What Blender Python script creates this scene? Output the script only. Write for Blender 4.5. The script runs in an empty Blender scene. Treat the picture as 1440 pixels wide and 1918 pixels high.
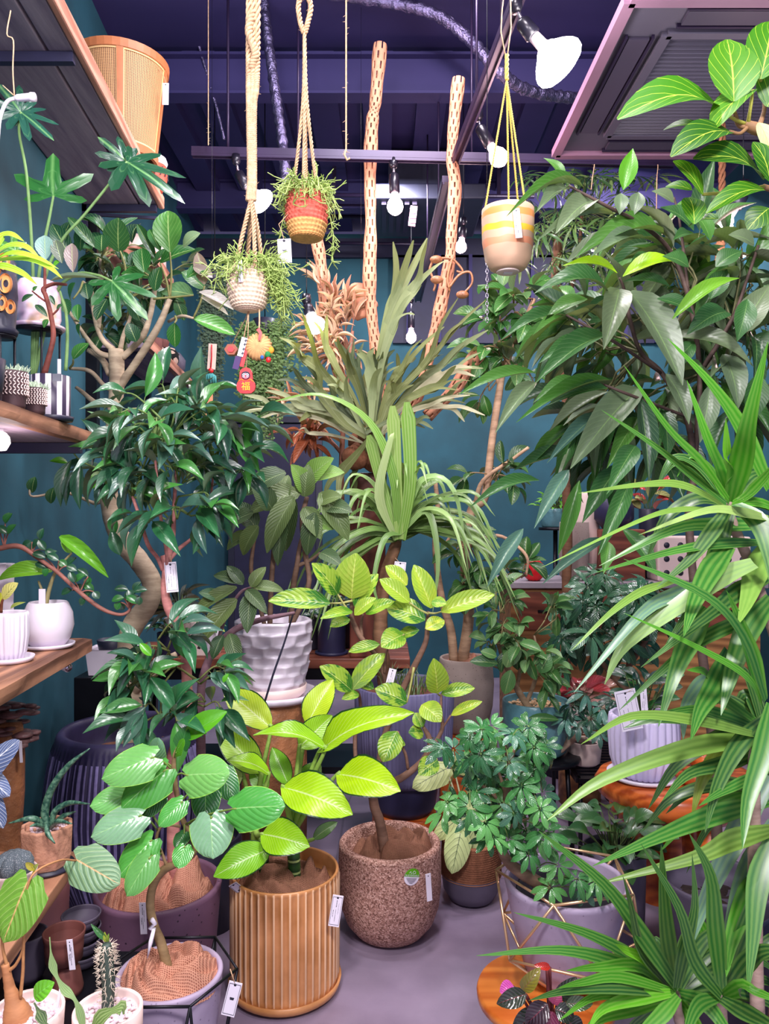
import bpy, bmesh, math, random
from mathutils import Vector, Matrix, noise
R = random.Random(7)
PI = math.pi
SC = bpy.context.scene
COL = SC.collection
# ---------------------------------------------------------------- camera
CAM_H = 1.4
FPX = 1440.0
cam = bpy.data.cameras.new('camera'); camo = bpy.data.objects.new('camera', cam); COL.objects.link(camo)
camo.location = (0, 0, CAM_H); camo.rotation_euler = (PI/2, 0, 0)
cam.sensor_fit = 'HORIZONTAL'; cam.sensor_width = 36; cam.lens = 36; cam.clip_start = .05
SC.camera = camo
# ---------------------------------------------------------------- world (daylight through the open shop front behind the camera)
w = bpy.data.worlds.new('world'); SC.world = w; w.use_nodes = True
bg = w.node_tree.nodes['Background']; bg.inputs[0].default_value = (.82, .76, 1.0, 1); bg.inputs[1].default_value = .85
SC.view_settings.view_transform = 'Standard'; SC.view_settings.look = 'None'
SC.view_settings.exposure = 0.3; SC.view_settings.gamma = 1; SC.view_settings.use_curve_mapping = False
# ---------------------------------------------------------------- lamps: bulb points, a front pair of unseen grow lamps, and added overhead fill
def area(loc, target, size, power, col):
    l = bpy.data.lights.new('overhead_area_light', 'AREA'); l.shape = 'DISK'; l.size = size; l.energy = power; l.color = col
    o = bpy.data.objects.new('overhead_area_light', l); COL.objects.link(o); o.location = loc
    o.rotation_euler = (Vector(target)-Vector(loc)).to_track_quat('-Z', 'Y').to_euler(); return o
def point(loc, power, col, r=.05):
    l = bpy.data.lights.new('bulb_light', 'POINT'); l.energy = power; l.color = col; l.shadow_soft_size = r
    o = bpy.data.objects.new('bulb_light', l); COL.objects.link(o); o.location = loc; return o
area((-.45, .1, 2.75), (-.35, 2.0, .7), .35, 46, (1, .93, .97))
area((.6, -.05, 2.7), (.5, 2.0, .7), .35, 40, (1, .95, .96))
area((.05, 1.3, 3.5), (.05, 2.5, .3), .3, 26, (1, .90, .95))
area((-.1, 2.3, 3.6), (-.6, 3.2, .8), .3, 22, (.92, .92, 1))
area((.25, 2.75, 3.6), (.8, 3.7, .8), .3, 26, (1, .86, .93))
area((0, 4.7, 3.4), (0, 5.9, 1.2), .5, 34, (.94, .94, 1))
area((1.7, 4.9, 3.5), (1.4, 6.2, 1.6), .5, 44, (1, .92, .95))  # added to brighten the back right wall; no fixture there
# ---------------------------------------------------------------- helpers
def P(u, v, d):
    "the point of the room at depth d that the photograph shows at pixel (u, v)"
    return Vector(((u-720)/FPX*d, d, CAM_H-(v-959)/FPX*d))
W = {}
def setp(o, label=None, cat=None, group=None, kind=None):
    if label: o['label'] = label
    if cat: o['category'] = cat
    if group: o['group'] = group
    if kind: o['kind'] = kind
    return o
def thing(name, label, cat, loc, group=None):
    o = bpy.data.objects.new(name, None); COL.objects.link(o); o.location = loc; W[o.name] = Vector(loc)
    o.empty_display_size = .05
    return setp(o, label, cat, group)
class MB:
    def __init__(s): s.v = []; s.f = []; s.uv = None; s.m = []
    def add(s, vs, fs, mi=0):
        n = len(s.v); s.v += [Vector(x) for x in vs]
        for f in fs: s.f.append([i+n for i in f]); s.m.append(mi)
        return s
    def box(s, c, size, rot=None, mi=0):
        c = Vector(c); hx, hy, hz = [x/2 for x in size]
        vs = [Vector((x, y, z)) for x in (-hx, hx) for y in (-hy, hy) for z in (-hz, hz)]
        if rot is not None: vs = [rot @ x for x in vs]
        return s.add([c+x for x in vs], [(0,1,3,2),(4,6,7,5),(0,4,5,1),(2,3,7,6),(0,2,6,4),(1,5,7,3)], mi)
    def quadbox(s, a, b, width, height, up=Vector((0,0,1)), mi=0):
        "a bar from a to b"
        a, b = Vector(a), Vector(b); y = (b-a); L = y.length; y.normalize()
        x = y.cross(Vector(up)); 
        if x.length < 1e-4: x = Vector((1,0,0))
        x.normalize(); z = x.cross(y)
        rot = Matrix((x, y, z)).transposed()
        return s.box((a+b)/2, (width, L, height), rot, mi)
    def tube(s, pts, rad, n=8, cap=True, mi=0, wob=0):
        pts = [Vector(p) for p in pts]; m = len(pts)
        if not hasattr(rad, '__len__'): rad = [rad]*m
        rings = []; prev = None
        for i in range(m):
            t = (pts[min(i+1, m-1)]-pts[max(i-1, 0)])
            if t.length < 1e-9: t = Vector((0,0,1))
            t.normalize()
            if prev is None:
                a = Vector((1,0,0)) if abs(t.x) < .8 else Vector((0,1,0)); x = (a-t*a.dot(t)).normalized()
            else:
                x = prev-t*prev.dot(t)
                x = x.normalized() if x.length > 1e-6 else t.orthogonal().normalized()
            prev = x; y = t.cross(x); r = rad[i]
            rings.append([pts[i]+(x*math.cos(k*2*PI/n)+y*math.sin(k*2*PI/n))*r*(1+wob*R.uniform(-1,1)) for k in range(n)])
        vs = [v for r in rings for v in r]
        fs = [(i*n+k, i*n+(k+1)%n, (i+1)*n+(k+1)%n, (i+1)*n+k) for i in range(m-1) for k in range(n)]
        if cap: fs += [tuple(range(n))[::-1], tuple((m-1)*n+k for k in range(n))]
        return s.add(vs, fs, mi)
    def lathe(s, prof, c=(0,0,0), n=40, flute=None, mi=0, cap=False):
        "prof: (radius, z); flute(theta, i) scales the radius"
        c = Vector(c); m = len(prof); vs = []
        for i, (r, z) in enumerate(prof):
            for k in range(n):
                a = k*2*PI/n; q = r*(flute(a, i) if flute else 1)
                vs.append(c+Vector((q*math.cos(a), q*math.sin(a), z)))
        fs = [(i*n+k, i*n+(k+1)%n, (i+1)*n+(k+1)%n, (i+1)*n+k) for i in range(m-1) for k in range(n)]
        if cap: fs += [tuple(range(n))[::-1], tuple((m-1)*n+k for k in range(n))]
        return s.add(vs, fs, mi)
    def ball(s, c, r, nu=14, nv=9, mi=0, sq=(1,1,1)):
        c = Vector(c); prof = [(r*math.sin(PI*i/nv)+1e-5, -r*math.cos(PI*i/nv)) for i in range(nv+1)]
        vs = [c+Vector((p*math.cos(k*2*PI/nu)*sq[0], p*math.sin(k*2*PI/nu)*sq[1], z*sq[2])) for p, z in prof for k in range(nu)]
        fs = [(i*nu+k, i*nu+(k+1)%nu, (i+1)*nu+(k+1)%nu, (i+1)*nu+k) for i in range(nv) for k in range(nu)]
        return s.add(vs, fs, mi)
    def ribbon(s, pts, wid, n, fold=0, mi=0):
        "flat strip through pts, width wid(t), face towards n"
        pts = [Vector(p) for p in pts]; m = len(pts); vs = []
        for i in range(m):
            t = (pts[min(i+1, m-1)]-pts[max(i-1, 0)]).normalized(); x = t.cross(n)
            x = x.normalized() if x.length > 1e-5 else Vector((1,0,0)); nn = x.cross(t)
            h = wid(i/(m-1))/2
            vs += [pts[i]-x*h+nn*fold*h, pts[i], pts[i]+x*h+nn*fold*h]
        fs = []
        for i in range(m-1):
            a = i*3; fs += [(a, a+1, a+4, a+3), (a+1, a+2, a+5, a+4)]
        n0 = len(s.f); s.add(vs, fs, mi)
        if s.uv is None: s.uv = {}
        for i in range(m):
            for k in range(3): s.uv[len(s.v)-len(vs)+i*3+k] = (k/2, i/(m-1))
        return s
    def mesh(s, name, off=Vector((0,0,0)), smooth=True):
        me = bpy.data.meshes.new(name); me.from_pydata([tuple(v-off) for v in s.v], [], s.f); 
        me.polygons.foreach_set('use_smooth', [smooth]*len(me.polygons))
        if any(s.m): me.polygons.foreach_set('material_index', s.m)
        if s.uv is not None:
            ul = me.uv_layers.new(name='UVMap'); idx = [0]*len(me.loops); me.loops.foreach_get('vertex_index', idx)
            flat = []
            for i in idx: flat += s.uv.get(i, (.5, .5))
            ul.data.foreach_set('uv', flat)
        me.update(); return me
    def build(s, name, mat, parent=None, smooth=True, label=None, cat=None, group=None, kind=None, at=None, bevel=0, color=None):
        off = W[parent.name] if parent else Vector(at) if at is not None else Vector((0,0,0))
        me = s.mesh(name, off, smooth)
        for m in (mat if isinstance(mat, (list, tuple)) else [mat]): me.materials.append(m)
        o = bpy.data.objects.new(name, me); COL.objects.link(o)
        if parent: o.parent = parent
        else: o.location = off
        W[o.name] = off
        if color: o.color = (*color, 1)
        if bevel:
            b = o.modifiers.new('b', 'BEVEL'); b.width = bevel; b.segments = 2; b.limit_method = 'ANGLE'; b.angle_limit = .7
        return setp(o, label, cat, group, kind)
def fixn(me):
    bm = bmesh.new(); bm.from_mesh(me); bmesh.ops.recalc_face_normals(bm, faces=bm.faces); bm.to_mesh(me); bm.free()
def spline(pts, k=6):
    "Catmull-Rom through pts (Vectors)"
    pts = [Vector(p) for p in pts]; out = []
    q = [pts[0]*2-pts[1]]+pts+[pts[-1]*2-pts[-2]]
    for i in range(1, len(q)-2):
        a, b, c, d = q[i-1:i+3]
        for j in range(k):
            t = j/k
            out.append(.5*((2*b)+(c-a)*t+(2*a-5*b+4*c-d)*t*t+(3*b-a-3*c+d)*t**3))
    out.append(pts[-1]); return out
def lerps(xs, n):
    out = []
    for i in range(n):
        t = i/(n-1)*(len(xs)-1); k = min(int(t), len(xs)-2); out.append(xs[k]+(xs[k+1]-xs[k])*(t-k))
    return out
# ---------------------------------------------------------------- materials
def hexc(r, g, b):
    f = lambda c: (c/255/12.92) if c/255 <= .04045 else ((c/255+.055)/1.055)**2.4
    return (f(r), f(g), f(b))
class NT:
    def __init__(s, name):
        s.m = bpy.data.materials.new(name); s.m.use_nodes = True; s.t = s.m.node_tree
        s.p = s.t.nodes['Principled BSDF']; s.out = s.t.nodes['Material Output']
    def n(s, t, **k):
        x = s.t.nodes.new(t)
        for a, b in k.items():
            if a.startswith('i_'): x.inputs[int(a[2:]) if a[2:].isdigit() else a[2:].replace('_', ' ')].default_value = b
            else: setattr(x, a, b)
        return x
    def l(s, a, b): s.t.links.new(a, b)
    def math(s, op, a, b=None, c=None):
        x = s.n('ShaderNodeMath', operation=op)
        for i, q in enumerate((a, b, c)):
            if q is None: continue
            if isinstance(q, (int, float)): x.inputs[i].default_value = q
            else: s.l(q, x.inputs[i])
        return x.outputs[0]
    def mix(s, f, a, b, mode='MIX'):
        x = s.n('ShaderNodeMix', data_type='RGBA', blend_type=mode)
        for i, q in ((0, f), (6, a), (7, b)):
            if isinstance(q, (int, float)): x.inputs[i].default_value = q
            elif isinstance(q, tuple): x.inputs[i].default_value = (*q[:3], 1)
            else: s.l(q, x.inputs[i])
        return x.outputs[2]
    def ramp(s, f, stops):
        x = s.n('ShaderNodeValToRGB'); e = x.color_ramp.elements
        while len(e) < len(stops): e.new(.5)
        for i, (p, c) in enumerate(stops): e[i].position = p; e[i].color = (*c, 1)
        s.l(f, x.inputs[0]); return x.outputs[0]
    def coord(s, kind='Object', scale=None):
        t = s.n('ShaderNodeTexCoord').outputs[kind]
        if scale is None: return t
        m = s.n('ShaderNodeMapping'); m.inputs['Scale'].default_value = scale; s.l(t, m.inputs[0]); return m.outputs[0]
    def noise(s, vec, scale, detail=4, rough=.55, out=0):
        x = s.n('ShaderNodeTexNoise'); x.inputs['Scale'].default_value = scale; x.inputs['Detail'].default_value = detail
        x.inputs['Roughness'].default_value = rough; s.l(vec, x.inputs['Vector']); return x.outputs[out]
    def bump(s, h, strength=.3, dist=.005):
        b = s.n('ShaderNodeBump'); b.inputs['Strength'].default_value = strength; b.inputs['Distance'].default_value = dist
        s.l(h, b.inputs['Height']); s.l(b.outputs[0], s.p.inputs['Normal']); return b
    def fin(s, col=None, rough=.5, metal=0, spec=.5):
        if col is not None:
            if isinstance(col, tuple): s.p.inputs['Base Color'].default_value = (*col, 1)
            else: s.l(col, s.p.inputs['Base Color'])
        s.p.inputs['Roughness'].default_value = rough; s.p.inputs['Metallic'].default_value = metal
        s.p.inputs['Specular IOR Level'].default_value = spec
        return s.m
def mat(name, c, rough=.5, metal=0, var=.15, scale=12, bump=0, bscale=60, c2=None, spec=.5, dist=.004):
    t = NT(name); co = t.coord(); f = t.noise(co, scale)
    a = tuple(x*(1-var) for x in c); b = c2 or tuple(min(1, x*(1+var)) for x in c)
    col = t.ramp(f, [(.3, a), (.7, b)])
    if bump: t.bump(t.noise(co, bscale, 6), bump, dist)
    return t.fin(col, rough, metal, spec)
def emit(name, c, strength):
    t = NT(name); t.p.inputs['Emission Color'].default_value = (*c, 1); t.p.inputs['Emission Strength'].default_value = strength
    return t.fin(c, .4)
def wood(name, a, b, axis=1, scale=1.0, rough=.6, bump=.25, rings=7, wvs=.35):
    t = NT(name); sc = [14*scale]*3; sc[axis] = 1.2*scale; co = t.coord('Object', tuple(sc))
    n1 = t.noise(co, 1.6, 6, .65)
    wv = t.n('ShaderNodeTexWave', wave_type='BANDS', bands_direction='DIAGONAL'); wv.inputs['Scale'].default_value = rings*.1; wv.inputs['Distortion'].default_value = 9; wv.inputs['Detail'].default_value = 3
    t.l(co, wv.inputs[0])
    f = t.math('ADD', t.math('MULTIPLY', n1, 1-wvs), t.math('MULTIPLY', wv.outputs['Fac'], wvs))
    col = t.ramp(f, [(.25, a), (.75, b)]); t.bump(f, bump, .004)
    return t.fin(col, rough)
def leafmat(name, vein=(.55,.75,.25), vs=.5, nv=9, k=.35, vw=.10, mid=.05, midc=None, edge=None, ew=.08, rough=.33, var=None, under=.55, spec=.5, center=None, trans=.18, emboss=.6, stripe=None):
    "leaf surface: the object's own colour, veins drawn along the UV grid (x across, y from stalk to tip)"
    t = NT(name); uv = t.n('ShaderNodeSeparateXYZ'); t.l(t.coord('UV'), uv.inputs[0])
    u, v = uv.outputs[0], uv.outputs[1]
    s = t.math('MULTIPLY', t.math('ABSOLUTE', t.math('SUBTRACT', u, .5)), 2)
    oi = t.n('ShaderNodeObjectInfo'); base = oi.outputs['Color']
    nz = t.noise(t.coord('UV', (2, 5, 1)), 2.2, 3)
    col = t.mix(t.math('MULTIPLY', nz, .45), base, t.mix(1.0, base, (.45, .6, .45), 'MULTIPLY'))
    if var:
        n2 = t.noise(t.coord('Object', (1.3, 1, 1)), var[1], 3, .6)
        col = t.mix(t.ramp(n2, [(.48, (0,0,0)), (.54, (1,1,1))]), col, var[0])
    if center: 
        f = t.ramp(t.math('ADD', s, t.math('MULTIPLY', nz, .3)), [(center[1], (1,1,1)), (center[1]+.25, (0,0,0))]); col = t.mix(f, col, center[0])
    if stripe:
        st = t.math('SINE', t.math('MULTIPLY', u, stripe[1])); col = t.mix(t.math('MULTIPLY', t.math('MULTIPLY', t.math('ADD', st, 1), .5), .3), col, stripe[0])
    fr = t.math('FRACT', t.math('MULTIPLY', t.math('SUBTRACT', v, t.math('MULTIPLY', s, k)), nv))
    dv = t.math('ABSOLUTE', t.math('SUBTRACT', fr, .5))
    vf = t.math('SUBTRACT', 1, t.math('MINIMUM', t.math('DIVIDE', dv, vw), 1))
    mf = t.math('SUBTRACT', 1, t.math('MINIMUM', t.math('DIVIDE', s, mid), 1))
    if vs > 0: col = t.mix(t.math('MULTIPLY', vf, vs), col, vein)
    col = t.mix(t.math('MULTIPLY', mf, min(1, vs+.3)), col, midc or vein)
    if edge: col = t.mix(t.math('GREATER_THAN', s, 1-ew), col, edge)
    geo = t.n('ShaderNodeNewGeometry')
    col = t.mix(t.math('MULTIPLY', geo.outputs['Backfacing'], under), col, t.mix(.5, col, (.42, .42, .32)))
    pil = t.math('ABSOLUTE', t.math('SINE', t.math('MULTIPLY', t.math('SUBTRACT', v, t.math('MULTIPLY', s, k)), nv*PI)))
    t.bump(t.math('ADD', pil, t.math('MULTIPLY', nz, .4)), emboss*.5, .003)
    m = t.fin(col, rough, 0, spec)
    tr = t.n('ShaderNodeBsdfTranslucent'); t.l(t.mix(1.0, col, (1.0, 1.0, .35), 'MULTIPLY'), tr.inputs[0])
    mx = t.n('ShaderNodeMixShader'); mx.inputs[0].default_value = trans; t.l(t.p.outputs[0], mx.inputs[1]); t.l(tr.outputs[0], mx.inputs[2]); t.l(mx.outputs[0], t.out.inputs[0])
    return m
def stemmat(name): 
    t = NT(name); oi = t.n('ShaderNodeObjectInfo'); co = t.coord('Object')
    n1 = t.noise(co, 30, 5); c = t.mix(t.math('MULTIPLY', n1, .8), oi.outputs['Color'], t.mix(1.0, oi.outputs['Color'], (.4,.38,.36), 'MULTIPLY'))
    t.bump(t.noise(co, 90, 4), .5, .003); return t.fin(c, .65)
def barkmat(name):
    "ringed fig bark"
    t = NT(name); oi = t.n('ShaderNodeObjectInfo'); co = t.coord('Object', (1, 1, 4))
    n1 = t.noise(co, 9, 6, .65); n2 = t.noise(t.coord('Object'), 5, 3)
    c = t.mix(t.ramp(n1, [(.35, (0,0,0)), (.7, (1,1,1))]), t.mix(1.0, oi.outputs['Color'], (.5,.46,.45), 'MULTIPLY'), oi.outputs['Color'])
    c = t.mix(t.math('MULTIPLY', n2, .5), c, t.mix(1.0, c, (.75,.85,.6), 'MULTIPLY'))
    t.bump(n1, .3, .004); return t.fin(c, .7)
M = {}
M['stem'] = stemmat('stem'); M['bark'] = barkmat('bark')
M['teal'] = mat('teal_wall', hexc(34, 84, 100), .75, var=.3, scale=2.2, bump=.15, bscale=18)
M['navy'] = mat('navy_paint', hexc(36, 35, 66), .6, var=.15)
M['ceil'] = mat('ceiling_paint', hexc(50, 44, 98), .7, var=.15, scale=1)
M['black'] = mat('black_metal', (.012, .012, .018), .4, .6, var=.2)
M['dark'] = mat('dark_glaze', hexc(38, 38, 58), .45)
M['grey_ac'] = mat('ac_panel', hexc(84, 78, 96), .5, var=.04)
M['white'] = mat('white_glaze', hexc(232, 222, 236), .28, var=.04)
M['cream'] = mat('cream_glaze', hexc(236, 212, 205), .4, var=.06)
M['paper'] = mat('paper', hexc(240, 232, 246), .7, var=.03)
M['ink'] = mat('ink', (.03, .03, .05), .6)
M['burlap'] = None
# ---------------------------------------------------------------- more materials
M['plank'] = wood('charred_plank', hexc(98, 82, 108), hexc(168, 152, 164), 1, 1.0, .75, .15, 7, .1)
M['edge'] = wood('sawn_edge', hexc(150, 88, 66), hexc(222, 160, 136), 1, 1.2, .6, .3)
M['shelfwood'] = wood('rough_sawn_wood', hexc(94, 58, 42), hexc(192, 138, 106), 1, .9, .65, .4)
M['bench'] = wood('bench_wood', hexc(96, 44, 30), hexc(150, 82, 60), 0, .9, .5, .3)
M['teak'] = wood('orange_teak', hexc(150, 58, 18), hexc(214, 110, 48), 0, .8, .3, .15, 12)
M['pillar'] = wood('pillar_wood', hexc(84, 34, 24), hexc(122, 58, 40), 2, .8, .45, .15)
M['oldwood'] = wood('old_wood', hexc(120, 76, 40), hexc(196, 140, 84), 0, 1, .6, .3)
M['floor'] = None
def _floor():
    t = NT('concrete_floor'); co = t.coord('Object'); n1 = t.noise(co, 1.6, 6, .6); n2 = t.noise(co, 14, 5)
    c = t.ramp(n1, [(.3, hexc(112, 98, 122)), (.7, hexc(160, 144, 166))])
    c = t.mix(t.math('MULTIPLY', n2, .25), c, (.12, .10, .13))
    v = t.n('ShaderNodeTexVoronoi', feature='DISTANCE_TO_EDGE'); v.inputs['Scale'].default_value = .7
    t.l(t.mix(.18, co, t.n('ShaderNodeTexNoise').outputs['Color']), v.inputs[0])
    c = t.mix(t.math('MULTIPLY', t.math('LESS_THAN', v.outputs[0], .0022), .4), c, (.05, .045, .06))
    t.bump(n2, .12, .003); return t.fin(c, .42)
M['floor'] = _floor()
def _burlap(name, a, b):
    t = NT(name); co = t.coord('UV')
    def band(ax):
        w = t.n('ShaderNodeTexWave', wave_type='BANDS', bands_direction=ax); w.inputs['Scale'].default_value = 6.5; w.inputs['Distortion'].default_value = 1.0; w.inputs['Detail'].default_value = 1; w.inputs['Detail Scale'].default_value = 3
        t.l(co, w.inputs[0]); return w.outputs['Fac']
    h = t.math('MAXIMUM', band('X'), band('Y')); n = t.noise(co, 4, 4)
    c = t.ramp(t.math('ADD', t.math('MULTIPLY', h, .6), t.math('MULTIPLY', n, .4)), [(.2, a), (.95, b)])
    t.bump(h, .5, .003); return t.fin(c, .9, 0, .2)
M['burlap'] = _burlap('burlap', hexc(84, 50, 38), hexc(158, 112, 90)); M['burlap_pink'] = _burlap('burlap_pink', hexc(132, 72, 58), hexc(228, 168, 140))
def _cork():
    t = NT('cork_granules'); co = t.coord('Object'); v = t.n('ShaderNodeTexVoronoi'); v.inputs['Scale'].default_value = 230; t.l(co, v.inputs[0])
    s = t.n('ShaderNodeSeparateColor'); t.l(v.outputs['Color'], s.inputs[0])
    c = t.ramp(s.outputs[0], [(0, hexc(112, 74, 64)), (.3, hexc(158, 116, 102)), (.75, hexc(194, 150, 136)), (1, hexc(218, 178, 164))])
    t.bump(v.outputs['Distance'], .5, .003); return t.fin(c, .8, 0, .3)
M['cork'] = _cork()
def _spk(name, c, dark, thr, rough=.6, scale=140, bump=.2):
    t = NT(name); co = t.coord('Object'); n = t.noise(co, 7, 4); v = t.n('ShaderNodeTexVoronoi'); v.inputs['Scale'].default_value = scale; t.l(co, v.inputs[0])
    col = t.ramp(n, [(.3, tuple(x*.85 for x in c)), (.7, tuple(min(1, x*1.12) for x in c))])
    col = t.mix(t.math('LESS_THAN', v.outputs['Distance'], thr), col, dark); t.bump(t.noise(co, 60, 4), bump, .003); return t.fin(col, rough)
M['purple_concrete'] = _spk('purple_concrete', hexc(122, 88, 112), hexc(56, 38, 54), .13, .5, 45)
M['concrete'] = _spk('grey_concrete', hexc(176, 160, 186), hexc(140, 126, 150), .12, .65, 60)
M['stone_pot'] = _spk('stone_pot', hexc(168, 150, 142), hexc(120, 104, 100), .14, .8, 70)
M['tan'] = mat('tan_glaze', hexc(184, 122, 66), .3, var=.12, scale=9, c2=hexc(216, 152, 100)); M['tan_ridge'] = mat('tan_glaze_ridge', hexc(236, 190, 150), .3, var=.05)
M['rib_highlight'] = mat('ribbed_highlight', hexc(128, 118, 168), .6, var=.25, scale=40); M['rib_dark'] = mat('ribbed_dark', hexc(48, 42, 76), .5, var=.2, scale=30)  # paler ridge colour paints in the highlights along the rib edges
M['rib_grey'] = mat('ribbed_grey_blue', hexc(104, 100, 138), .6, var=.12)
M['navypot'] = mat('navy_pot', hexc(44, 42, 76), .5, var=.12)
M['tealpot'] = mat('teal_glaze', hexc(92, 140, 150), .3, var=.2, scale=20, bump=.4, bscale=60)
M['peach'] = None
M['jute'] = mat('jute', hexc(204, 168, 134), .9, var=.25, scale=60, bump=.5, bscale=200, spec=.2)
M['jute_brown'] = mat('jute_brown', hexc(140, 92, 68), .9, var=.25, scale=60, bump=.4, bscale=200, spec=.2)
M['yellow_cord'] = mat('yellow_cord', hexc(226, 196, 96), .7, var=.15, scale=90)
M['rattan'] = mat('rattan_wood', hexc(176, 104, 62), .5, var=.15, scale=20)
M['caneframe'] = mat('cane_frame', hexc(232, 190, 132), .5, var=.08)
M['red'] = mat('red_lacquer', hexc(214, 26, 34), .4, var=.06)
M['gold'] = mat('gold_wire', hexc(226, 186, 142), .3, .7, var=.05)
M['goldpaint'] = mat('gold_paint', hexc(250, 190, 30), .4, var=.05)
M['terracotta'] = mat('dark_terracotta', hexc(112, 62, 56), .7, var=.15)
M['mauve'] = mat('mauve_glaze', hexc(190, 130, 134), .5, var=.06)
M['greyclay'] = mat('grey_clay', hexc(88, 80, 98), .6, var=.15)
M['foil'] = mat('foil_duct', hexc(120, 112, 150), .28, .85, var=.3, scale=18, bump=1.0, bscale=28, dist=.02)
M['pebble'] = mat('pebble', hexc(214, 192, 200), .7, var=.2, scale=60)
M['soil'] = mat('soil', hexc(48, 34, 32), .95, var=.35, scale=60, bump=.8, bscale=90)
M['mauvesoil'] = mat('bark_chips', hexc(120, 76, 62), .95, var=.35, scale=60, bump=.8, bscale=90)
M['cactusskin'] = mat('cactus_skin', hexc(58, 74, 66), .55, var=.2, scale=20)
M['spine'] = mat('cactus_spine', hexc(232, 216, 196), .5, var=.05)
M['cholla'] = mat('cholla_wood', hexc(196, 134, 104), .75, var=.2, scale=16, bump=.5, bscale=40)
M['clay_brown'] = mat('brown_bark_column', hexc(160, 106, 70), .4, var=.4, scale=14, bump=.9, bscale=30, dist=.01)
M['bulb_white'] = emit('bulb_glass_white', (1, .95, .92), 22); M['bulb_pink'] = emit('bulb_glass_pink', (1, .62, .66), 20)
M['bulb_neck'] = mat('bulb_neck', hexc(236, 214, 226), .4, var=.02)
M['socket'] = mat('lamp_socket', hexc(24, 22, 34), .3, .2, var=.1)
M['rail'] = mat('rail_metal', hexc(46, 34, 62), .4, .3, var=.1)
M['chrome'] = mat('chrome', hexc(190, 180, 200), .2, .9, var=.05)
# ---------------------------------------------------------------- the room
XW = lambda d: -1.33+.08*(3.42-d)
XF = lambda d: -.98+.08*(3.42-d)
def slab(mb, d0, d1, o0, o1, z0, z1, mi=0):
    "a board along the left wall: o0..o1 metres out from it"
    vs = [(XW(d)+o, d, z) for d in (d0, d1) for o in (o0, o1) for z in (z0, z1)]
    return mb.add(vs, [(0,1,3,2),(4,6,7,5),(0,4,5,1),(2,3,7,6),(0,2,6,4),(1,5,7,3)], mi)
ZC, DB = 3.75, 6.5
MB().box((0, 3.2, -.05), (5.6, 7.4, .1)).build('floor', M['floor'], smooth=False, kind='structure')
MB().box((0, 3.2, ZC+.1), (5.6, 7.4, .1)).build('ceiling', M['ceil'], smooth=False, kind='structure')
slab(MB(), -.2, 3.42, -.1, 0, 0, ZC).build('wall_left', M['teal'], smooth=False, kind='structure')
slab(MB(), 3.42, DB, -.1, -.004, 0, ZC).build('wall_left', M['teal'], smooth=False, kind='structure')
MB().box((.3, DB+.05, ZC/2), (4.6, .1, ZC)).build('wall_back', M['teal'], smooth=False, kind='structure')
MB().box((2.45, 3.2, ZC/2), (.1, 7.2, ZC)).build('wall_right', M['teal'], smooth=False, kind='structure')
MB().box((.3, DB-.02, 3.62), (4.3, .04, .16)).build('trim_1', M['navy'], smooth=False, kind='structure')
slab(MB(), 3.42, 3.47, 0, .05, 1.7, 2.9).build('trim_2', M['black'], smooth=False, kind='structure')
ds = setp(bpy.data.objects.new('door_1', None), kind='structure'); COL.objects.link(ds); W[ds.name] = Vector((0,0,0))
x0, x1 = P(430, 0, DB).x, P(604, 0, DB).x
mb = MB()
for a, b, c, d in ((x0, x0+.05, 0, 2.2), (x1-.05, x1, 0, 2.2), (x0, x1, 2.15, 2.2)): mb.box(((a+b)/2, DB-.03, (c+d)/2), (b-a, .06, d-c))
mb.build('door_frame', M['dark'], ds, False)
MB().box(((x0+x1)/2, DB-.02, 1.07), (x1-x0-.1, .04, 2.14)).build('door_panel', M['navy'], ds, False)
MB().tube([(x1-.13, DB-.07, .95), (x1-.13, DB-.07, 1.15)], .012).build('door_handle', M['chrome'], ds)
MB().box((1.23, DB-.02, 3.19), (2.32, .04, .74)).build('trim_40', M['navy'], smooth=False, kind='structure')  # dark sheet standing in for the unlit opening into a further room
for i in range(9): MB().box((.2+i*.26, DB-.05, 3.19), (.03, .03, .74)).build('trim_%d' % (41+i), M['ceil'], smooth=False, kind='structure')
# beams and decking
for i in range(13):
    MB().box((-1.9+i*.31, 5.2, ZC+.02), (.17, 2.4, .07)).build('trim_%d' % (i+3), M['ceil'], smooth=False, kind='structure')
for i, (d, z) in enumerate(((4.0, 3.56), (5.6, 3.6))):
    mb = MB(); mb.box((.3, d, z+.1), (4.4, .015, .2)); mb.box((.3, d, z), (4.4, .1, .014)); mb.box((.3, d, z+.2), (4.4, .1, .014))
    mb.build('trim_%d' % (i+20), M['ceil'], smooth=False, kind='structure')
def pipe(name, label, pts, r, m, k=8, cat='pipe', group=None):
    pts = spline([P(*p) if len(p) == 3 else Vector(p[:3]) for p in pts], k)
    return MB().tube(pts, r, 10).build(name, m, None, at=pts[0], label=label, cat=cat, group=group)
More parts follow.
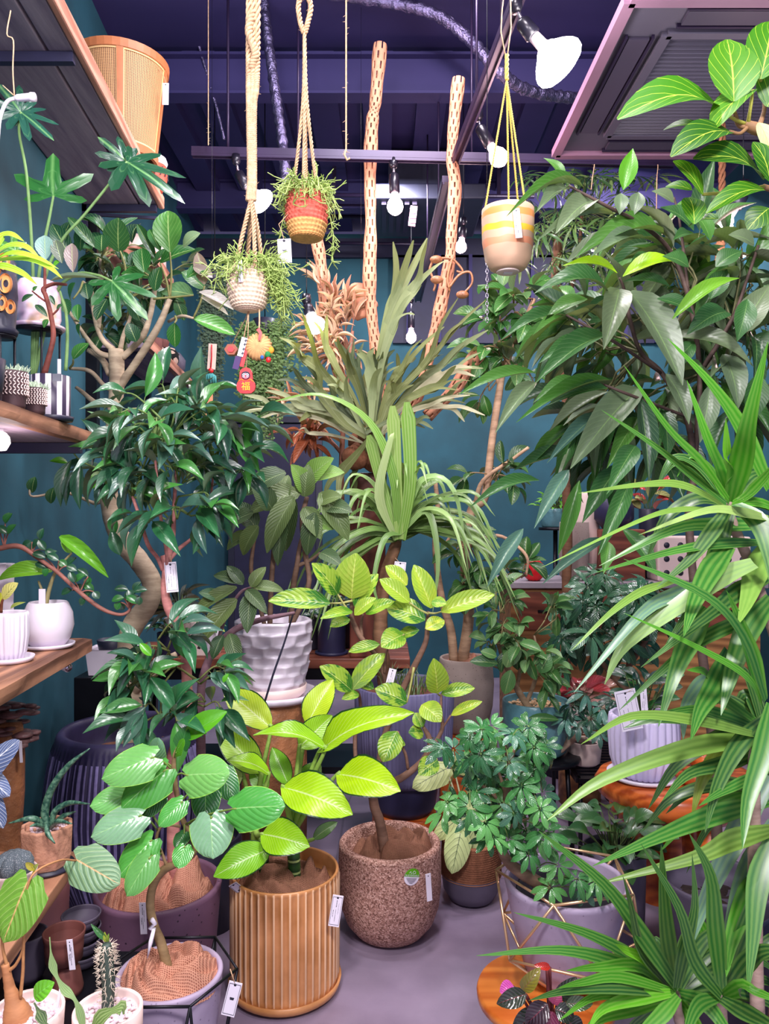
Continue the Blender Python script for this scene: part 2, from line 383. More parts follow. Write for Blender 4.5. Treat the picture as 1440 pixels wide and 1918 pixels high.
# foil ducts
def duct(label, pts, r, name='foil_duct'):
    pts = spline([P(*p) for p in pts], 14); mb = MB(); rad = [r*(1+.13*math.sin(i*2.1)+R.uniform(-.07, .07)) for i in range(len(pts))]
    return mb.tube(pts, rad, 14, wob=.06).build(name, M['foil'], None, at=pts[0], label=label, cat='duct')
duct('crinkled silver foil duct dropping from the ceiling behind the jute ropes', [(490, -30, 3.6), (500, 60, 3.6), (515, 170, 3.6), (528, 260, 3.6), (536, 340, 3.6), (540, 420, 3.7)], .024)
duct('long plastic wrapped duct arching across the ceiling above the lamp rail', [(560, -20, 3.55), (700, 0, 3.6), (810, 25, 3.6), (880, 75, 3.6), (930, 130, 3.6), (985, 168, 3.7), (1060, 182, 3.8), (1140, 186, 3.9)], .027)
duct('short foil wrapped pipe slanting down past the rail end at upper left', [(340, -20, 3.9), (365, 60, 3.95), (388, 140, 4.0), (405, 200, 4.0), (420, 262, 4.05)], .008)
for i, (v, d, a, b, s) in enumerate(((365, 5.2, 560, 1000, 'highest'), (385, 5.6, 610, 860, 'second'), (405, 5.9, 560, 900, 'third'), (455, 6.1, 590, 800, 'lowest'))):
    t = thing('conduit', '%s of the thin grey conduits crossing the back of the ceiling' % s, 'conduit', P((a+b)/2, v, d)); MB().tube([P(a, v, d), P(b, v+3, d)], .014, 10).build('tube', M['rail'], t)
    for q in (.15, .85): p = P(a+(b-a)*q, v+3*q, d); MB().box((p.x, p.y, (p.z+ZC+.05)/2), (.025, .01, ZC+.05-p.z)).build('clip', M['rail'], t, False)
pipe('threaded_rod', 'thin vertical hanger rod above the left end of the lamp rail', [(427, -20, 3.45), (427, 140, 3.45), (427, 286, 3.45)], .006, M['rail'], 2, 'rod')
# lamp rails
def rail(label, a, b, wd=.035):
    a, b = P(*a), P(*b); t = thing('lamp_rail', label, 'rail', (a+b)/2)
    MB().quadbox(a, b, wd, .03).build('rail_body', M['rail'], t, False)
    o = Vector((0, 0, -.02)); s = (b-a).normalized().cross(Vector((0,0,1)))*wd*.36
    for q in (s, -s): MB().quadbox(a+o+q, b+o+q, .008, .012).build('lip', M['rail'], t, False)
    for p in (a.lerp(b, .22), a.lerp(b, .58)): MB().tube([p, Vector((p.x, p.y, ZC+.04))], .005, 6).build('drop_rod', M['rail'], t)
    return t
rail('long dark lamp rail running across the shop below the ceiling', (360, 283, 3.45), (1262, 303, 3.45))
rail('lamp rail running away from the entrance beside the peach hanging pot', (975, -20, 2.32), (852, 300, 3.40))
rail('far lamp rail receding behind the right cholla stick', (838, 335, 3.6), (783, 560, 5.6), .05)
def lamp(label, top, joint, neck, bulb, d, rb, warm, power, par=False, cable=None):
    "track lamp: adaptor on the rail, arm, socket, bulb"
    t = thing('track_lamp', label, 'lamp', P(*top, d))
    a, j, n, b = P(*top, d), P(*joint, d), P(*neck, d), P(*bulb, d)
    MB().lathe([(.001, .0), (.018, 0), (.02, -.03), (.012, -.045), (.001, -.045)], a+Vector((0,0,.02)), 14).build('adaptor', M['socket'], t)
    MB().tube([a+Vector((0,0,-.02)), (a+j)/2, j], [.006, .005, .008], 8).build('arm', M['chrome'], t)
    ax = (b-j).normalized(); L = (b-j).length
    MB().tube([j-ax*.012, j, n-ax*.004, n], [.008, .022, .024, .018], 14).build('socket', M['socket'], t)
    if par:
        MB().tube([n, n+ax*.035, n+ax*.05], [.017, .018, .028], 16).build('neck', M['bulb_neck'], t)
        pr = [(.0, .35), (.12, .5), (.28, .74), (.45, .92), (.6, 1.0), (.75, .97), (.88, .8), (.96, .5), (1, .15)]
        q0 = n+ax*.045; LL = rb*1.25
        MB().tube([q0+ax*LL*p for p, _ in pr], [max(.006, rb*q) for _, q in pr], 20).build('bulb', M['bulb_white'], t)
    else:
        q0 = n; LL = max((b-n).length+rb, rb*1.6); pr = [(0, .42), (.2, .5), (.42, .9), (.62, 1), (.8, .86), (.93, .5), (1, .12)]
        MB().tube([q0+ax*LL*p for p, _ in pr], [rb*q for _, q in pr], 18).build('bulb', M['bulb_pink' if warm else 'bulb_white'], t)
    if cable: MB().tube([a, Vector((a.x, a.y, ZC+.04))], .0022, 6).build('drop_rod', M['socket'], t)
    point(b+Vector((0, -.12, -.05)), power, (1, .62, .66) if warm else (1, .93, .92), .06)
    return t
lamp('big glaring reflector lamp tilted down next to the ceiling air conditioner', (966, 8), (978, 42), (1000, 68), (1026, 94), 2.25, .078, False, 5, True)
lamp('reflector lamp glaring behind the left jute rope hanger', (442, 298), (447, 325), (463, 350), (495, 374), 3.43, .060, False, 6, True)
lamp('pink lit bulb hanging straight down from the long rail', (737, 305), (738, 328), (739, 362), (740, 388), 3.45, .037, True, 5)
lamp('pink lit bulb shining between the yellow cords of the peach pot', (896, 215), (899, 240), (918, 272), (936, 294), 3.1, .038, True, 4)
lamp('small pink bulb touching the right cholla stick', (868, 415), (867, 428), (865, 446), (862, 463), 4.3, .034, True, 5, cable=1)
lamp('white bulb glowing just left of the staghorn fern', (574, 560), (575, 572), (581, 588), (590, 606), 3.3, .045, False, 3, cable=1)
lamp('small pink bulb on a long black drop beyond the staghorn fern', (770, 560), (770, 585), (770, 615), (770, 634), 5.2, .035, True, 5, cable=1)
lamp('white reflector lamp half hidden in leaves below the air conditioner', (1392, 350), (1390, 366), (1376, 388), (1357, 412), 2.6, .04, False, 6, True, cable=1)
lamp('small bulb glowing at the right edge among long ficus leaves', (1446, 530), (1446, 545), (1438, 565), (1426, 580), 3.0, .03, True, 5, cable=1)
# air conditioner
def aircon():
    z = 2.9; x0, x1, y0, y1 = .715, 1.70, 2.24, 3.21; cx, cy = (x0+x1)/2, (y0+y1)/2
    t = thing('ceiling_air_conditioner', 'large grey ceiling cassette air conditioner with louvred grille and side vanes', 'air conditioner', (cx, cy, z))
    mb = MB()
    for a, b, c, d in ((x0, x1, y0, y0+.16), (x0, x1, y1-.16, y1), (x0, x0+.16, y0+.16, y1-.16), (x1-.16, x1, y0+.16, y1-.16)): mb.box(((a+b)/2, (c+d)/2, z+.02), (b-a, d-c, .04))
    mb.build('panel', M['grey_ac'], t, False)
    MB().box((cx, cy, z+.14), (.62, .66, .17)).build('casing', M['dark'], t, False)
    for sx in (-.25, .25): MB().tube([(cx+sx, cy, z+.2), (cx+sx, cy, ZC)], .006, 6).build('drop_rod', M['rail'], t)
    mb = MB()
    for a, b in (((x0, y0), (x0, y1)), ((x0, y1), (x1, y1)), ((x1, y1), (x1, y0)), ((x1, y0), (x0, y0))): mb.quadbox((*a, z-.005), (*b, z-.005), .035, .03)
    mb.build('bezel', mat('ac_bezel', hexc(140, 104, 128), .5, var=.04), t, False)
    for k in range(4):
        m = Matrix.Rotation(k*PI/2, 4, 'Z'); q = lambda x, y, zz: Vector((cx, cy, zz))+m @ Vector((x, y, 0))
        o = MB(); 
        for yy in (-.042, .042): o.quadbox(q(-.31, -.405+yy, z-.006), q(.31, -.405+yy, z-.006), .008, .014)
        o.build('outlet_rim', M['rail'], t, False)
        MB().quadbox(q(-.30, -.405, z-.005), q(.30, -.405, z-.005), .066, .012).build('vane', mat('ac_vane', hexc(66, 58, 78), .45, var=.04), t, False)
    g0 = .325
    mb = MB()
    for a, b in (((-g0, -g0), (g0, -g0)), ((g0, -g0), (g0, g0)), ((g0, g0), (-g0, g0)), ((-g0, g0), (-g0, -g0))): mb.quadbox((cx+a[0], cy+a[1], z-.006), (cx+b[0], cy+b[1], z-.006), .03, .02)
    mb.build('grille_frame', M['grey_ac'], t, False)
    MB().box((cx, cy, z+.03), (.66, .66, .02)).build('filter', M['black'], t, False)
    sl = None
    for i in range(27):
        y = cy-.30+i*.60/26
        if sl is None: sl = MB().box((cx, y, z-.004), (.63, .004, .018), Matrix.Rotation(.5, 3, 'X')).build('slat', M['grey_ac'], t, False); y0s = y
        else:
            c = sl.copy(); COL.objects.link(c); c.location.y = y-y0s
aircon()
def far_ac():
    t = thing('far_air_conditioner', 'dark cassette air conditioner far back with a pink slotted panel', 'air conditioner', P(795, 405, 5.3))
    c = P(795, 405, 5.3); MB().box((c.x, c.y, (c.z+ZC)/2+.03), (.5, .5, ZC-c.z)).build('mount', M['dark'], t, False)
    MB().box(c+Vector((0, 0, .03)), (.75, .7, .1)).build('casing', M['dark'], t, False, bevel=.01)
    for i in range(5): MB().box(c+Vector((-.28+i*.05, -.05, -.03)), (.03, .5, .02)).build('slat', M['rail'], t, False)
    p = P(773, 405, 4.93); MB().box(p, (.045, .01, .13), Matrix.Rotation(.12, 3, 'Y')).build('panel', mat('pink_panel', hexc(220, 140, 170), .4), t, False)
    for i in range(4): MB().box(p+Vector((0, -.008, -.045+i*.03)), (.04, .006, .006)).build('bar', M['rail'], t, False)
far_ac()
# ---------------------------------------------------------------- left wall shelves
def bracket(name, t, d, z, length):
    mb = MB(); slab(mb, d-.012, d+.012, 0, length, z-.03, z); slab(mb, d-.012, d+.012, 0, .02, z-.16, z)
    return mb.build(name, M['navy'], t, False)
t = thing('wall_shelf', 'high wall shelf of charred planks with a pale sawn front edge', 'shelf', (XW(2.3), 2.3, 2.75))
for a, b in ((.004, .245), (.253, .325)): slab(MB(), 1.0, 3.42, a, b, 2.75, 2.785).build('plank', M['plank'], t, False, bevel=.004)
slab(MB(), 1.0, 3.42, .328, .352, 2.745, 2.80).build('front_edge', M['edge'], t, False, bevel=.006)
for d in (2.26, 3.38): bracket('bracket', t, d, 2.748, .325)
MB().quadbox((XW(3.3)+.05, 3.36, 2.70), (XW(3.3)+.40, 3.36, 2.68), .012, .012).build('bracket', M['navy'], t, False)
t = thing('wall_shelf', 'middle wooden wall shelf holding the black and white striped pot', 'shelf', (XW(2), 2, 1.6))
slab(MB(), .9, 2.34, .004, .33, 1.606, 1.646).build('plank', M['plank'], t, False)
def live_edge(d0, d1, o, z0, z1, w=.022):
    mb = MB(); n = 40; vs = []; fs = []
    for i in range(n+1):
        d = d0+(d1-d0)*i/n; q = .0025*math.sin(i*.37)+.0015*math.sin(i*1.1+1)+R.uniform(-.0008, .0008)
        for oo, z in ((o, z0), (o+w+q*.4, z0+.004+q*.3), (o+w+q, (z0+z1)/2), (o+w+q*.6, z1-.004), (o, z1)): vs.append((XW(d)+oo, d, z))
    fs = [(i*5+k, i*5+(k+1)%5, i*5+5+(k+1)%5, i*5+5+k) for i in range(n) for k in range(5)]+[(4,3,2,1,0), tuple(n*5+k for k in range(5))]
    return mb.add(vs, fs)
live_edge(.9, 2.34, .328, 1.604, 1.648).build('front_edge', M['shelfwood'], t, False)
bracket('bracket', t, 2.28, 1.604, .34); bracket('bracket', t, 1.5, 1.604, .30)
t = thing('wall_shelf', 'lower wooden wall shelf holding the white round pot and white ribbed pot', 'shelf', (XW(2), 2, 1))
slab(MB(), .9, 2.33, .004, .335, .978, 1.018).build('plank', M['shelfwood'], t, False)
live_edge(.9, 2.33, .333, .974, 1.018).build('front_edge', M['shelfwood'], t, False)
bracket('bracket', t, 2.2, .974, .30)
t = thing('plank_shelf', 'low plank shelf under the octagonal stone pot and grey star cactus', 'shelf', (-.95, 1.5, .57))
for a, b in ((.004, .2), (.206, .375), (.381, .47)): slab(MB(), .8, 1.86, a, b, .548, .58).build('plank', M['shelfwood'], t, False, bevel=.003)
for d in (.95, 1.78):
    for o in (.03, .20): slab(MB(), d, d+.03, o, o+.03, 0, .548).build('leg', M['black'], t, False)
t = thing('display_bench', 'low display bench under the spiny cactus and caudex pots', 'bench', (-.55, 1.12, 0))
for i in range(3): MB().box((-.44, .97+i*.135, .495), (.48, .13, .03)).build('plank', M['shelfwood'], t, False, bevel=.003)
for x in (-.66, -.22):
    for y in (.94, 1.27): MB().box((x, y, .24), (.03, .03, .48)).build('leg', M['black'], t, False)
# ---------------------------------------------------------------- vessels
def vessel(parent, c, outer, th, m, name='pot', n=44, flute=None, depth=None, label=None, kind=None):
    rt, zt = outer[-1]; z0 = outer[0][1]; dp = depth or (zt-z0)*.85
    prof = [(.001, z0)]+outer; no = len(prof)
    prof += [(rt-th*.3, zt+th*.35), (rt-th*.8, zt+th*.3), (rt-th, zt-th*.2), (rt-th, zt-dp*.5), (max(.002, rt-th*1.6), zt-dp), (.001, zt-dp)]
    fl = (lambda a, i: flute(a, i-1, len(outer)) if 0 < i < no else 1) if flute else None
    return MB().lathe(prof, c, n, fl).build(name, m, parent, label=label)
def ribs(k, amp, sharp=1.0, lo=0, hi=1):
    def f(a, i, m):
        t = i/max(1, m-1)
        if t < lo or t > hi: return 1
        return 1+amp*(2*abs(math.cos(a*k/2))**sharp-1)
    return f
def disc(parent, c, r, m, name='soil', bumpy=.006, kind=None, n=22):
    mb = MB(); vs = [Vector(c)]; nr = 5
    for i in range(1, nr+1):
        for k in range(n):
            a = k*2*PI/n; vs.append(Vector(c)+Vector((r*i/nr*math.cos(a), r*i/nr*math.sin(a), R.uniform(-bumpy, bumpy) if i < nr else 0)))
    fs = [(0, 1+k, 1+(k+1)%n) for k in range(n)]+[(1+(i*n)+k, 1+(i*n)+n+k, 1+(i*n)+n+(k+1)%n, 1+(i*n)+(k+1)%n) for i in range(nr-1) for k in range(n)]
    return mb.add(vs, fs).build(name, m, parent, kind=kind)
def pebbles(parent, c, r, m=None, n=170, s=.006, name='pebbles'):
    mb = MB()
    for i in range(n):
        a, q = R.uniform(0, 2*PI), r*math.sqrt(R.random()); k = s*R.uniform(.7, 1.3)
        mb.ball(Vector(c)+Vector((q*math.cos(a), q*math.sin(a), R.uniform(-.3, .5)*s)), k, 6, 4, sq=(1, R.uniform(.7, 1), .7))
    return mb.build(name, m or M['pebble'], parent, kind='stuff')
def burlap(parent, c, r, h, m=None, seed=0, turns=1.0, fold=.35, name='burlap'):
    "crumpled sacking laid over the soil round the stem: soft folds with sharp creases"
    c = Vector(c); nr, n = 34, 110; vs = []; mb = MB(); mb.uv = {}; rs = random.Random(seed); o = Vector((rs.uniform(0, 50), rs.uniform(0, 50), rs.uniform(0, 50))); lean = rs.uniform(0, 6.28)
    for i in range(nr+1):
        t = i/nr
        for k in range(n):
            a = k*2*PI/n; q = r*t*(1+.03*math.sin(5*a+seed)); x, y = q*math.cos(a), q*math.sin(a); p = Vector((x/r, y/r, 0))
            tw = a+turns*2.2*(1-t); ps = Vector((t*math.cos(tw)*1.5, t*math.sin(tw)*1.5, 0)); wv = Vector((noise.noise(p*1.7+o), noise.noise(p*1.7-o), 0))*.7
            f = math.sqrt(noise.noise(ps*1.25+wv+o)**2+.004)*1.15+.3*math.sqrt(noise.noise(p*2.8+wv*1.5-o)**2+.006); ed = max(0, 1-t**5)
            z = h*(.30*(1-t**3)+fold*1.5*f*ed*(.45+.55*min(1, t*2.5)))+h*.18*t*math.sin(a-lean)*ed+.03*h*noise.noise(p*12+o)
            vs.append(c+Vector((x, y, z-.02*h*t))); mb.uv[len(vs)-1] = ((x+.15*z)*12, (y+.4*z)*12)
    fs = [(i*n+k, i*n+n+k, i*n+n+(k+1)%n, i*n+(k+1)%n) for i in range(nr) for k in range(n)]
    return mb.add(vs, fs).build(name, m or M['burlap'], parent)
def saucer(parent, c, r, h, m, name='saucer'):
    return MB().lathe([(.001, 0), (r*.86, 0), (r*.97, h*.4), (r, h), (r*.96, h*1.02), (r*.92, h*.5), (r*.85, h*.28), (.001, h*.28)], c, 44).build(name, m, parent)
def tag(label, pos, w, h, rot, group=None, lines=True, string=None, border=False, mark=False):
    "price tag: card, hole, a few lines of print, string. rot: tilt in the picture plane (degrees), yaw, pitch"
    rz, ry, rx = (list(rot)+[0, 0])[:3] if hasattr(rot, '__len__') else (rot, 0, 0)
    Rm = Matrix.Rotation(math.radians(ry), 3, 'Z') @ Matrix.Rotation(math.radians(rx), 3, 'X') @ Matrix.Rotation(math.radians(-rz), 3, 'Y')
    t = thing('price_tag', label, 'tag', pos, group); c = Vector(pos); q = lambda x, z, y=0: c+Rm @ Vector((x, y, z))
    MB().box(c, (w, .0016, h), Rm).build('card', M['paper'], t, False)
    MB().tube([q(0, h*.42, -.0012), q(0, h*.42, .0012)], min(w*.1, .0035), 10).build('eyelet', M['ink'], t)
    mb = MB(); rows = R.randint(3, 5)
    if border:
        for a, b in (((-.42, -.44), (.42, -.44)), ((.42, -.44), (.42, .44)), ((.42, .44), (-.42, .44)), ((-.42, .44), (-.42, -.44))): mb.quadbox(q(a[0]*w, a[1]*h, -.001), q(b[0]*w, b[1]*h, -.001), .0008, .0008, Rm @ Vector((0,1,0)))
    if lines:
        for j, (x, z0, z1, wd) in enumerate(((-.02, .12, .34, .002), (-.02, -.34, .04, .0012), (.2, -.1, .25, .0009), (-.24, -.2, .02, .0016))):
            z = z1
            while z > z0:
                l = R.uniform(.012, .04); mb.quadbox(q(x*w, z*h, -.001), q(x*w, max(z0, z-l)*h, -.001), wd*R.uniform(.5, 1), .0008, Rm @ Vector((0,1,0))); z -= l+.015
    if mark:
        for k in range(3): mb.quadbox(q(-.08*w+.08*w*k, -.02*h, -.001), q((-.12+.12*k)*w, .05*h, -.001), .003, .0008, Rm @ Vector((0,1,0)))
    if mb.v: mb.build('print', M['ink'], t, False)
    if string: MB().tube([q(0, h*.42), *[Vector(s) for s in string]], .0012, 5).build('string', M['jute'], t)
    return t
# ---------------------------------------------------------------- leaves
def half(kind, t):
    s = lambda p, q: max(0, math.sin(PI*min(1, t)**p))**q
    return {'oval': lambda: s(.92, .62), 'lance': lambda: s(.8, 1.05), 'obov': lambda: s(1.25, .6), 'egg': lambda: s(.72, .65), 'long': lambda: s(.7, .8),
            'round': lambda: s(.85, .5), 'dief': lambda: s(.85, .72)}[kind]()
LM = {}
def leafmesh(kind, bend, fold, m, curl=0):
    key = (kind, round(bend, 2), round(fold, 2), m.name, curl)
    if key in LM: return LM[key]
    vs = []; uv = []; fs = []; nl, nw = (10, 6) if kind in ('heart', 'dief', 'bigoval') else (8, 4)
    k2 = {'heart': 'oval', 'bigoval': 'oval'}.get(kind, kind)
    for i in range(nl+1):
        t = i/nl
        hw = (.5*(1-max(0, (t-.12)/.88)**2.5)**.64 if t > .12 else .5-.12*((.12-t)/.12)**2) if kind == 'heart' else .5*half(k2, min(.995, max(.005, t)))
        hw = max(hw, .008)
        for j in range(nw+1):
            s = j/nw*2-1; y = t
            if kind == 'heart': y = t-(1-t)**4*.2*math.sin(PI*min(1, abs(s)))+(1-t)**6*.05*abs(s)
            z = bend*math.sin(PI*t)+fold*abs(s)*hw-curl*(t**3)
            if kind == 'dief': z += .025*math.sin(t*11+s*2)*abs(s)
            if kind == 'heart': z += -.09*s*s*hw*2+.012*math.sin(8*t+3*s)
            vs.append((s*hw, y, z)); uv.append((j/nw, t))
    n1 = nw+1
    fs = [(i*n1+j, i*n1+j+1, (i+1)*n1+j+1, (i+1)*n1+j) for i in range(nl) for j in range(nw)]
    me = bpy.data.meshes.new('leaf'); me.from_pydata(vs, [], fs); me.polygons.foreach_set('use_smooth', [True]*len(fs))
    ul = me.uv_layers.new(name='UVMap'); idx = [0]*len(me.loops); me.loops.foreach_get('vertex_index', idx)
    ul.data.foreach_set('uv', [c for i in idx for c in uv[i]]); me.materials.append(m); LM[key] = me; return me
def lobed(m, lobes, name='lobed', bend=.15):
    "palmate leaf: lobes = [(angle from the tip, length, half width angle)]"
    vs = [(0, 0, 0)]; uv = [(.5, 0)]; ring = []
    L = sorted(lobes)
    for q, (a, l, wd) in enumerate(L):
        ring += [(a-wd, l*.55), (a-wd*.55, l*.85), (a, l), (a+wd*.55, l*.85), (a+wd, l*.55)]
        if q < len(L)-1:
            b = L[q+1]; ring.append(((a+wd+b[0]-b[2])/2, min(l, b[1])*.40))
    n = len(ring)
    for f in (.45, 1):
        for a, r in ring:
            r *= f; a = math.radians(a); vs.append((r*math.sin(a), r*math.cos(a), -bend*r*r+.03*math.sin(a*9)*r)); uv.append((.5+.5*math.sin(a)*f*.8, .5*f))
    fs = [(0, 2+k, 1+k) for k in range(n-1)]+[(1+k, 2+k, 1+n+k+1, 1+n+k) for k in range(n-1)]
    me = bpy.data.meshes.new('leaf'); me.from_pydata(vs, [], fs); me.polygons.foreach_set('use_smooth', [True]*len(fs))
    ul = me.uv_layers.new(name='UVMap'); idx = [0]*len(me.loops); me.loops.foreach_get('vertex_index', idx)
    ul.data.foreach_set('uv', [c for i in idx for c in uv[i]]); me.materials.append(m); return me
def palmate(m, n=8, droop=.5, wd=.24, seed=0, spread=360):
    "umbrella leaf: leaflets radiating from the stalk end (unit radius)"
    rs = random.Random(seed); vs = []; uv = []; fs = []
    for k in range(n):
        a = (k+rs.uniform(-.2, .2))*2*PI/n*spread/360; L = rs.uniform(.75, 1.05); dr = droop*rs.uniform(.6, 1.3); b = len(vs); nl = 5
        for i in range(nl+1):
            t = i/nl; r = .12+.88*t; hw = wd*.5*max(.06, half('obov', min(.99, max(.02, t))))
            x0, y0 = math.sin(a), math.cos(a); z = -dr*r*r*.9
            rr = r*L*(1-.25*dr*r)
            for s in (-1, 0, 1): vs.append((x0*rr+y0*s*hw, y0*rr-x0*s*hw, (z+.05*abs(s)*hw*4)*L)); uv.append(((s+1)/2, t))
        fs += [(b+i*3+j, b+i*3+j+1, b+i*3+j+4, b+i*3+j+3) for i in range(nl) for j in range(2)]
    me = bpy.data.meshes.new('leaf'); me.from_pydata(vs, [], fs); me.polygons.foreach_set('use_smooth', [True]*len(fs))
    ul = me.uv_layers.new(name='UVMap'); idx = [0]*len(me.loops); me.loops.foreach_get('vertex_index', idx)
    ul.data.foreach_set('uv', [c for i in idx for c in uv[i]]); me.materials.append(m); return me
def frame(base, tip, face=None, roll=0):
    y = (tip-base).normalized(); n = Vector(face) if face is not None else Vector((0, -.8, .55))
    n = n-y*n.dot(y)
    if n.length < .05: n = y.orthogonal()
    n.normalize(); x = y.cross(n); m = Matrix((x, y, n)).transposed()
    return m @ Matrix.Rotation(math.radians(roll), 3, 'Y') if roll else m
def put(pl, me, base, tip, sx, face=None, roll=0, color=(.1,.3,.08), name='leaf', jit=.12, sz=None):
    o = bpy.data.objects.new(name, me); COL.objects.link(o); o.parent = pl
    L = (tip-base).length; rm = frame(base, tip, face, roll)
    m = Matrix.Translation(base-W[pl.name]) @ rm.to_4x4() @ Matrix.Diagonal((sx, L, sz or L, 1)); o.matrix_local = m
    j = 1+R.uniform(-jit, jit); g = R.uniform(-.05, .05)
    o.color = (max(0, color[0]*j*(1+g)), color[1]*j, max(0, color[2]*j*(1-g)), 1); return o
def leaf(pl, kind, bu, bv, tu, tv, wpx, d, m, color, bend=.08, fold=.25, dd=0, roll=0, face=None, curl=0, stalk=None, mb=None):
    "one leaf from its stalk end (bu,bv) to its tip (tu,tv), wpx wide, at depth d (tip dd further)"
    b, t = P(bu, bv, d), P(tu, tv, d+dd); me = leafmesh(kind, bend, fold, m, curl)
    if stalk and mb is not None:
        s = P(*stalk); mb.tube(spline([s, (s+b)/2+Vector((0, 0, .006)), b, b+(t-b)*.04], 3), .0022, 5)
    return put(pl, me, b, t, wpx/FPX*d, face, roll, color)
def twig(pl, mb, pts, r, n, kind, L, wr, m, cols, droop=.3, t0=.25, bend=.1, fold=.3, out=1.0, up=0.0):
    "a twig tube with alternate leaves along it"
    pts = spline(pts, 5); mb.tube(pts, lerps([r, r*.5], len(pts)), 6); ph = R.uniform(0, 6)
    for i in range(n):
        t = t0+(1-t0)*(i+.5)/n; k = min(int(t*(len(pts)-1)), len(pts)-2); p = pts[k].lerp(pts[k+1], t*(len(pts)-1)-k)
        tg = (pts[k+1]-pts[k]).normalized(); a = ph+i*2.4; e1 = tg.orthogonal().normalized(); e2 = tg.cross(e1)
        dv = e1*math.cos(a)*out+e2*math.sin(a)*out+tg*(.55+.6*t)+Vector((0, 0, up-droop*R.uniform(.5, 1.4))); dv.normalize()
        l = L*R.uniform(.65, 1.1)*(1 if t < .85 else .8); st = p+dv*l*.12
        mb.tube([p, st], r*.35, 4, False)
        put(pl, leafmesh(kind, bend*R.choice((.5, 1, 1.6)), fold, m), st, st+dv*l, l*wr*R.uniform(.85, 1.1), Vector((R.uniform(-.5, .5), -.55+R.uniform(-.4, .4), .8)), 0, R.choice(cols))
def bush(pl, mb, anchors, clusters, r, n, kind, L, wr, m, cols, **kw):
    "clusters: (u, v, d, ru, rv, rd, twigs) ; anchors: points of the trunk the twigs start from"
    for (u, v, d, ru, rv, rd, k) in clusters:
        for i in range(k):
            while 1:
                x, y, z = R.uniform(-1, 1), R.uniform(-1, 1), R.uniform(-1, 1)
                if .15 < x*x+y*y+z*z < 1: break
            e = P(u+ru*x, v+rv*y, d+rd*z); a = min(anchors, key=lambda q: (q-e).length)
            c = P(u, v, d); s = (a.lerp(c, R.uniform(.35, 1.0))+Vector((R.uniform(-.04, .04), R.uniform(-.03, .03), R.uniform(-.03, .03)))).lerp(e, .15)
            mb.tube([a, a.lerp(s, .5)+Vector((R.uniform(-.02, .02), 0, .012)), s], [r*1.1, r, r*.9], 5)
            twig(pl, mb, [s, s.lerp(e, .6)+Vector((0, 0, .02)), e], r, n, kind, L, wr, m, cols, **kw)
def blade(pl, pts, wpx, m, color, face=None, prof=None, name='leaf', fold=.35):
    "long strap leaf along pixel points (u, v, depth)"
    q = spline([P(*p) for p in pts], 5); wd = wpx/FPX*pts[0][2]
    pf = prof or (lambda t: wd*(.55+.45*min(1, t*4))*max(.02, (1-max(0, t-.35)/.65)**.75 if t > .35 else 1))
    o = MB().ribbon(q, pf, Vector(face) if face is not None else Vector((0, -.75, .65)), fold).build(name, m, pl)
    j = 1+R.uniform(-.12, .12); o.color = (color[0]*j, color[1]*j, color[2]*j, 1); return o
def plant(name, label, cat, base, group=None): return thing(name, label, cat, base, group)
G = dict(dark=hexc(30, 78, 52), deep=hexc(22, 58, 46), mid=hexc(44, 112, 48), bright=hexc(92, 176, 30), lime=hexc(172, 220, 20), grey=hexc(126, 140, 110), sage=hexc(96, 118, 90), olive=hexc(92, 116, 52), yel=hexc(178, 200, 70), blue=hexc(80, 124, 112), brown=hexc(150, 120, 116))
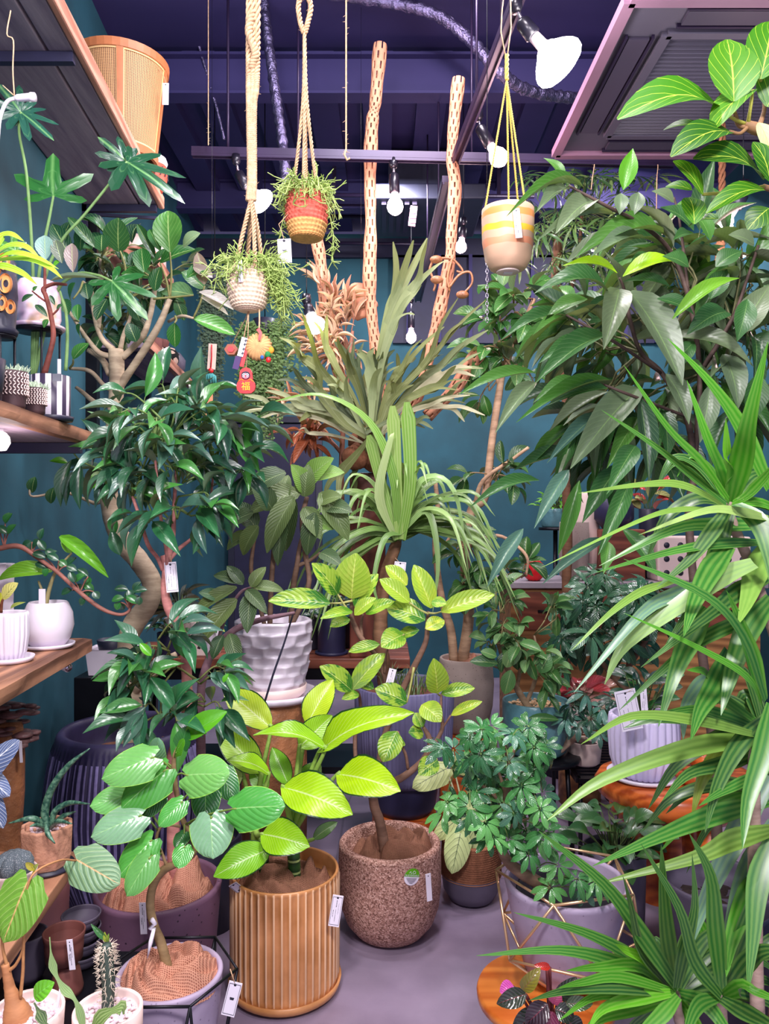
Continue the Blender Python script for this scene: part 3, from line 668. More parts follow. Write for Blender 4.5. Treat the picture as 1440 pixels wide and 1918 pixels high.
LF = dict(
 glossy=leafmat('glossy_leaf', hexc(110, 170, 110), .12, 8, .4, .1, .05, hexc(120, 180, 110), rough=.32, spec=1.0, trans=.1, emboss=.12),
 ficus=leafmat('oval_ficus_leaf', hexc(150, 190, 110), .55, 7, .45, .07, .06, hexc(190, 214, 140), rough=.35, emboss=.25),
 umb=leafmat('umbellata_leaf', hexc(100, 180, 90), .35, 7, .55, .1, .04, hexc(170, 220, 140), rough=.27, spec=.85, emboss=.6, edge=hexc(150, 210, 80), ew=.03),
 caud=leafmat('caudex_leaf', hexc(200, 214, 140), .6, 7, .5, .05, .05, hexc(226, 170, 120), rough=.45, emboss=.8),
 dief=leafmat('dieffenbachia_leaf', hexc(232, 246, 150), .25, 16, .35, .14, .055, hexc(246, 252, 214), edge=hexc(30, 66, 26), ew=.075, rough=.3, emboss=.3, trans=.22),
 alt=leafmat('variegated_ficus_leaf', hexc(214, 228, 110), .6, 9, .35, .06, .05, hexc(226, 236, 130), rough=.3, var=(hexc(150, 186, 60), 1.6), trans=.2),
 big=leafmat('backlit_ficus_leaf', hexc(196, 226, 70), .75, 5, .5, .045, .045, hexc(208, 228, 90), rough=.45, trans=.25, under=.2, emboss=.12),
 alii=leafmat('long_ficus_leaf', hexc(140, 170, 120), .22, 14, .25, .12, .05, hexc(150, 190, 110), rough=.34, emboss=.12),
 blade=leafmat('dracaena_leaf', hexc(150, 190, 100), 0, 3, .1, .05, .07, hexc(80, 150, 60), rough=.3, stripe=(hexc(150, 190, 90), 22), emboss=.1),
 grass=leafmat('grassy_leaf', hexc(190, 214, 120), 0, 3, .1, .05, .12, hexc(150, 190, 90), rough=.35, emboss=.1, stripe=(hexc(206, 220, 160), 30)),
 stag=leafmat('staghorn_frond', hexc(150, 156, 120), 0, 4, .1, .05, .10, hexc(168, 172, 132), rough=.65, emboss=.1, spec=.25, under=.4),
 copper=leafmat('copper_leaf', hexc(230, 170, 140), .2, 8, .3, .1, .06, hexc(230, 180, 150), rough=.5),
 schef=leafmat('umbrella_leaflet', hexc(110, 170, 120), .1, 8, .3, .1, .09, hexc(130, 190, 130), rough=.22, spec=.7, trans=.1),
 crink=leafmat('crinkled_leaf', hexc(130, 150, 110), .6, 12, .35, .09, .05, hexc(150, 170, 120), rough=.45, emboss=.7),
 cal=leafmat('caladium_leaf', hexc(36, 66, 40), .95, 6, .4, .07, .05, hexc(30, 60, 36), rough=.45),
 aloc=leafmat('silver_alocasia', hexc(236, 240, 246), .95, 7, .5, .08, .08, hexc(240, 244, 248), rough=.35),
 philo=leafmat('lobed_leaf', hexc(120, 180, 110), .25, 5, .3, .06, .05, hexc(140, 200, 120), rough=.3),
 pink=leafmat('dark_pink_leaf', hexc(110, 60, 70), .3, 7, .3, .1, .06, hexc(150, 40, 60), rough=.2, spec=.8, trans=.05),
)
# ================================================================ LEFT SIDE AND FOREGROUND
def at(u, d, z): return Vector(((u-720)/FPX*d, d, z))
C3 = lambda *names: [G[n] for n in names]
def tube_px(mb, pts, rpx, k=6, n=8, mi=0, wob=0):
    d = pts[0][2]; q = spline([P(*p) for p in pts], k); return mb.tube(q, lerps([x/FPX*d for x in rpx], len(q)), n, mi=mi, wob=wob)
# ---- big tree in the dark ribbed pot
b = at(236, 2.75, 0); pl = plant('potted_ficus', 'old twisted fig tree with thick bare trunk in dark ribbed floor pot', 'plant', b)
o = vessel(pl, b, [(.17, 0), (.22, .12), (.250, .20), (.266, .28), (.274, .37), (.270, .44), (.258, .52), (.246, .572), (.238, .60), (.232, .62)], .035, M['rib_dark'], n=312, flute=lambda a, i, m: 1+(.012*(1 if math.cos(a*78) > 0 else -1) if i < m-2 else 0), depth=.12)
o.data.materials.append(M['rib_highlight']); o.data.polygons.foreach_set('material_index', [1 if (k//312 < 8 and math.cos((k % 312+.5)*2*PI/312*78) > .6) else 0 for k in range(len(o.data.polygons))])
burlap(pl, b+Vector((.01, 0, .53)), .19, .08, seed=3)
mb = MB(); D = 2.75
tube_px(mb, [(246, 1400, D), (245, 1300, D), (238, 1215, D), (250, 1170, D), (278, 1130, D), (284, 1090, D), (258, 1048, D), (228, 1012, D), (208, 960, D), (204, 900, D), (206, 840, D), (214, 780, D), (219, 710, D), (217, 655, D)], [24, 19, 18, 20, 19, 18, 19, 19, 17, 15, 13, 13, 14, 14], 6, 14, wob=.03)
for pts, r in (([(222, 725, D), (245, 693, D-.02), (280, 640, D-.05), (302, 600, D-.07), (318, 560, D-.08)], [9, 7, 7, 6, 5]),
    ([(228, 670, D), (245, 655, D), (268, 628, D-.03), (280, 595, D-.04), (287, 560, D-.05), (292, 525, D-.05)], [7, 6, 6, 5, 5, 4]),
    ([(212, 655, D), (195, 640, D), (182, 615, D), (174, 575, D), (172, 545, D), (155, 528, D-.05)], [6, 5, 4, 4, 3, 3]),
    ([(184, 615, D), (186, 580, D+.05), (188, 530, D+.05), (190, 480, D+.05)], [5, 6, 6, 4]),
    ([(208, 668, D), (185, 660, D), (163, 634, D), (140, 600, D), (125, 575, D)], [6, 5, 4, 3, 3]),
    ([(206, 700, D), (190, 672, D+.05), (165, 655, D+.05)], [7, 6, 5]),
    ([(225, 655, D), (232, 625, D), (244, 592, D), (240, 565, D), (236, 520, D)], [5, 4, 3, 3, 2]),
    ([(218, 735, D), (195, 722, D), (168, 695, D), (130, 690, D)], [5, 4, 4, 3]), ([(206, 760, D), (180, 755, D), (155, 735, D), (142, 725, D)], [5, 5, 4, 3]),
    ([(316, 602, D), (340, 592, D-.1), (362, 596, D-.12)], [3, 3, 2]), ([(210, 790, D), (240, 770, D-.05), (270, 765, D-.1)], [5, 4, 2]),
    ([(200, 930, D), (180, 942, D), (165, 938, D), (120, 922, D-.06), (62, 930, D-.13), (55, 915, D-.13)], [6, 4, 3, 3, 2, 2]),
    ([(245, 1300, D), (275, 1275, D-.05), (305, 1240, D-.08), (330, 1225, D-.08)], [9, 8, 7, 5])): tube_px(mb, pts, r, 5, 8)
tw = MB(); d = D-.1; gr = G['mid']; dk = hexc(40, 92, 50); dd = G['dark']; bn = hexc(150, 128, 120)
BL = [(318, 472, 315, 395, 55, hexc(78, 136, 60)), (222, 472, 222, 408, 56, hexc(60, 112, 62)), (177, 463, 127, 407, 25, dk), (200, 457, 258, 408, 22, hexc(58, 104, 70)), (190, 470, 191, 440, 36, dk), (290, 483, 257, 420, 20, dk), (270, 510, 265, 465, 34, gr), (287, 520, 227, 513, 34, gr),
 (300, 493, 365, 467, 36, gr), (343, 462, 375, 437, 34, hexc(130, 160, 130)), (383, 533, 370, 473, 27, bn), (362, 553, 303, 547, 44, hexc(96, 140, 100)), (383, 540, 340, 510, 40, gr), (362, 597, 440, 627, 40, hexc(70, 150, 40)), (373, 547, 437, 580, 24, hexc(176, 166, 168)), (377, 557, 427, 590, 14, hexc(190, 180, 176)),
 (327, 605, 328, 650, 28, gr), (290, 545, 300, 500, 30, dk), (133, 565, 141, 530, 30, gr), (146, 600, 146, 570, 18, gr), (150, 607, 152, 633, 24, hexc(60, 130, 40)), (137, 673, 166, 643, 26, hexc(54, 122, 48)), (120, 560, 128, 590, 22, dk), (215, 540, 240, 575, 26, dd), (240, 560, 262, 600, 30, dd), (200, 560, 180, 600, 26, dd), (255, 640, 240, 605, 28, dd), (165, 560, 160, 530, 26, dd), (350, 520, 395, 500, 30, gr), (130, 480, 98, 420, 34, dd), (110, 470, 132, 415, 30, dd), (150, 470, 160, 420, 28, dk), (246, 500, 262, 470, 24, dd), (330, 560, 345, 600, 24, dk), (300, 470, 280, 430, 22, gr), (362, 500, 398, 520, 26, bn), (400, 600, 440, 590, 0, 0)]
for bu, bv, tu, tv, wd, c in BL:
    if wd: leaf(pl, 'oval', bu, bv, tu, tv, wd, d+R.uniform(-.08, .06), LF['ficus'], c, bend=R.choice((.03, .07)), fold=.2, dd=R.uniform(-.05, .05))
for s, e in (((318, 560), (318, 472)), ((290, 530), (270, 510)), ((190, 480), (195, 458)), ((318, 560), (300, 493)), ((362, 596), (383, 535)), ((328, 592), (327, 605)), ((287, 560), (362, 553)), ((236, 520), (225, 470)), ((155, 528), (137, 560)), ((140, 600), (147, 602)), ((130, 690), (137, 673))): tube_px(tw, [(*s, D-.08), ((s[0]+e[0])/2+3, (s[1]+e[1])/2, D-.09), (*e, d)], [2.2, 2, 1.6], 4, 6)
bush(pl, tw, [P(190, 500, D), P(240, 560, D), P(172, 560, D)], [(225, 550, D+.08, 70, 55, .08, 7), (215, 620, D+.12, 45, 30, .05, 4), (205, 470, D+.1, 70, 35, .06, 5), (320, 520, D+.1, 60, 50, .06, 3)], .003, 5, 'oval', .10, .55, LF['ficus'], [dd, dk, G['deep']], droop=.1)
for e in ((60, 905), (95, 925), (150, 905)): leaf(pl, 'oval', e[0], e[1]+18, e[0]+6, e[1]-12, 22, D-.13, LF['ficus'], dk)
mb.build('trunk', M['bark'], pl, color=hexc(206, 184, 160)); tw.build('twig', M['stem'], pl, color=hexc(150, 150, 90))
# ---- pale pink trunk ficus in the purple concrete pot
b = at(297, 2.2, 0); pl = plant('potted_ficus', 'bushy glossy fig with smooth pink trunk in purple pitted concrete pot', 'plant', b)
vessel(pl, b, [(.142, 0), (.148, .012), (.162, .16), (.176, .325), (.178, .335)], .016, M['purple_concrete'], n=56, depth=.06)
burlap(pl, b+Vector((0, 0, .285)), .158, .16, M['burlap_pink'], seed=5, fold=.45)
mb = MB(); D = 2.22
tube_px(mb, [(338, 1670, D), (326, 1600, D), (324, 1500, D), (322, 1420, D), (338, 1380, D), (350, 1330, D), (349, 1250, D), (346, 1215, D), (335, 1175, D), (316, 1140, D), (309, 1105, D), (311, 1060, D), (306, 1040, D)], [15, 13, 11, 10, 10, 10, 10, 10, 10, 9, 8, 7, 6], 6, 12)
for pts, r in (([(306, 1068, D), (295, 1045, D), (277, 1020, D-.03), (262, 970, D-.05), (248, 930, D-.05)], [5, 4, 4, 3, 3]), ([(311, 1062, D), (318, 1030, D), (324, 1000, D), (326, 950, D), (330, 880, D)], [6, 6, 5, 4, 3]), ([(312, 1055, D), (335, 1028, D+.03), (362, 1005, D+.05), (390, 960, D+.08), (400, 880, D+.1)], [4, 4, 3, 3, 2]), ([(310, 1070, D), (312, 1040, D-.05), (300, 960, D-.1), (290, 850, D-.1)], [3, 3, 3, 2])): tube_px(mb, pts, r, 5, 8)
mb.build('trunk', M['bark'], pl, color=hexc(226, 150, 148))
tw = MB(); cols = [hexc(40, 92, 62), hexc(32, 78, 56), hexc(52, 108, 76), hexc(46, 110, 66), hexc(70, 140, 60), hexc(74, 116, 100)]
A = [P(248, 930, 2.17), P(330, 880, 2.22), P(400, 880, 2.32), P(290, 850, 2.12), P(326, 950, 2.22)]
bush(pl, tw, A, [(300, 790, 2.15, 130, 75, .16, 10), (250, 850, 2.25, 85, 65, .12, 7), (400, 800, 2.25, 120, 80, .14, 9), (330, 900, 2.15, 140, 65, .12, 8), (212, 885, 2.42, 55, 45, .06, 3), (455, 890, 2.3, 70, 60, .1, 4), (340, 980, 2.2, 110, 45, .1, 5), (370, 735, 2.2, 90, 35, .1, 4)], .0032, 5, 'lance', .128, .36, LF['glossy'], cols, droop=.55, bend=.1)
for q in ((132, 836, 64, 845, 26, cols[1]), (128, 868, 92, 864, 15, G['bright']), (134, 862, 114, 950, 28, cols[0]), (142, 880, 124, 948, 22, cols[1]), (200, 884, 170, 918, 28, G['bright']), (152, 870, 150, 955, 26, cols[1]), (215, 1000, 212, 960, 20, G['mid']), (225, 1040, 208, 990, 26, cols[2])): leaf(pl, 'lance', *q[:5], 2.3, LF['glossy'], q[5], .08, .3)
tube_px(tw, [(235, 895, 2.25), (190, 880, 2.3), (150, 862, 2.3), (130, 836, 2.3)], [2.4, 2, 1.6, 1.2], 5, 6)
tw.build('twig', M['stem'], pl, color=hexc(110, 140, 70)); tag('bordered price card tied to the smooth pink fig trunk', P(321, 1081, 2.19), .034, .086, (5,), border=True, string=[P(321, 1052, 2.2), P(318, 1040, 2.2)])
# a lower shoot cluster of the same bush
mb = MB(); bush(pl, mb, [P(345, 1330, 2.2), P(330, 1250, 2.2), P(350, 1360, 2.2)], [(250, 1270, 2.05, 75, 60, .08, 5), (300, 1200, 2.08, 60, 40, .07, 3), (400, 1290, 2.08, 55, 55, .07, 4), (290, 1350, 2.0, 60, 35, .06, 3)], .003, 6, 'lance', .118, .36, LF['glossy'], cols, droop=.5, bend=.1)
for q in ((348, 1384, 425, 1333, 42, G['bright']), (340, 1408, 350, 1360, 34, G['mid']), (283, 1228, 262, 1205, 16, G['bright']), (418, 1278, 428, 1262, 10, G['bright'])): leaf(pl, 'oval', *q[:5], 1.95, LF['alt'] if 0 else LF['glossy'], q[5], .06, .3)
mb.build('shoot', M['stem'], pl, color=hexc(120, 130, 70))
# ---- umbellata fig, burlap pot in black geometric stand
b = at(318, 1.72, 0); cz = .13
pl = plant('potted_ficus', 'heart-leaved fig with crooked stem in grey pot heaped with pink burlap', 'plant', b)
vessel(pl, b, [(.075, cz), (.09, cz+.03), (.108, cz+.14), (.116, cz+.235), (.117, cz+.24)], .012, M['concrete'], n=48, depth=.05)
burlap(pl, b+Vector((.004, 0, cz+.222)), .111, .09, M['burlap_pink'], seed=11, turns=1.6, fold=.6)
mb = MB(); D = 1.70
tube_px(mb, [(318, 1830, D), (302, 1768, D), (289, 1735, D), (281, 1695, D), (288, 1655, D), (306, 1630, D), (330, 1618, D), (352, 1608, D), (366, 1588, D), (358, 1562, D), (344, 1540, D), (336, 1510, D), (327, 1460, D), (326, 1420, D), (333, 1400, D)], [10, 9, 8, 8, 8, 8, 7, 7, 6, 6, 5, 5, 5, 4, 3], 6, 10)
tube_px(mb, [(312, 1622, D), (302, 1595, D), (293, 1575, D), (300, 1550, D), (316, 1545, D), (338, 1548, D)], [3, 3, 3, 3, 3, 3], 5, 6)
mb.build('trunk', M['bark'], pl, color=hexc(168, 138, 100))
MB().tube([P(284, 1722, 1.675), P(290, 1730, 1.68), P(281, 1738, 1.68), P(290, 1742, 1.68)], .005, 8).tube([P(288, 1740, 1.67), P(282, 1765, 1.66), P(276, 1795, 1.66)], [.004, .005, .001], 6).build('tie', M['paper'], pl, label='white paper tie knotted round the stem')
tw = MB(); U = LF['umb']; g1, g2, g3, g4 = hexc(120, 190, 100), hexc(82, 168, 70), hexc(128, 176, 140), hexc(50, 118, 60)
for (bu, bv, tu, tv, wd, c, st, dz) in ((287, 1419, 190, 1459, 76, g1, (325, 1445), 0), (309, 1443, 226, 1516, 78, g2, (328, 1452), .02), (292, 1425, 297, 1382, 40, g3, (327, 1440), .06), (255, 1486, 168, 1510, 60, g1, (300, 1550), .04), (264, 1528, 170, 1568, 72, g3, (296, 1556), -.02), (302, 1484, 268, 1532, 42, g4, (300, 1550), .05), (341, 1502, 297, 1548, 44, g2, (338, 1530), -.03), (350, 1452, 430, 1450, 82, g1, (328, 1455), 0),
   (395, 1530, 399, 1609, 84, g3, (346, 1545), -.03), (284, 1574, 222, 1643, 66, g2, (302, 1595), -.02), (281, 1606, 237, 1679, 56, g1, (303, 1600), -.05), (346, 1586, 334, 1627, 40, g2, (356, 1600), -.04), (386, 1478, 384, 1540, 56, g4, (340, 1510), .05), (438, 1515, 534, 1510, 84, g2, (346, 1545), -.05), (330, 1410, 345, 1385, 22, G['bright'], (327, 1420), 0), (410, 1440, 440, 1500, 50, g4, (340, 1500), .08), (345, 1560, 330, 1590, 30, g4, (345, 1545), .02)):
    leaf(pl, 'heart', bu, bv, tu, tv, wd, D-.04+dz, U, c, .05, .0, dd=-.03, stalk=(st[0], st[1], D), mb=tw)
tw.build('leaf_stalk', M['stem'], pl, color=hexc(130, 160, 70))
# geometric black stand
t = thing('plant_stand', 'black geometric wire stand holding the burlap topped grey pot', 'plant stand', b)
def wire_cage(t, c, rings, m, r, n=6, ph=.3):
    mb = MB(); pts = [[Vector(c)+Vector((rr*math.cos(ph+(k+o)*2*PI/n), rr*math.sin(ph+(k+o)*2*PI/n), z)) for k in range(n)] for rr, z, o in rings]
    for i, q in enumerate(pts):
        o = MB(); 
        for k in range(n): o.tube([q[k], q[(k+1)%n]], r, 6)
        o.build('ring', m, t)
    for i in range(len(pts)-1):
        for k in range(n):
            o = MB(); a = pts[i][k]; o.tube([a, pts[i+1][k]], r, 6)
            if rings[i+1][2] != rings[i][2]: o.tube([a, pts[i+1][k-1 if rings[i+1][2] > rings[i][2] else (k+1)%n]], r, 6)
            o.build('strut', m, t)
    for k in range(3): MB().tube([pts[0][k*2], Vector((c[0], c[1], pts[0][0].z))], r, 6).build('floor_bar', m, t)
    return pts
wire_cage(t, b, [(.10, .008, .5), (.15, .376, 0)], M['black'], .0032, 6, .02)
MB().lathe([(.001, 0), (.074, 0), (.074, .006), (.001, .006)], b+Vector((0, 0, .123)), 24).build('cradle', M['black'], t)
for k in range(3): MB().tube([b+Vector((.07*math.cos(k*2.1), .07*math.sin(k*2.1), .125)), b+Vector((.1*math.cos(k*2.1), .1*math.sin(k*2.1), .008))], .003, 6).build('leg', M['black'], t)
# ---- lower left shelves: caudex plant
b = at(50, 1.18, .51); pl = plant('caudex_fig', 'swollen-stemmed fig with broad pale veined leaves in white pebble pot', 'plant', b)
vessel(pl, b, [(.04, 0), (.049, .03), (.054, .11), (.055, .125)], .006, M['cream'], depth=.015); pebbles(pl, b+Vector((0, 0, .112)), .046, n=230, s=.0045)
mb = MB(); D = 1.18; tube_px(mb, [(35, 1918, D), (30, 1895, D), (24, 1872, D), (18, 1850, D), (14, 1830, D), (9, 1806, D)], [28, 24, 14, 10, 8, 7], 5, 12, wob=.05)
mb.build('caudex', M['bark'], pl, color=hexc(206, 140, 96)); mb = MB()
for q in ([(17, 1818, D), (30, 1806, D), (42, 1780, D), (46, 1745, D), (52, 1656, D)], [(38, 1870, D), (43, 1820, D), (44, 1780, D), (48, 1700, D), (60, 1640, D), (110, 1612, D+.05), (143, 1612, D+.1)], [(14, 1812, D), (6, 1780, D), (2, 1740, D), (-10, 1700, D)]): tube_px(mb, q, [3.5, 3, 2.5, 2, 2], 5, 7)
mb.build('leaf_stalk', M['stem'], pl, color=hexc(196, 140, 90))
leaf(pl, 'heart', 52, 1652, 6, 1766, 96, D, LF['caud'], hexc(120, 170, 60), .04, .05, dd=-.02); leaf(pl, 'heart', 143, 1610, 224, 1657, 80, D+.1, LF['caud'], hexc(112, 148, 112), .05, .05, dd=-.02)
leaf(pl, 'heart', -10, 1700, -50, 1760, 60, D, LF['caud'], hexc(190, 196, 60), .05, .05); leaf(pl, 'egg', 8, 1745, 0, 1690, 14, D, LF['caud'], hexc(220, 210, 40), .1)
MB().box(P(110, 1870, D-.02), (.004, .0015, .03), Matrix.Rotation(.2, 3, 'Y')).build('plant_label', M['paper'], pl, False)
# columnar cactus
b = at(202, 1.22, .51); pl = plant('columnar_cactus', 'dark upright cactus bristling with white spines in round white pebble pot', 'cactus', b)
vessel(pl, b, [(.036, 0), (.046, .02), (.053, .07), (.0535, .102)], .006, M['cream'], depth=.014); pebbles(pl, b+Vector((0, 0, .091)), .044, n=210, s=.0042)
D = 1.22; q = spline([P(201, 1893, D), P(203, 1840, D), P(199, 1795, D), P(200, 1768, D)], 8); n = len(q); rad = lerps([.0095, .0105, .0115, .011, .007], n)
mb = MB(); mb.tube(q, rad, 16)
for i in range(len(mb.v)): 
    a = i % 16
    if a % 2: c = q[min(i//16, n-1)]; mb.v[i] = c+(mb.v[i]-c)*.84
mb.build('stem', M['cactusskin'], pl); sp = MB()
for i in range(2, n):
    for k in range(8):
        a = k*2*PI/8; 
        if (i+k) % 2: continue
        c = q[i]; o = Vector((math.cos(a), math.sin(a), 0)); s = c+o*rad[i]
        for j in range(6):
            e = s+(o+Vector((R.uniform(-.8, .8), R.uniform(-.8, .8), R.uniform(-.7, .9)))).normalized()*R.uniform(.006, .012); sp.tube([s, e], [.0005, .0002], 3, False)
sp.build('spines', M['spine'], pl, kind='stuff')
leaf(pl, 'long', 199, 1760, 170, 1730, 11, D, LF['philo'], hexc(70, 120, 70), .05); leaf(pl, 'long', 200, 1764, 196, 1745, 9, D, LF['philo'], hexc(170, 180, 60)); leaf(pl, 'long', 202, 1764, 204, 1748, 7, D, LF['philo'], hexc(120, 150, 60))
MB().box(P(228, 1893, D-.045), (.009, .0015, .026), Matrix.Rotation(.15, 3, 'Y')).build('plant_label', M['paper'], pl, False)
# flat stemmed cactus
b = at(160, 1.03, .51); pl = plant('jungle_cactus', 'flat-stemmed green jungle cactus arching up beside the spiny cactus', 'cactus', b)
vessel(pl, b, [(.035, 0), (.043, .02), (.047, .065), (.0475, .07)], .006, M['cream'], depth=.014); disc(pl, b+Vector((0, 0, .058)), .04, M['soil'])
D = 1.05; fl = hexc(126, 160, 100)
for pts, w_, c in (([(160, 2090, D), (158, 1960, D), (152, 1905, D), (140, 1872, D), (120, 1852, D), (103, 1822, D), (96, 1790, D), (93, 1755, D)], 20, fl), ([(150, 2090, D), (110, 1980, D), (84, 1918, D), (64, 1878, D)], 30, hexc(70, 104, 62)), ([(170, 2090, D), (172, 1960, D), (182, 1912, D), (226, 1888, D), (232, 1900, D)], 36, hexc(92, 120, 56))):
    o = blade(pl, pts, w_, LF['grass'], c, prof=lambda t, w_=w_: w_/FPX*D*(.55+.25*math.sin(t*26))*max(.15, min(1, (1.02-t)*4)), name='stem', fold=.1)
leaf(pl, 'oval', 64, 1868, 102, 1840, 34, D, LF['philo'], hexc(110, 190, 50), .08)
# star cactus
b = at(26, 1.62, .58); pl = plant('star_cactus', 'grey ribbed star cactus in small cream pot on the low plank shelf', 'cactus', b)
vessel(pl, b, [(.034, 0), (.042, .012), (.046, .062), (.0465, .066)], .005, M['cream'], depth=.012); disc(pl, b+Vector((0, 0, .056)), .04, M['pebble'])
mb = MB(); mb.lathe([(.03*1.0+.001, .0), (.040, .012), (.041, .024), (.034, .038), (.02, .047), (.001, .05)], b+Vector((0, 0, .056)), 64, lambda a, i: .80+.2*abs(math.cos(a*4))**.6)
mb.build('stem', _spk('star_cactus_skin', hexc(98, 110, 118), hexc(226, 226, 230), .22, .7, 420), pl)
mb = MB(); tube_px(mb, [(60, 1640, 1.58), (64, 1630, 1.58), (60, 1622, 1.58)], [2, 2, 2], 4, 6); mb.build('flower_stalk', M['stem'], pl, color=hexc(200, 190, 60)); leaf(pl, 'oval', 66, 1630, 48, 1616, 12, 1.58, LF['caud'], hexc(200, 190, 60)); leaf(pl, 'oval', 62, 1632, 72, 1618, 9, 1.58, LF['caud'], hexc(170, 190, 90))
# octagonal pot with gasteria
b = at(88, 1.77, .582); pl = plant('potted_succulent', 'banded snake-leaved succulent in carved octagonal sandstone pot', 'plant', b)
MB().lathe([(.001, 0), (.058, 0), (.06, .006), (.001, .006)], b, 30).build('saucer', M['dark'], pl)
MB().lathe([(.001, .006), (.048, .006), (.056, .03), (.059, .098), (.05, .1), (.049, .085), (.001, .085)], b, 8).build('pot', mat('sandstone', hexc(190, 138, 112), .8, var=.22, scale=30, bump=.8, bscale=80), pl, False, bevel=.003)
pebbles(pl, b+Vector((0, 0, .086)), .044, n=120, s=.004); D = 1.76; gm = NT('banded_leaf'); co = gm.coord('Object'); nn = gm.noise(co, 120, 3)
gas = gm.fin(gm.ramp(nn, [(.4, hexc(34, 74, 62)), (.65, hexc(96, 136, 110))]), .4)
for pts, r in (([(90, 1550, D), (84, 1520, D), (98, 1475, D), (130, 1432, D), (168, 1402, D)], [7, 8, 7, 5, 1]), ([(96, 1548, D), (103, 1520, D), (130, 1504, D), (168, 1506, D-.03)], [6, 6, 5, 1]), ([(84, 1548, D), (60, 1533, D-.03), (16, 1542, D-.04)], [6, 6, 1]), ([(86, 1545, D-.04), (90, 1562, D-.06), (103, 1580, D-.07)], [4, 5, 1]), ([(95, 1548, D), (110, 1538, D-.03), (135, 1543, D-.05)], [5, 5, 1]), ([(98, 1545, D+.02), (120, 1528, D+.02), (142, 1520, D+.02)], [4, 5, 1]), ([(86, 1550, D), (68, 1545, D-.03), (56, 1548, D-.05)], [4, 4, 1])):
    o = MB(); tube_px(o, pts, r, 6, 8); o.build('leaf', gas, pl)
# bark column with shaggy top
b = at(12, 2.2, 0); t = thing('bark_column', 'glossy brown bark column with flaky shaggy top against the left wall', 'column', b)
mb = MB(); q = [b+Vector((.006*math.sin(i), 0, i*.1)) for i in range(9)]; mb.tube(q, [.052, .051, .05, .05, .05, .049, .048, .047, .04], 18, wob=.06); mb.build('trunk', M['clay_brown'], t)
fl = mat('bark_flake', hexc(116, 84, 84), .4, var=.4, scale=40, bump=.8, bscale=60)
for i in range(46):
    a = R.uniform(0, 2*PI); z = R.uniform(.73, .845); r = R.uniform(.02, .062); c = b+Vector((r*math.cos(a)+.014, r*math.sin(a), z)); o = MB(); o.ball(c, R.uniform(.014, .028), 8, 5, sq=(1.2, 1, .35)); o.build('bark_flake', fl, t)
tag('narrow paper tag hanging on the bark column', P(39, 1408, 2.13), .008, .06, (3,), lines=False)
# silver alocasia at the left edge
b = at(-70, 1.42, .582); pl = plant('potted_alocasia', 'silver alocasia with white and dark veined leaves at the left edge', 'plant', b)
vessel(pl, b, [(.04, 0), (.05, .09)], .006, M['dark'], depth=.015); disc(pl, b+Vector((0, 0, .075)), .042, M['soil']); mb = MB()
for bu, bv, tu, tv, w_ in ((-34, 1448, 36, 1386, 52), (-28, 1450, 18, 1492, 40), (-24, 1490, 6, 1552, 40), (-60, 1400, -20, 1340, 50)):
    leaf(pl, 'heart', bu, bv, tu, tv, w_, 1.42, LF['aloc'], hexc(96, 110, 150), .04, 0); tube_px(mb, [(-70, 1790, 1.42), (-60, 1600, 1.42), (bu-4, bv+10, 1.42), (bu, bv, 1.42)], [3, 3, 2, 2], 5, 6)
mb.build('leaf_stalk', M['stem'], pl, color=hexc(150, 150, 140))
# pots stored under the low shelf
b = at(50, 2.06, 0); vessel(thing('empty_pot', 'tall mauve pot standing under the end of the low plank shelf', 'pot', b), b, [(.085, 0), (.095, .01), (.108, .40), (.11, .42)], .008, M['mauve'])
t = thing('storage_rack', 'low black rack stacked with spare dark pots beneath the plank shelf', 'rack', at(95, 1.76, 0)); c = at(85, 1.74, .312)
MB().box(c, (.34, .30, .016)).build('shelf_board', M['black'], t, False)
for x in (-.15, .15):
    for y in (-.13, .13): MB().box((c.x+x, c.y+y, .152), (.018, .018, .304)).build('leg', M['black'], t, False)
def pot0(label, u, d, z, prof, th, m, **k): b = at(u, d, z); t = thing('empty_pot', label, 'pot', b); vessel(t, b, prof, th, m, **k); return t
pot0('lower dark terracotta pot upside down under its twin', 125, 1.73, .32, [(.034, 0), (.036, .012), (.028, .052), (.022, .062)], .004, M['terracotta'])
pot0('upper dark terracotta pot with flaring rim and price tag', 120, 1.73, .385, [(.024, 0), (.03, .012), (.044, .06), (.046, .072)], .004, M['terracotta'])
for i in range(4): pot0('%s grey clay saucer bowl in the stack behind the terracotta pots' % ('lowest', 'second lowest', 'second highest', 'topmost')[i], 152, 1.84, .32+i*.03, [(.03, 0), (.044, .022), (.046, .028)], .004, M['greyclay'])
pot0('wide grey clay pot leaning by the low shelf edge', 52, 1.78, .32, [(.03, 0), (.04, .02), (.043, .10), (.044, .105)], .005, M['greyclay'])
pot0('shallow grey bowl in front of the wide grey clay pot', 78, 1.66, .32, [(.02, 0), (.03, .012), (.034, .03)], .004, M['greyclay'])
tag('long tag with dark print on the upper terracotta pot', P(133, 1788, 1.675), .013, .066, (6,))
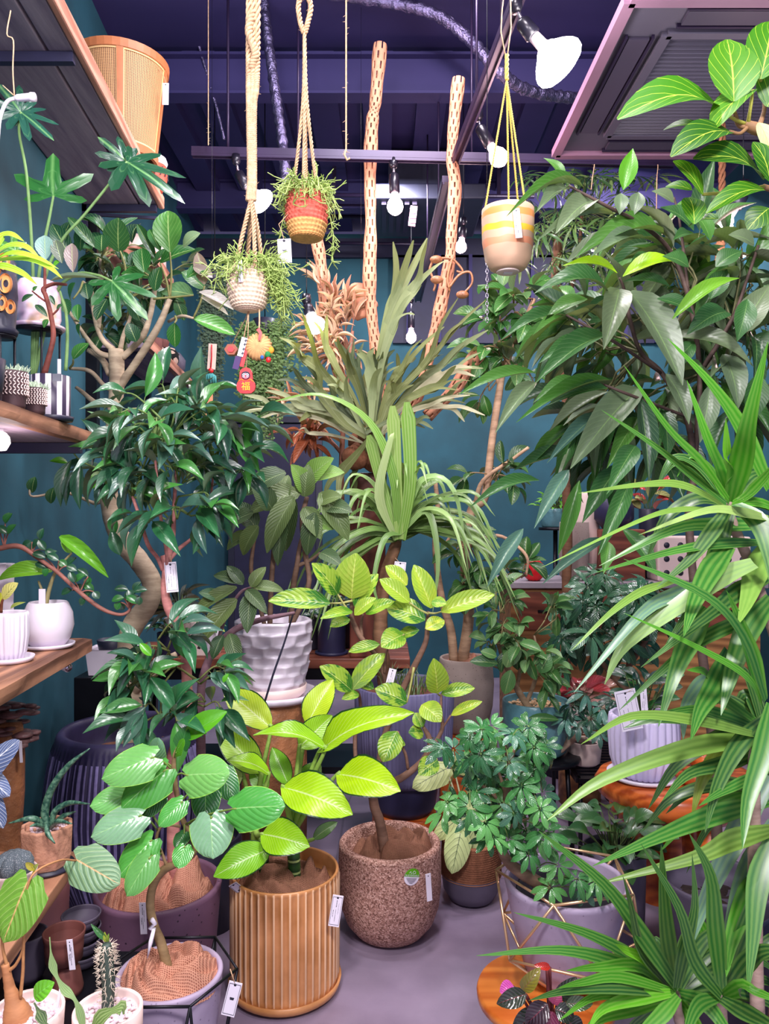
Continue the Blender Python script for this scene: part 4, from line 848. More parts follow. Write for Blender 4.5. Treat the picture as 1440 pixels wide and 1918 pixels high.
# ---- lower wall shelf
b = at(90, 2.17, 1.019); pl = plant('potted_alocasia', 'two-leaved alocasia in glossy white round pot on the lower shelf', 'plant', b)
saucer(pl, b, .072, .012, M['white']); vessel(pl, b+Vector((0, 0, .006)), [(.045, 0), (.06, .02), (.069, .055), (.066, .09), (.054, .118), (.052, .12)], .006, M['white'], n=48, depth=.02); disc(pl, b+Vector((0, 0, .108)), .044, M['soil'])
mb = MB(); D = 2.15; tube_px(mb, [(85, 1138, D), (92, 1105, D), (105, 1070, D), (134, 1036, D)], [5, 4, 3, 2], 5, 8); tube_px(mb, [(80, 1138, D), (79, 1110, D), (72, 1088, D)], [4, 3, 2], 5, 8); mb.build('leaf_stalk', M['stem'], pl, color=hexc(170, 160, 110))
leaf(pl, 'egg', 112, 1005, 203, 1082, 26, D, LF['philo'], hexc(110, 180, 50), .16, .3); leaf(pl, 'egg', 98, 1070, -4, 1087, 34, D, LF['umb'], hexc(130, 190, 50), .12, .25); leaf(pl, 'egg', 134, 1036, 115, 1004, 18, D, LF['umb'], hexc(120, 180, 60), .05)
MB().box(P(79, 1120, 2.14), (.018, .003, .05)).build('plant_label', M['paper'], pl, False)
b = at(16, 1.96, 1.019); pl = plant('potted_plant', 'cream-leaved seedling in white ribbed pot with saucer at shelf edge', 'plant', b)
saucer(pl, b, .062, .014, M['white']); vessel(pl, b+Vector((0, 0, .007)), [(.034, 0), (.042, .02), (.047, .06), (.047, .11), (.046, .118)], .005, M['white'], n=120, flute=ribs(20, .045, .7), depth=.02); disc(pl, b+Vector((0, 0, .106)), .04, M['soil'])
leaf(pl, 'oval', 6, 1122, 34, 1092, 28, 1.95, LF['cal'], hexc(226, 220, 130), .05); leaf(pl, 'oval', 4, 1130, -20, 1110, 24, 1.95, LF['philo'], hexc(200, 200, 60)); leaf(pl, 'long', 20, 1140, 48, 1128, 8, 1.95, LF['philo'], hexc(170, 180, 90))
mb = MB(); tube_px(mb, [(2, 1148, 1.95), (3, 1130, 1.95), (6, 1122, 1.95)], [3, 3, 2], 4, 6); mb.build('stem', M['stem'], pl, color=hexc(120, 60, 30))
b = at(6, 2.24, 1.019); t = thing('empty_vase', 'tall white faceted vase at the back of the lower shelf', 'vase', b); MB().lathe([(.001, 0), (.036, 0), (.03, .12), (.034, .23), (.03, .232), (.028, .1), (.001, .08)], b, 7).build('vase', M['white'], t, False, bevel=.002)
b = at(-52, 2.12, 1.019); pl = plant('potted_ficus', 'small-leaved bonsai fig reaching a long branch over the lower shelf', 'plant', b)
vessel(pl, b, [(.045, 0), (.055, .06)], .006, M['dark'], depth=.015); disc(pl, b+Vector((0, 0, .046)), .047, M['soil']); mb = MB(); D = 2.12
mp = [(-52, 1190, D), (-48, 1100, D), (-30, 1040, D), (5, 1026, D), (38, 1024, D), (72, 1046, D), (108, 1072, D), (150, 1110, D), (190, 1140, D), (222, 1151, D), (240, 1146, D), (247, 1130, D)]
tube_px(mb, mp, [8, 7, 6, 5, 5, 4, 4, 4, 4, 3, 3, 2], 5, 8)
for s, es in (((8, 1026), ((15, 1000), (10, 980), (-5, 985))), ((60, 1035), ((75, 1010), (60, 1015), (85, 1030))), ((108, 1072), ((85, 1045), (110, 1050), (125, 1060), (90, 1065))), ((150, 1110), ((140, 1090), (165, 1080), (135, 1105), (175, 1108), (160, 1120))), ((242, 1140), ((232, 1120), (250, 1108), (262, 1118), (240, 1105), (258, 1130), (225, 1128)))):
    for e in es:
        tube_px(mb, [(*s, D), ((s[0]+e[0])/2, (s[1]+e[1])/2-3, D), (*e, D)], [1.6, 1.4, 1.2], 3, 5)
        for k in range(2):
            a = R.uniform(0, 6.28); leaf(pl, 'oval', e[0], e[1], e[0]+26*math.cos(a), e[1]+18*math.sin(a)-3, 15, D+R.uniform(-.03, .03), LF['glossy'], R.choice(C3('dark', 'mid', 'dark')), .08, .3)
mb.build('branch', M['bark'], pl, color=hexc(170, 110, 100))
t = thing('shelf_spotlight', 'white cylinder spotlight clipped under the lower shelf', 'lamp', P(116, 1246, 2.2)); MB().tube([P(103, 1240, 2.2), P(128, 1251, 2.17)], [.011, .013], 14).build('lamp_head', M['white'], t); MB().tube([P(127, 1250.5, 2.171), P(129, 1251.5, 2.168)], .0105, 14).build('lens', M['chrome'], t)
MB().tube([P(110, 1242, 2.2), P(108, 1218, 2.2)], .004, 8).build('arm', M['white'], t)
# ---- middle wall shelf
b = at(95, 2.1, 1.648); pl = plant('potted_rubber_plant', 'rubber plant with reddish stem in black and white striped pot', 'plant', b)
MB().lathe([(.001, 0), (.056, 0), (.06, .012), (.054, .012), (.05, .006), (.001, .006)], b, 36).build('saucer', M['dark'], pl)
mb = MB(); n = 44; mb.lathe([(.001, .006), (.047, .006), (.05, .012), (.051, .122), (.046, .123), (.045, .10), (.001, .10)], b, n); mb.m = [((i % n)//2) % 2 for i in range(len(mb.f))]
mb.build('pot', [mat('stripe_dark', hexc(62, 52, 76), .4, var=.08), M['white']], pl); disc(pl, b+Vector((0, 0, .108)), .044, M['soil'])
mb = MB(); D = 2.08; tube_px(mb, [(83, 700, D), (94, 659, D), (100, 628, D), (95, 589, D), (86, 555, D), (81, 541, D), (100, 532, D), (125, 533, D)], [6, 5, 5, 4.5, 4.5, 4, 3.5, 2.5], 6, 8); tube_px(mb, [(84, 548, D), (84, 520, D), (84, 500, D)], [3, 3, 2.5], 4, 6); tube_px(mb, [(90, 568, D), (72, 555, D), (60, 545, D)], [2, 2, 1.5], 4, 6); tube_px(mb, [(98, 590, D), (108, 580, D), (112, 570, D)], [2, 2, 1.5], 4, 6)
mb.build('trunk', M['bark'], pl, color=hexc(142, 70, 60))
for bu, bv, tu, tv, w_, c in ((86, 487, 84, 441, 34, hexc(150, 186, 180)), (116, 493, 104, 450, 25, hexc(96, 110, 96)), (137, 510, 135, 456, 27, hexc(150, 128, 132)), (100, 500, 112, 488, 12, G['bright']), (190, 522, 95, 526, 9, hexc(120, 140, 120)), (63, 552, 41, 565, 15, G['dark']), (89, 594, 66, 571, 13, G['dark']), (103, 572, 93, 553, 9, G['dark']), (82, 614, 90, 598, 14, G['mid']), (106, 580, 116, 570, 9, G['dark']), (70, 536, 62, 545, 10, G['mid'])): leaf(pl, 'obov', bu, bv, tu, tv, w_, D-.02, LF['ficus'], c, .05, .2)
MB().box(P(111, 690, 2.07), (.009, .002, .05)).build('plant_label', M['paper'], pl, False); MB().box(P(107, 707, 2.045), (.024, .001, .02)).build('sticker', mat('clear_label', hexc(130, 130, 140), .2), pl, False)
def iron_stand(t, c, r, z0, z1):
    for k in range(4): MB().tube([c+Vector((r*math.cos(k*PI/2+.6), r*math.sin(k*PI/2+.6), z0)), c+Vector((r*math.cos(k*PI/2+.6), r*math.sin(k*PI/2+.6), z1))], .0035, 6).build('leg', M['black'], t)
    o = MB(); o.lathe([(.001, z1), (r*1.1, z1), (r*1.1, z1+.006), (.001, z1+.006)], c, 30); o.build('tray', M['black'], t)
b = at(70, 2.2, 0); t = thing('plant_stand', 'black iron stand raising the pearl pot above the middle shelf', 'plant stand', Vector((b.x, b.y, 1.648))); iron_stand(t, b, .06, 1.648, 1.915)
b.z = 1.922; t = thing('empty_pot', 'pearly pink pot with flared foot on the iron stand', 'pot', b)
def _pearl():
    t = NT('pearl_glaze'); f = t.noise(t.coord('Object'), 14, 2); return t.fin(t.ramp(f, [(.35, hexc(226, 178, 214)), (.5, hexc(238, 214, 236)), (.65, hexc(240, 196, 160))]), .2)
vessel(t, b, [(.073, 0), (.075, .008), (.058, .014), (.064, .03), (.062, .1), (.052, .13), (.05, .134)], .006, _pearl())
b = at(-4, 2.0, 1.86); t = thing('plant_stand', 'black iron stand under the ringed black vase', 'plant stand', Vector((b.x, b.y, 1.648))); iron_stand(t, Vector((b.x, b.y, 0)), .04, 1.648, 1.853)
t = thing('empty_vase', 'black vase with raised orange rings at the left edge', 'vase', b); vessel(t, b, [(.046, 0), (.05, .012), (.042, .02), (.048, .1), (.044, .19), (.036, .2)], .005, M['dark'])
for k, (u, v, r) in enumerate(((8, 490, 13), (11, 531, 15), (3, 567, 13), (20, 575, 11), (-8, 505, 12))): 
    c = P(u, v, 1.96); o = MB(); o.lathe([(r*.00055, 0), (r*.0013, -.004), (r*.0014, 0.004)], (0, 0, 0), 20); o.v = [c+Matrix.Rotation(PI/2, 3, 'X') @ Vector((q.x*.8, q.y*1.2, q.z)) for q in o.v]; o.build('ring', mat('orange_ring', hexc(240, 160, 90), .5, var=.05), t)
def woven(label, u, d, r, h, name='woven_pot'):
    b = at(u, d, 1.648); pl = plant('potted_succulent', label, 'plant', b); vessel(pl, b, [(r*.8, 0), (r*.85, .01), (r*.97, h*.5), (r, h*.6), (r*1.02, h)], .004, mat('brown_basket', hexc(62, 40, 44), .7), depth=.012)
    mb = MB(); n = 26; nb = 4
    for j in range(nb*2):
        z = h*(.36+.62*j/(nb*2)); 
        for k in range(n):
            a = k*2*PI/n; rr = r*1.035; s = .6 if j % 2 else -.6; p = lambda aa, zz: b+Vector((rr*math.cos(aa), rr*math.sin(aa), zz))
            mb.quadbox(p(a-.06*s*2, z), p(a+.06*s*2, z+h*.062), .0022, .0022, Vector((math.cos(a), math.sin(a), 0)))
    mb.build('weave', M['cream'], pl, kind='stuff'); mb = MB()
    for k in range(150):
        a, q = R.uniform(0, 6.28), r*math.sqrt(R.random())*.95; s = b+Vector((q*math.cos(a), q*math.sin(a), h*.93)); e = s+Vector((math.cos(a)*.01*R.random(), math.sin(a)*.01*R.random(), .0)) + Vector((R.uniform(-.008, .008), R.uniform(-.008, .008), R.uniform(.01, .024))); mb.tube([s, s.lerp(e, .6), e], [.0024, .002, .0004], 4, False)
    mb.build('succulent_leaves', mat('pale_succulent', hexc(168, 186, 160), .6, var=.25, scale=60), pl, kind='stuff')
woven('pale spiky succulent in larger brown basket with white stitches', 22, 1.86, .036, .09); woven('succulent in smaller white-stitched brown basket beside striped pot', 66, 1.96, .027, .066)
b = at(-34, 1.75, 1.648); pl = plant('potted_fern', 'bright yellow-green strap leaves arching in from the left edge', 'plant', b); vessel(pl, b, [(.04, 0), (.05, .1)], .005, M['dark'], depth=.015); disc(pl, b+Vector((0, 0, .086)), .042, M['soil'])
mb = MB(); tube_px(mb, [(-34, 690, 1.75), (-34, 600, 1.75), (-30, 500, 1.75)], [4, 3, 3], 4, 8); mb.build('stem', M['stem'], pl, color=hexc(120, 130, 60))
for pts, w_ in (([(-30, 500, 1.75), (10, 466, 1.72), (45, 462, 1.7), (74, 482, 1.7)], 24), ([(-30, 500, 1.75), (20, 476, 1.7), (70, 484, 1.68), (110, 504, 1.68)], 18), ([(-20, 490, 1.75), (50, 486, 1.7), (90, 500, 1.68), (117, 522, 1.66)], 20), ([(-30, 510, 1.75), (0, 500, 1.7), (40, 512, 1.68), (70, 534, 1.66)], 22), ([(-30, 500, 1.75), (0, 450, 1.8), (20, 440, 1.8), (45, 452, 1.8)], 26)): blade(pl, pts, w_, LF['grass'], hexc(170, 220, 12))
# shelf lamp, white hose socket, philodendron
t = thing('shelf_lamp', 'small glowing frosted glass lamp under the middle shelf', 'lamp', P(2, 822, 1.9)); MB().lathe([(.001, -.03), (.012, -.028), (.022, -.01), (.02, .005), (.012, .015), (.006, .018), (.001, .018)], P(2, 822, 1.9), 10).build('shade', emit('frosted_lamp', (1, .85, .82), 2.5), t); MB().tube([P(2, 812, 1.9), P(2, 770, 1.9)], .006, 8).build('socket', M['white'], t); point(P(6, 850, 1.9), 1.2, (1, .8, .8))
t = thing('grow_lamp', 'white lamp socket on a curved white cable hung by string from high shelf', 'lamp', P(45, 183, 1.7)); mb = MB(); mb.tube([P(27, 184, 1.7), P(33, 183.5, 1.7), P(56, 182, 1.7), P(58, 182, 1.7), P(66, 182, 1.7)], [.004, .0075, .0085, .010, .0095], 16); mb.build('socket', M['white'], t); mb = MB(); tube_px(mb, [(28, 184, 1.7), (14, 190, 1.7), (4, 208, 1.7), (-2, 235, 1.7), (-6, 300, 1.7)], [3.5]*5, 6, 8); mb.build('cable', M['white'], t)
mb = MB(); tube_px(mb, [(27, 182, 1.7), (24, 130, 1.7), (25, 76, 1.7), (13, 64, 1.7), (20, 20, 1.71)], [1.3]*5, 4, 5); tube_px(mb, [(25, 178, 1.7), (5, 160, 1.7)], [1.2, 1], 2, 5); mb.build('string', M['jute'], t)
b = at(85, 2.26, 1.648); pl = plant('potted_philodendron', 'tall philodendron with deeply lobed leaves below the high shelf', 'plant', b); vessel(pl, b+Vector((-.05, .0, 0)), [(.03, 0), (.035, .07)], .004, M['dark'], depth=.01); disc(pl, b+Vector((-.05, 0, .058)), .03, M['soil'])
mb = MB(); D = 2.2
for q in ([(60, 715, D), (62, 560, D), (60, 470, D), (50, 330, D), (36, 250, D), (39, 210, D)], [(62, 715, D), (68, 560, D), (80, 470, D), (92, 410, D), (100, 367, D)], [(64, 715, D), (80, 540, D), (113, 455, D), (160, 400, D), (238, 303, D)], [(62, 715, D), (100, 560, D), (140, 515, D), (180, 515, D-.03), (210, 527, D-.05)], [(123, 694, D), (126, 640, D), (124, 590, D), (112, 545, D)]): tube_px(mb, q, [3.4, 3.2, 3, 2.6, 2.2], 6, 8)
mb.build('leaf_stalk', M['stem'], pl, color=hexc(128, 170, 100))
LB = lobed(LF['philo'], [(0, 1, 14), (-38, .9, 13), (38, .9, 13), (-78, .75, 14), (78, .75, 14), (-120, .5, 16), (120, .5, 16)])
LB2 = lobed(LF['philo'], [(0, 1, 16), (-55, .95, 14), (55, .9, 14), (-95, .6, 16), (100, .6, 16)], bend=.3)
for me, b0, t0, sx, dz, c in ((LB2, (100, 367), (90, 282), 100, 0, hexc(52, 118, 56)), (LB, (238, 303), (345, 365), 95, 0, hexc(34, 84, 56)), (LB, (238, 303), (185, 250), 60, .02, hexc(34, 80, 60)), (LB, (39, 210), (98, 252), 62, 0, hexc(42, 92, 78)), (LB, (39, 210), (-5, 150), 60, 0, hexc(42, 92, 78)), (LB, (210, 527), (276, 590), 80, -.05, hexc(40, 104, 52)), (LB2, (30, 470), (-20, 440), 60, -.1, hexc(80, 140, 60))): put(pl, me, P(*b0, D+dz), P(*t0, D+dz-.03), sx/FPX*D, None, 0, c)
# ---- top of the high shelf: cane planter, patterned pot
b = at(222, 2.15, 2.786); t = thing('cane_planter', 'tall wooden planter with woven cane panels on the high shelf', 'planter', b); rb, rt, hh = .128, .172, .39
Xc = -1.045; b2 = Vector((Xc, 3.05, 2.786)); W[t.name] = b2; t.location = b2; b = b2
def cone(a0, a1, z0, z1, th, m, name, n=14, r0=0):
    mb = MB(); vs = []; q = lambda a, z, o: b+Vector(((rb+(rt-rb)*z/hh+o)*math.cos(a), (rb+(rt-rb)*z/hh+o)*math.sin(a), z))
    for i in range(n+1):
        a = a0+(a1-a0)*i/n; vs += [q(a, z0, r0), q(a, z1, r0), q(a, z1, r0+th), q(a, z0, r0+th)]
    fs = [(i*4+k, i*4+(k+1) % 4, i*4+4+(k+1) % 4, i*4+4+k) for i in range(n) for k in range(4)]+[(3,2,1,0), tuple(n*4+k for k in range(4))]
    mb.add(vs, fs); return mb.build(name, m, t, False)
cone(0, 2*PI, 0, .03, .012, M['rattan'], 'hoop', 40); cone(0, 2*PI, hh-.03, hh, .014, M['rattan'], 'hoop', 40)
ct = NT('woven_cane'); uvv = ct.n('ShaderNodeSeparateXYZ'); ct.l(ct.coord('UV'), uvv.inputs[0])
h1 = ct.math('ABSOLUTE', ct.math('SINE', ct.math('MULTIPLY', uvv.outputs[0], PI))); h2 = ct.math('ABSOLUTE', ct.math('SINE', ct.math('MULTIPLY', uvv.outputs[1], PI)))
hole = ct.math('MULTIPLY', ct.math('GREATER_THAN', h1, .45), ct.math('GREATER_THAN', h2, .45)); ct.bump(ct.math('MAXIMUM', h1, h2), .4, .002)
cane = ct.fin(ct.mix(hole, hexc(220, 166, 112), hexc(84, 50, 34)), .6)
for k in range(5):
    a0 = k*2*PI/5-PI/2-.95; a1 = a0+2*PI/5; cone(a0-.07, a0+.07, .03, hh-.03, .012, M['rattan'], 'stile', 3)
    mb = MB(); mb.uv = {}; n = 12; q = lambda a, z, o: b+Vector(((rb+(rt-rb)*z/hh+o)*math.cos(a), (rb+(rt-rb)*z/hh+o)*math.sin(a), z)); vs = []
    for i in range(n+1):
        for j in range(2): a = a0+.07+(a1-a0-.14)*i/n; z = (.03, hh-.03)[j]; vs.append(q(a, z, .004)); mb.uv[len(vs)-1] = (i/n*26, j*66)
    mb.add(vs, [(i*2, i*2+2, i*2+3, i*2+1) for i in range(n)]); mb.build('cane_panel', cane, t)
    for z in (.032, hh-.036): cone(a0+.07, a1-.07, z, z+.006, .008, M['caneframe'], 'cane_trim', 10)
    for a in (a0+.07, a1-.085): cone(a, a+.02, .03, hh-.03, .008, M['caneframe'], 'cane_trim', 1)
tag('blank white tag dangling beside the cane planter on the high shelf', P(310, 176, 2.98), .024, .084, (-1,), lines=False, string=[P(308, 145, 2.99), P(296, 130, 3.0)])
b = at(290, 3.34, 2.786); b.x = -1.005; t = thing('patterned_pot', 'rounded red pot with white top and dark zigzags at shelf end', 'pot', b); vessel(t, b, [(.035, 0), (.055, .03), (.062, .075), (.055, .12)], .006, M['red'] if 0 else mat('brick_glaze', hexc(196, 86, 66), .5)); MB().lathe([(.0555, .115), (.062, .13), (.055, .15), (.04, .16), (.035, .155), (.001, .15)], b, 30).build('rim', M['white'], t)
for k in range(16): a = k*2*PI/16; mb = MB(); mb.quadbox(b+Vector((.064*math.cos(a), .064*math.sin(a), .06)), b+Vector((.062*math.cos(a+.2), .062*math.sin(a+.2), .1)), .004, .003, Vector((math.cos(a), math.sin(a), 0))); mb.build('zigzag', M['ink'], t, False)
# ================================================================ CENTRE
# ---- dieffenbachia in tan ribbed pot
b = at(534, 2.27, 0); pl = plant('potted_dieffenbachia', 'lime-leaved dumb cane with dark leaf margins in tan fluted pot and saucer', 'plant', b)
saucer(pl, b, .166, .034, M['tan']); o = vessel(pl, b, [(.148, .012), (.152, .02), (.155, .04), (.156, .05), (.157, .33), (.157, .338), (.158, .346)], .009, M['tan'], n=352, flute=lambda a, i, m: 1 if i < 2 or i > 5 else 1-(.030 if 3 <= i <= 4 else .010)*(2*abs(math.cos(a*22))**.7-1), depth=.07)
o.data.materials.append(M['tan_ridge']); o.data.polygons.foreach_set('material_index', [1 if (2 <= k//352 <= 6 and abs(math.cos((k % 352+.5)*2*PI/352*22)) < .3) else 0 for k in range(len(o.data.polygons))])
burlap(pl, b+Vector((0, 0, .295)), .146, .09, seed=21, turns=1.5, fold=.55)
mb = MB(); D = 2.25; cane = NT('green_cane'); oi = cane.coord('Object'); wv = cane.n('ShaderNodeTexWave', bands_direction='Z'); wv.inputs['Scale'].default_value = 9; wv.inputs['Distortion'].default_value = .6; cane.l(oi, wv.inputs[0]); canem = cane.fin(cane.ramp(wv.outputs['Fac'], [(.03, hexc(170, 190, 120)), (.12, hexc(26, 60, 32)), (1, hexc(48, 94, 44))]), .4)
for q, r in (([(554, 1720, D), (552, 1660, D), (550, 1600, D), (548, 1560, D)], [12, 12, 12, 11]), ([(494, 1700, D+.03), (484, 1630, D+.03), (478, 1580, D+.03), (474, 1540, D+.03)], [9, 9, 9, 8]), ([(500, 1690, D+.05), (496, 1630, D+.05), (500, 1560, D+.05)], [7, 7, 7])):
    o = MB(); tube_px(o, q, r, 5, 12); o.build('cane', canem, pl)
tw = MB(); lim = hexc(176, 222, 22); lm2 = hexc(150, 206, 26); lm3 = hexc(112, 180, 36)
for bu, bv, tu, tv, w_, c, bd, dz, dd, rl in ((508, 1364, 420, 1292, 62, hexc(190, 222, 60), .06, .06, .06, 0), (574, 1358, 624, 1273, 56, hexc(196, 226, 40), .05, .08, .05, 0), (596, 1410, 776, 1336, 62, lim, .14, -.02, -.08, -15), (560, 1400, 622, 1340, 56, lm2, -.06, 0, .05, 20), (610, 1402, 474, 1378, 42, lm2, .16, -.06, -.03, 28),
    (488, 1448, 408, 1362, 62, hexc(160, 206, 50), .06, .04, .05, 0), (504, 1450, 424, 1424, 38, lm2, .14, -.03, -.05, 25), (528, 1474, 660, 1526, 84, lim, .10, -.06, -.08, -6), (632, 1450, 750, 1482, 80, hexc(184, 228, 16), .10, -.05, -.10, -4), (490, 1562, 580, 1586, 70, lm2, .12, -.07, -.06, 0), (506, 1590, 400, 1642, 62, hexc(128, 196, 30), .10, -.06, -.06, 0), (452, 1440, 408, 1492, 46, hexc(190, 216, 130), .06, .04, -.02, 0), (586, 1572, 632, 1540, 24, hexc(110, 150, 90), .1, .05, .03, 0), (566, 1470, 600, 1430, 40, lm3, .1, .06, .05, 0), (470, 1640, 470, 1600, 26, lm3, .1, .05, 0, 0), (500, 1480, 470, 1440, 36, lm3, .1, .03, .03, 0), (540, 1470, 510, 1400, 40, lm3, .08, .05, .05, 0)):
    leaf(pl, 'dief', bu, bv, tu, tv, w_, D+dz, LF['dief'], c, bd, .18, dd, rl)
    s = (548, 1560) if bu > 515 else (476, 1545); tube_px(tw, [(*s, D), ((s[0]*.6+bu*.4), (s[1]*.45+bv*.55)+10, D+dz*.5), (bu, bv, D+dz), (bu+(tu-bu)*.06, bv+(tv-bv)*.06, D+dz)], [6, 5, 3.4, 2.4], 4, 7)
tw.build('leaf_stalk', M['stem'], pl, color=hexc(150, 190, 80))
tag('slanting paper tag laid on the rim of the tan fluted pot', P(449, 1667, 2.17), .028, .062, (38, 0, 25), lines=False, mark=True, border=True)
tag('bordered price card hanging on the rim of the tan fluted pot', P(629, 1706, 2.15), .03, .088, (-9,), border=True, string=[P(625, 1672, 2.17)])
tag('bordered card with small emblem hanging from black wire stand', P(434, 1871, 1.66), .029, .075, (-14,), lines=False, mark=True, border=True, string=[P(431, 1815, 1.66)])
tag('narrow price tag with dark print on the purple concrete pot', P(268, 1720, 2.00), .017, .082, (3,))
# ---- variegated fig in the cork pot
b = at(730, 2.56, 0); pl = plant('potted_ficus', 'yellow-green variegated fig with curved stem in round cork granule pot', 'plant', b)
vessel(pl, b, [(.085, 0), (.115, .014), (.145, .05), (.163, .10), (.170, .16), (.171, .24), (.169, .295), (.168, .302)], .024, M['cork'], n=56, depth=.07)
burlap(pl, b+Vector((.01, 0, .245)), .148, .11, seed=31, turns=.8, fold=.5)
sk = P(772, 1643, 2.40); fr = (sk-Vector((b.x, b.y, sk.z))); fr.z = 0; fr.normalize(); sk = Vector((b.x, b.y, sk.z))+fr*.1725; up = Vector((0, 0, 1)); sx = up.cross(fr).normalized(); up = (up+sx*.22).normalized(); sx2 = up.cross(fr).normalized()
q = lambda x, z, y=0: sk+sx2*x+up*z+fr*(y-.9*x*x/.17*.55)
rs = .0265
mb = MB(); mb.add([q(0, 0)]+[q(rs*math.cos(a*PI/18), rs*math.sin(a*PI/18)) for a in range(37)], [(0, 1+k, 2+k) for k in range(36)]); sticker = mb.build('sticker', M['paper'], pl)
mb = MB(); mb.add([q(0, 0, .0006)]+[q(rs*math.cos(a*PI/18), rs*math.sin(a*PI/18), .0006) for a in range(19)], [(0, 1+k, 2+k) for k in range(18)]); mb.build('green_half', mat('sticker_green', hexc(98, 180, 20), .4, var=.02), sticker)
cv = bpy.data.curves.new('sticker_text', 'FONT'); cv.body = 'SUSTAINABLE'; cv.size = .0078; cv.align_x = 'CENTER'; to = bpy.data.objects.new('sticker_text', cv); COL.objects.link(to); bpy.context.view_layer.update()
tm = bpy.data.meshes.new_from_object(to.evaluated_get(bpy.context.evaluated_depsgraph_get())); bpy.data.objects.remove(to)
mb = MB(); mb.add([q(v.co.x, v.co.y+.0015, .0012) for v in tm.vertices], [tuple(p.vertices) for p in tm.polygons]); mb.build('lettering', M['paper'], sticker, False)
mb = MB()
for x0, z0, x1, z1 in ((-.012, .011, -.008, .017), (-.008, .017, -.005, .011), (-.001, .012, .003, .019), (.003, .019, .008, .017), (.008, .017, .010, .011), (.010, .011, .002, .010), (-.006, .0095, -.002, .0095), (.001, .0095, .005, .0095)): mb.quadbox(q(x0, z0, .0012), q(x1, z1, .0012), .001, .0005, fr)
mb.build('emblem', M['paper'], sticker, False); mb = MB()
for k, (x, z) in enumerate(((.019, -.005), (.017, -.0085), (.014, -.012), (.011, -.0155), (.006, -.019))): mb.quadbox(q(-x, z, .0012), q(x*.9, z, .0012), .0011, .0005, fr)
mb.build('small_print', M['greyclay'], sticker, False)
tag('blank white tag stuck on the round cork pot', P(803, 1662, 2.385), .018, .086, (4, 24), lines=False)
mb = MB(); D = 2.52
tube_px(mb, [(722, 1600, D), (717, 1570, D), (710, 1535, D), (701, 1510, D), (700, 1480, D-.02), (722, 1468, D-.04), (748, 1459, D-.05), (775, 1440, D-.05), (795, 1420, D-.05), (805, 1396, D-.05), (802, 1378, D-.05), (793, 1362, D-.05)], [11, 10, 9, 9, 8, 7, 7, 6, 6, 5, 5, 3], 5, 10)
for pts, r in (([(797, 1420, D-.05), (812, 1396, D-.06), (828, 1365, D-.06), (826, 1335, D-.06), (826, 1300, D-.06)], [5, 4, 4, 3, 2]), ([(764, 1440, D-.05), (760, 1415, D-.06), (752, 1396, D-.06), (745, 1370, D-.06)], [3, 3, 3, 2]), ([(828, 1365, D-.06), (844, 1340, D-.07)], [2, 2]), ([(699, 1500, D), (670, 1440, D+.02), (665, 1380, D+.04), (675, 1340, D+.04), (672, 1300, D), (658, 1291, D)], [6, 4, 4, 3, 3, 2]), ([(700, 1480, D), (720, 1380, D+.04), (748, 1304, D+.02), (775, 1250, D), (797, 1203, D-.02), (800, 1170, D-.02), (802, 1145, D-.02)], [6, 6, 6, 6, 5, 4, 3]), ([(735, 1330, D+.03), (710, 1240, D), (682, 1203, D), (664, 1172, D), (658, 1150, D), (660, 1120, D)], [4, 4, 5, 5, 4, 3]), ([(678, 1195, D), (676, 1170, D), (680, 1150, D)], [3, 3, 2]), ([(720, 1260, D), (724, 1220, D), (740, 1195, D)], [3, 2, 2])): tube_px(mb, pts, r, 5, 8)
mb.build('trunk', M['bark'], pl, color=hexc(150, 112, 96)); tw = MB(); ye = hexc(168, 198, 60); gr = hexc(58, 130, 40); md = hexc(104, 164, 44); yg = hexc(196, 214, 70)
for bu, bv, tu, tv, w_, c in ((658, 1121, 667, 1036, 70, hexc(176, 202, 76)), (632, 1113, 584, 1055, 42, gr), (618, 1130, 503, 1126, 44, gr), (664, 1136, 708, 1075, 36, gr), (664, 1152, 704, 1120, 26, ye), (685, 1150, 739, 1126, 26, md), (660, 1146, 600, 1159, 22, md), (655, 1160, 618, 1174, 24, md), (766, 1128, 711, 1085, 36, ye), (808, 1139, 775, 1058, 42, ye), (762, 1096, 722, 1060, 32, yg), (826, 1146, 926, 1114, 40, ye), (796, 1161, 724, 1138, 52, gr), (797, 1178, 832, 1162, 30, yg), (808, 1128, 836, 1131, 24, md), (711, 1207, 653, 1221, 24, md), (757, 1188, 714, 1212, 46, md), (785, 1180, 745, 1195, 24, gr),
    (660, 1291, 721, 1224, 40, hexc(130, 160, 80)), (658, 1293, 599, 1248, 42, gr), (762, 1316, 702, 1290, 44, gr), (819, 1298, 812, 1233, 44, ye), (826, 1300, 889, 1289, 28, md), (845, 1340, 903, 1314, 20, yg), (743, 1370, 717, 1427, 46, md), (790, 1320, 826, 1352, 42, ye), (819, 1424, 784, 1451, 38, gr), (765, 1372, 793, 1374, 28, gr), (790, 1362, 778, 1335, 26, md), (672, 1300, 640, 1310, 20, md), (700, 1290, 660, 1270, 24, gr), (757, 1390, 735, 1395, 20, md)):
    leaf(pl, 'oval', bu, bv, tu, tv, w_, D-.06+R.uniform(-.03, .02), LF['alt'], c, bend=R.choice((.04, .08, .1)), fold=.22, dd=R.uniform(-.06, .03))
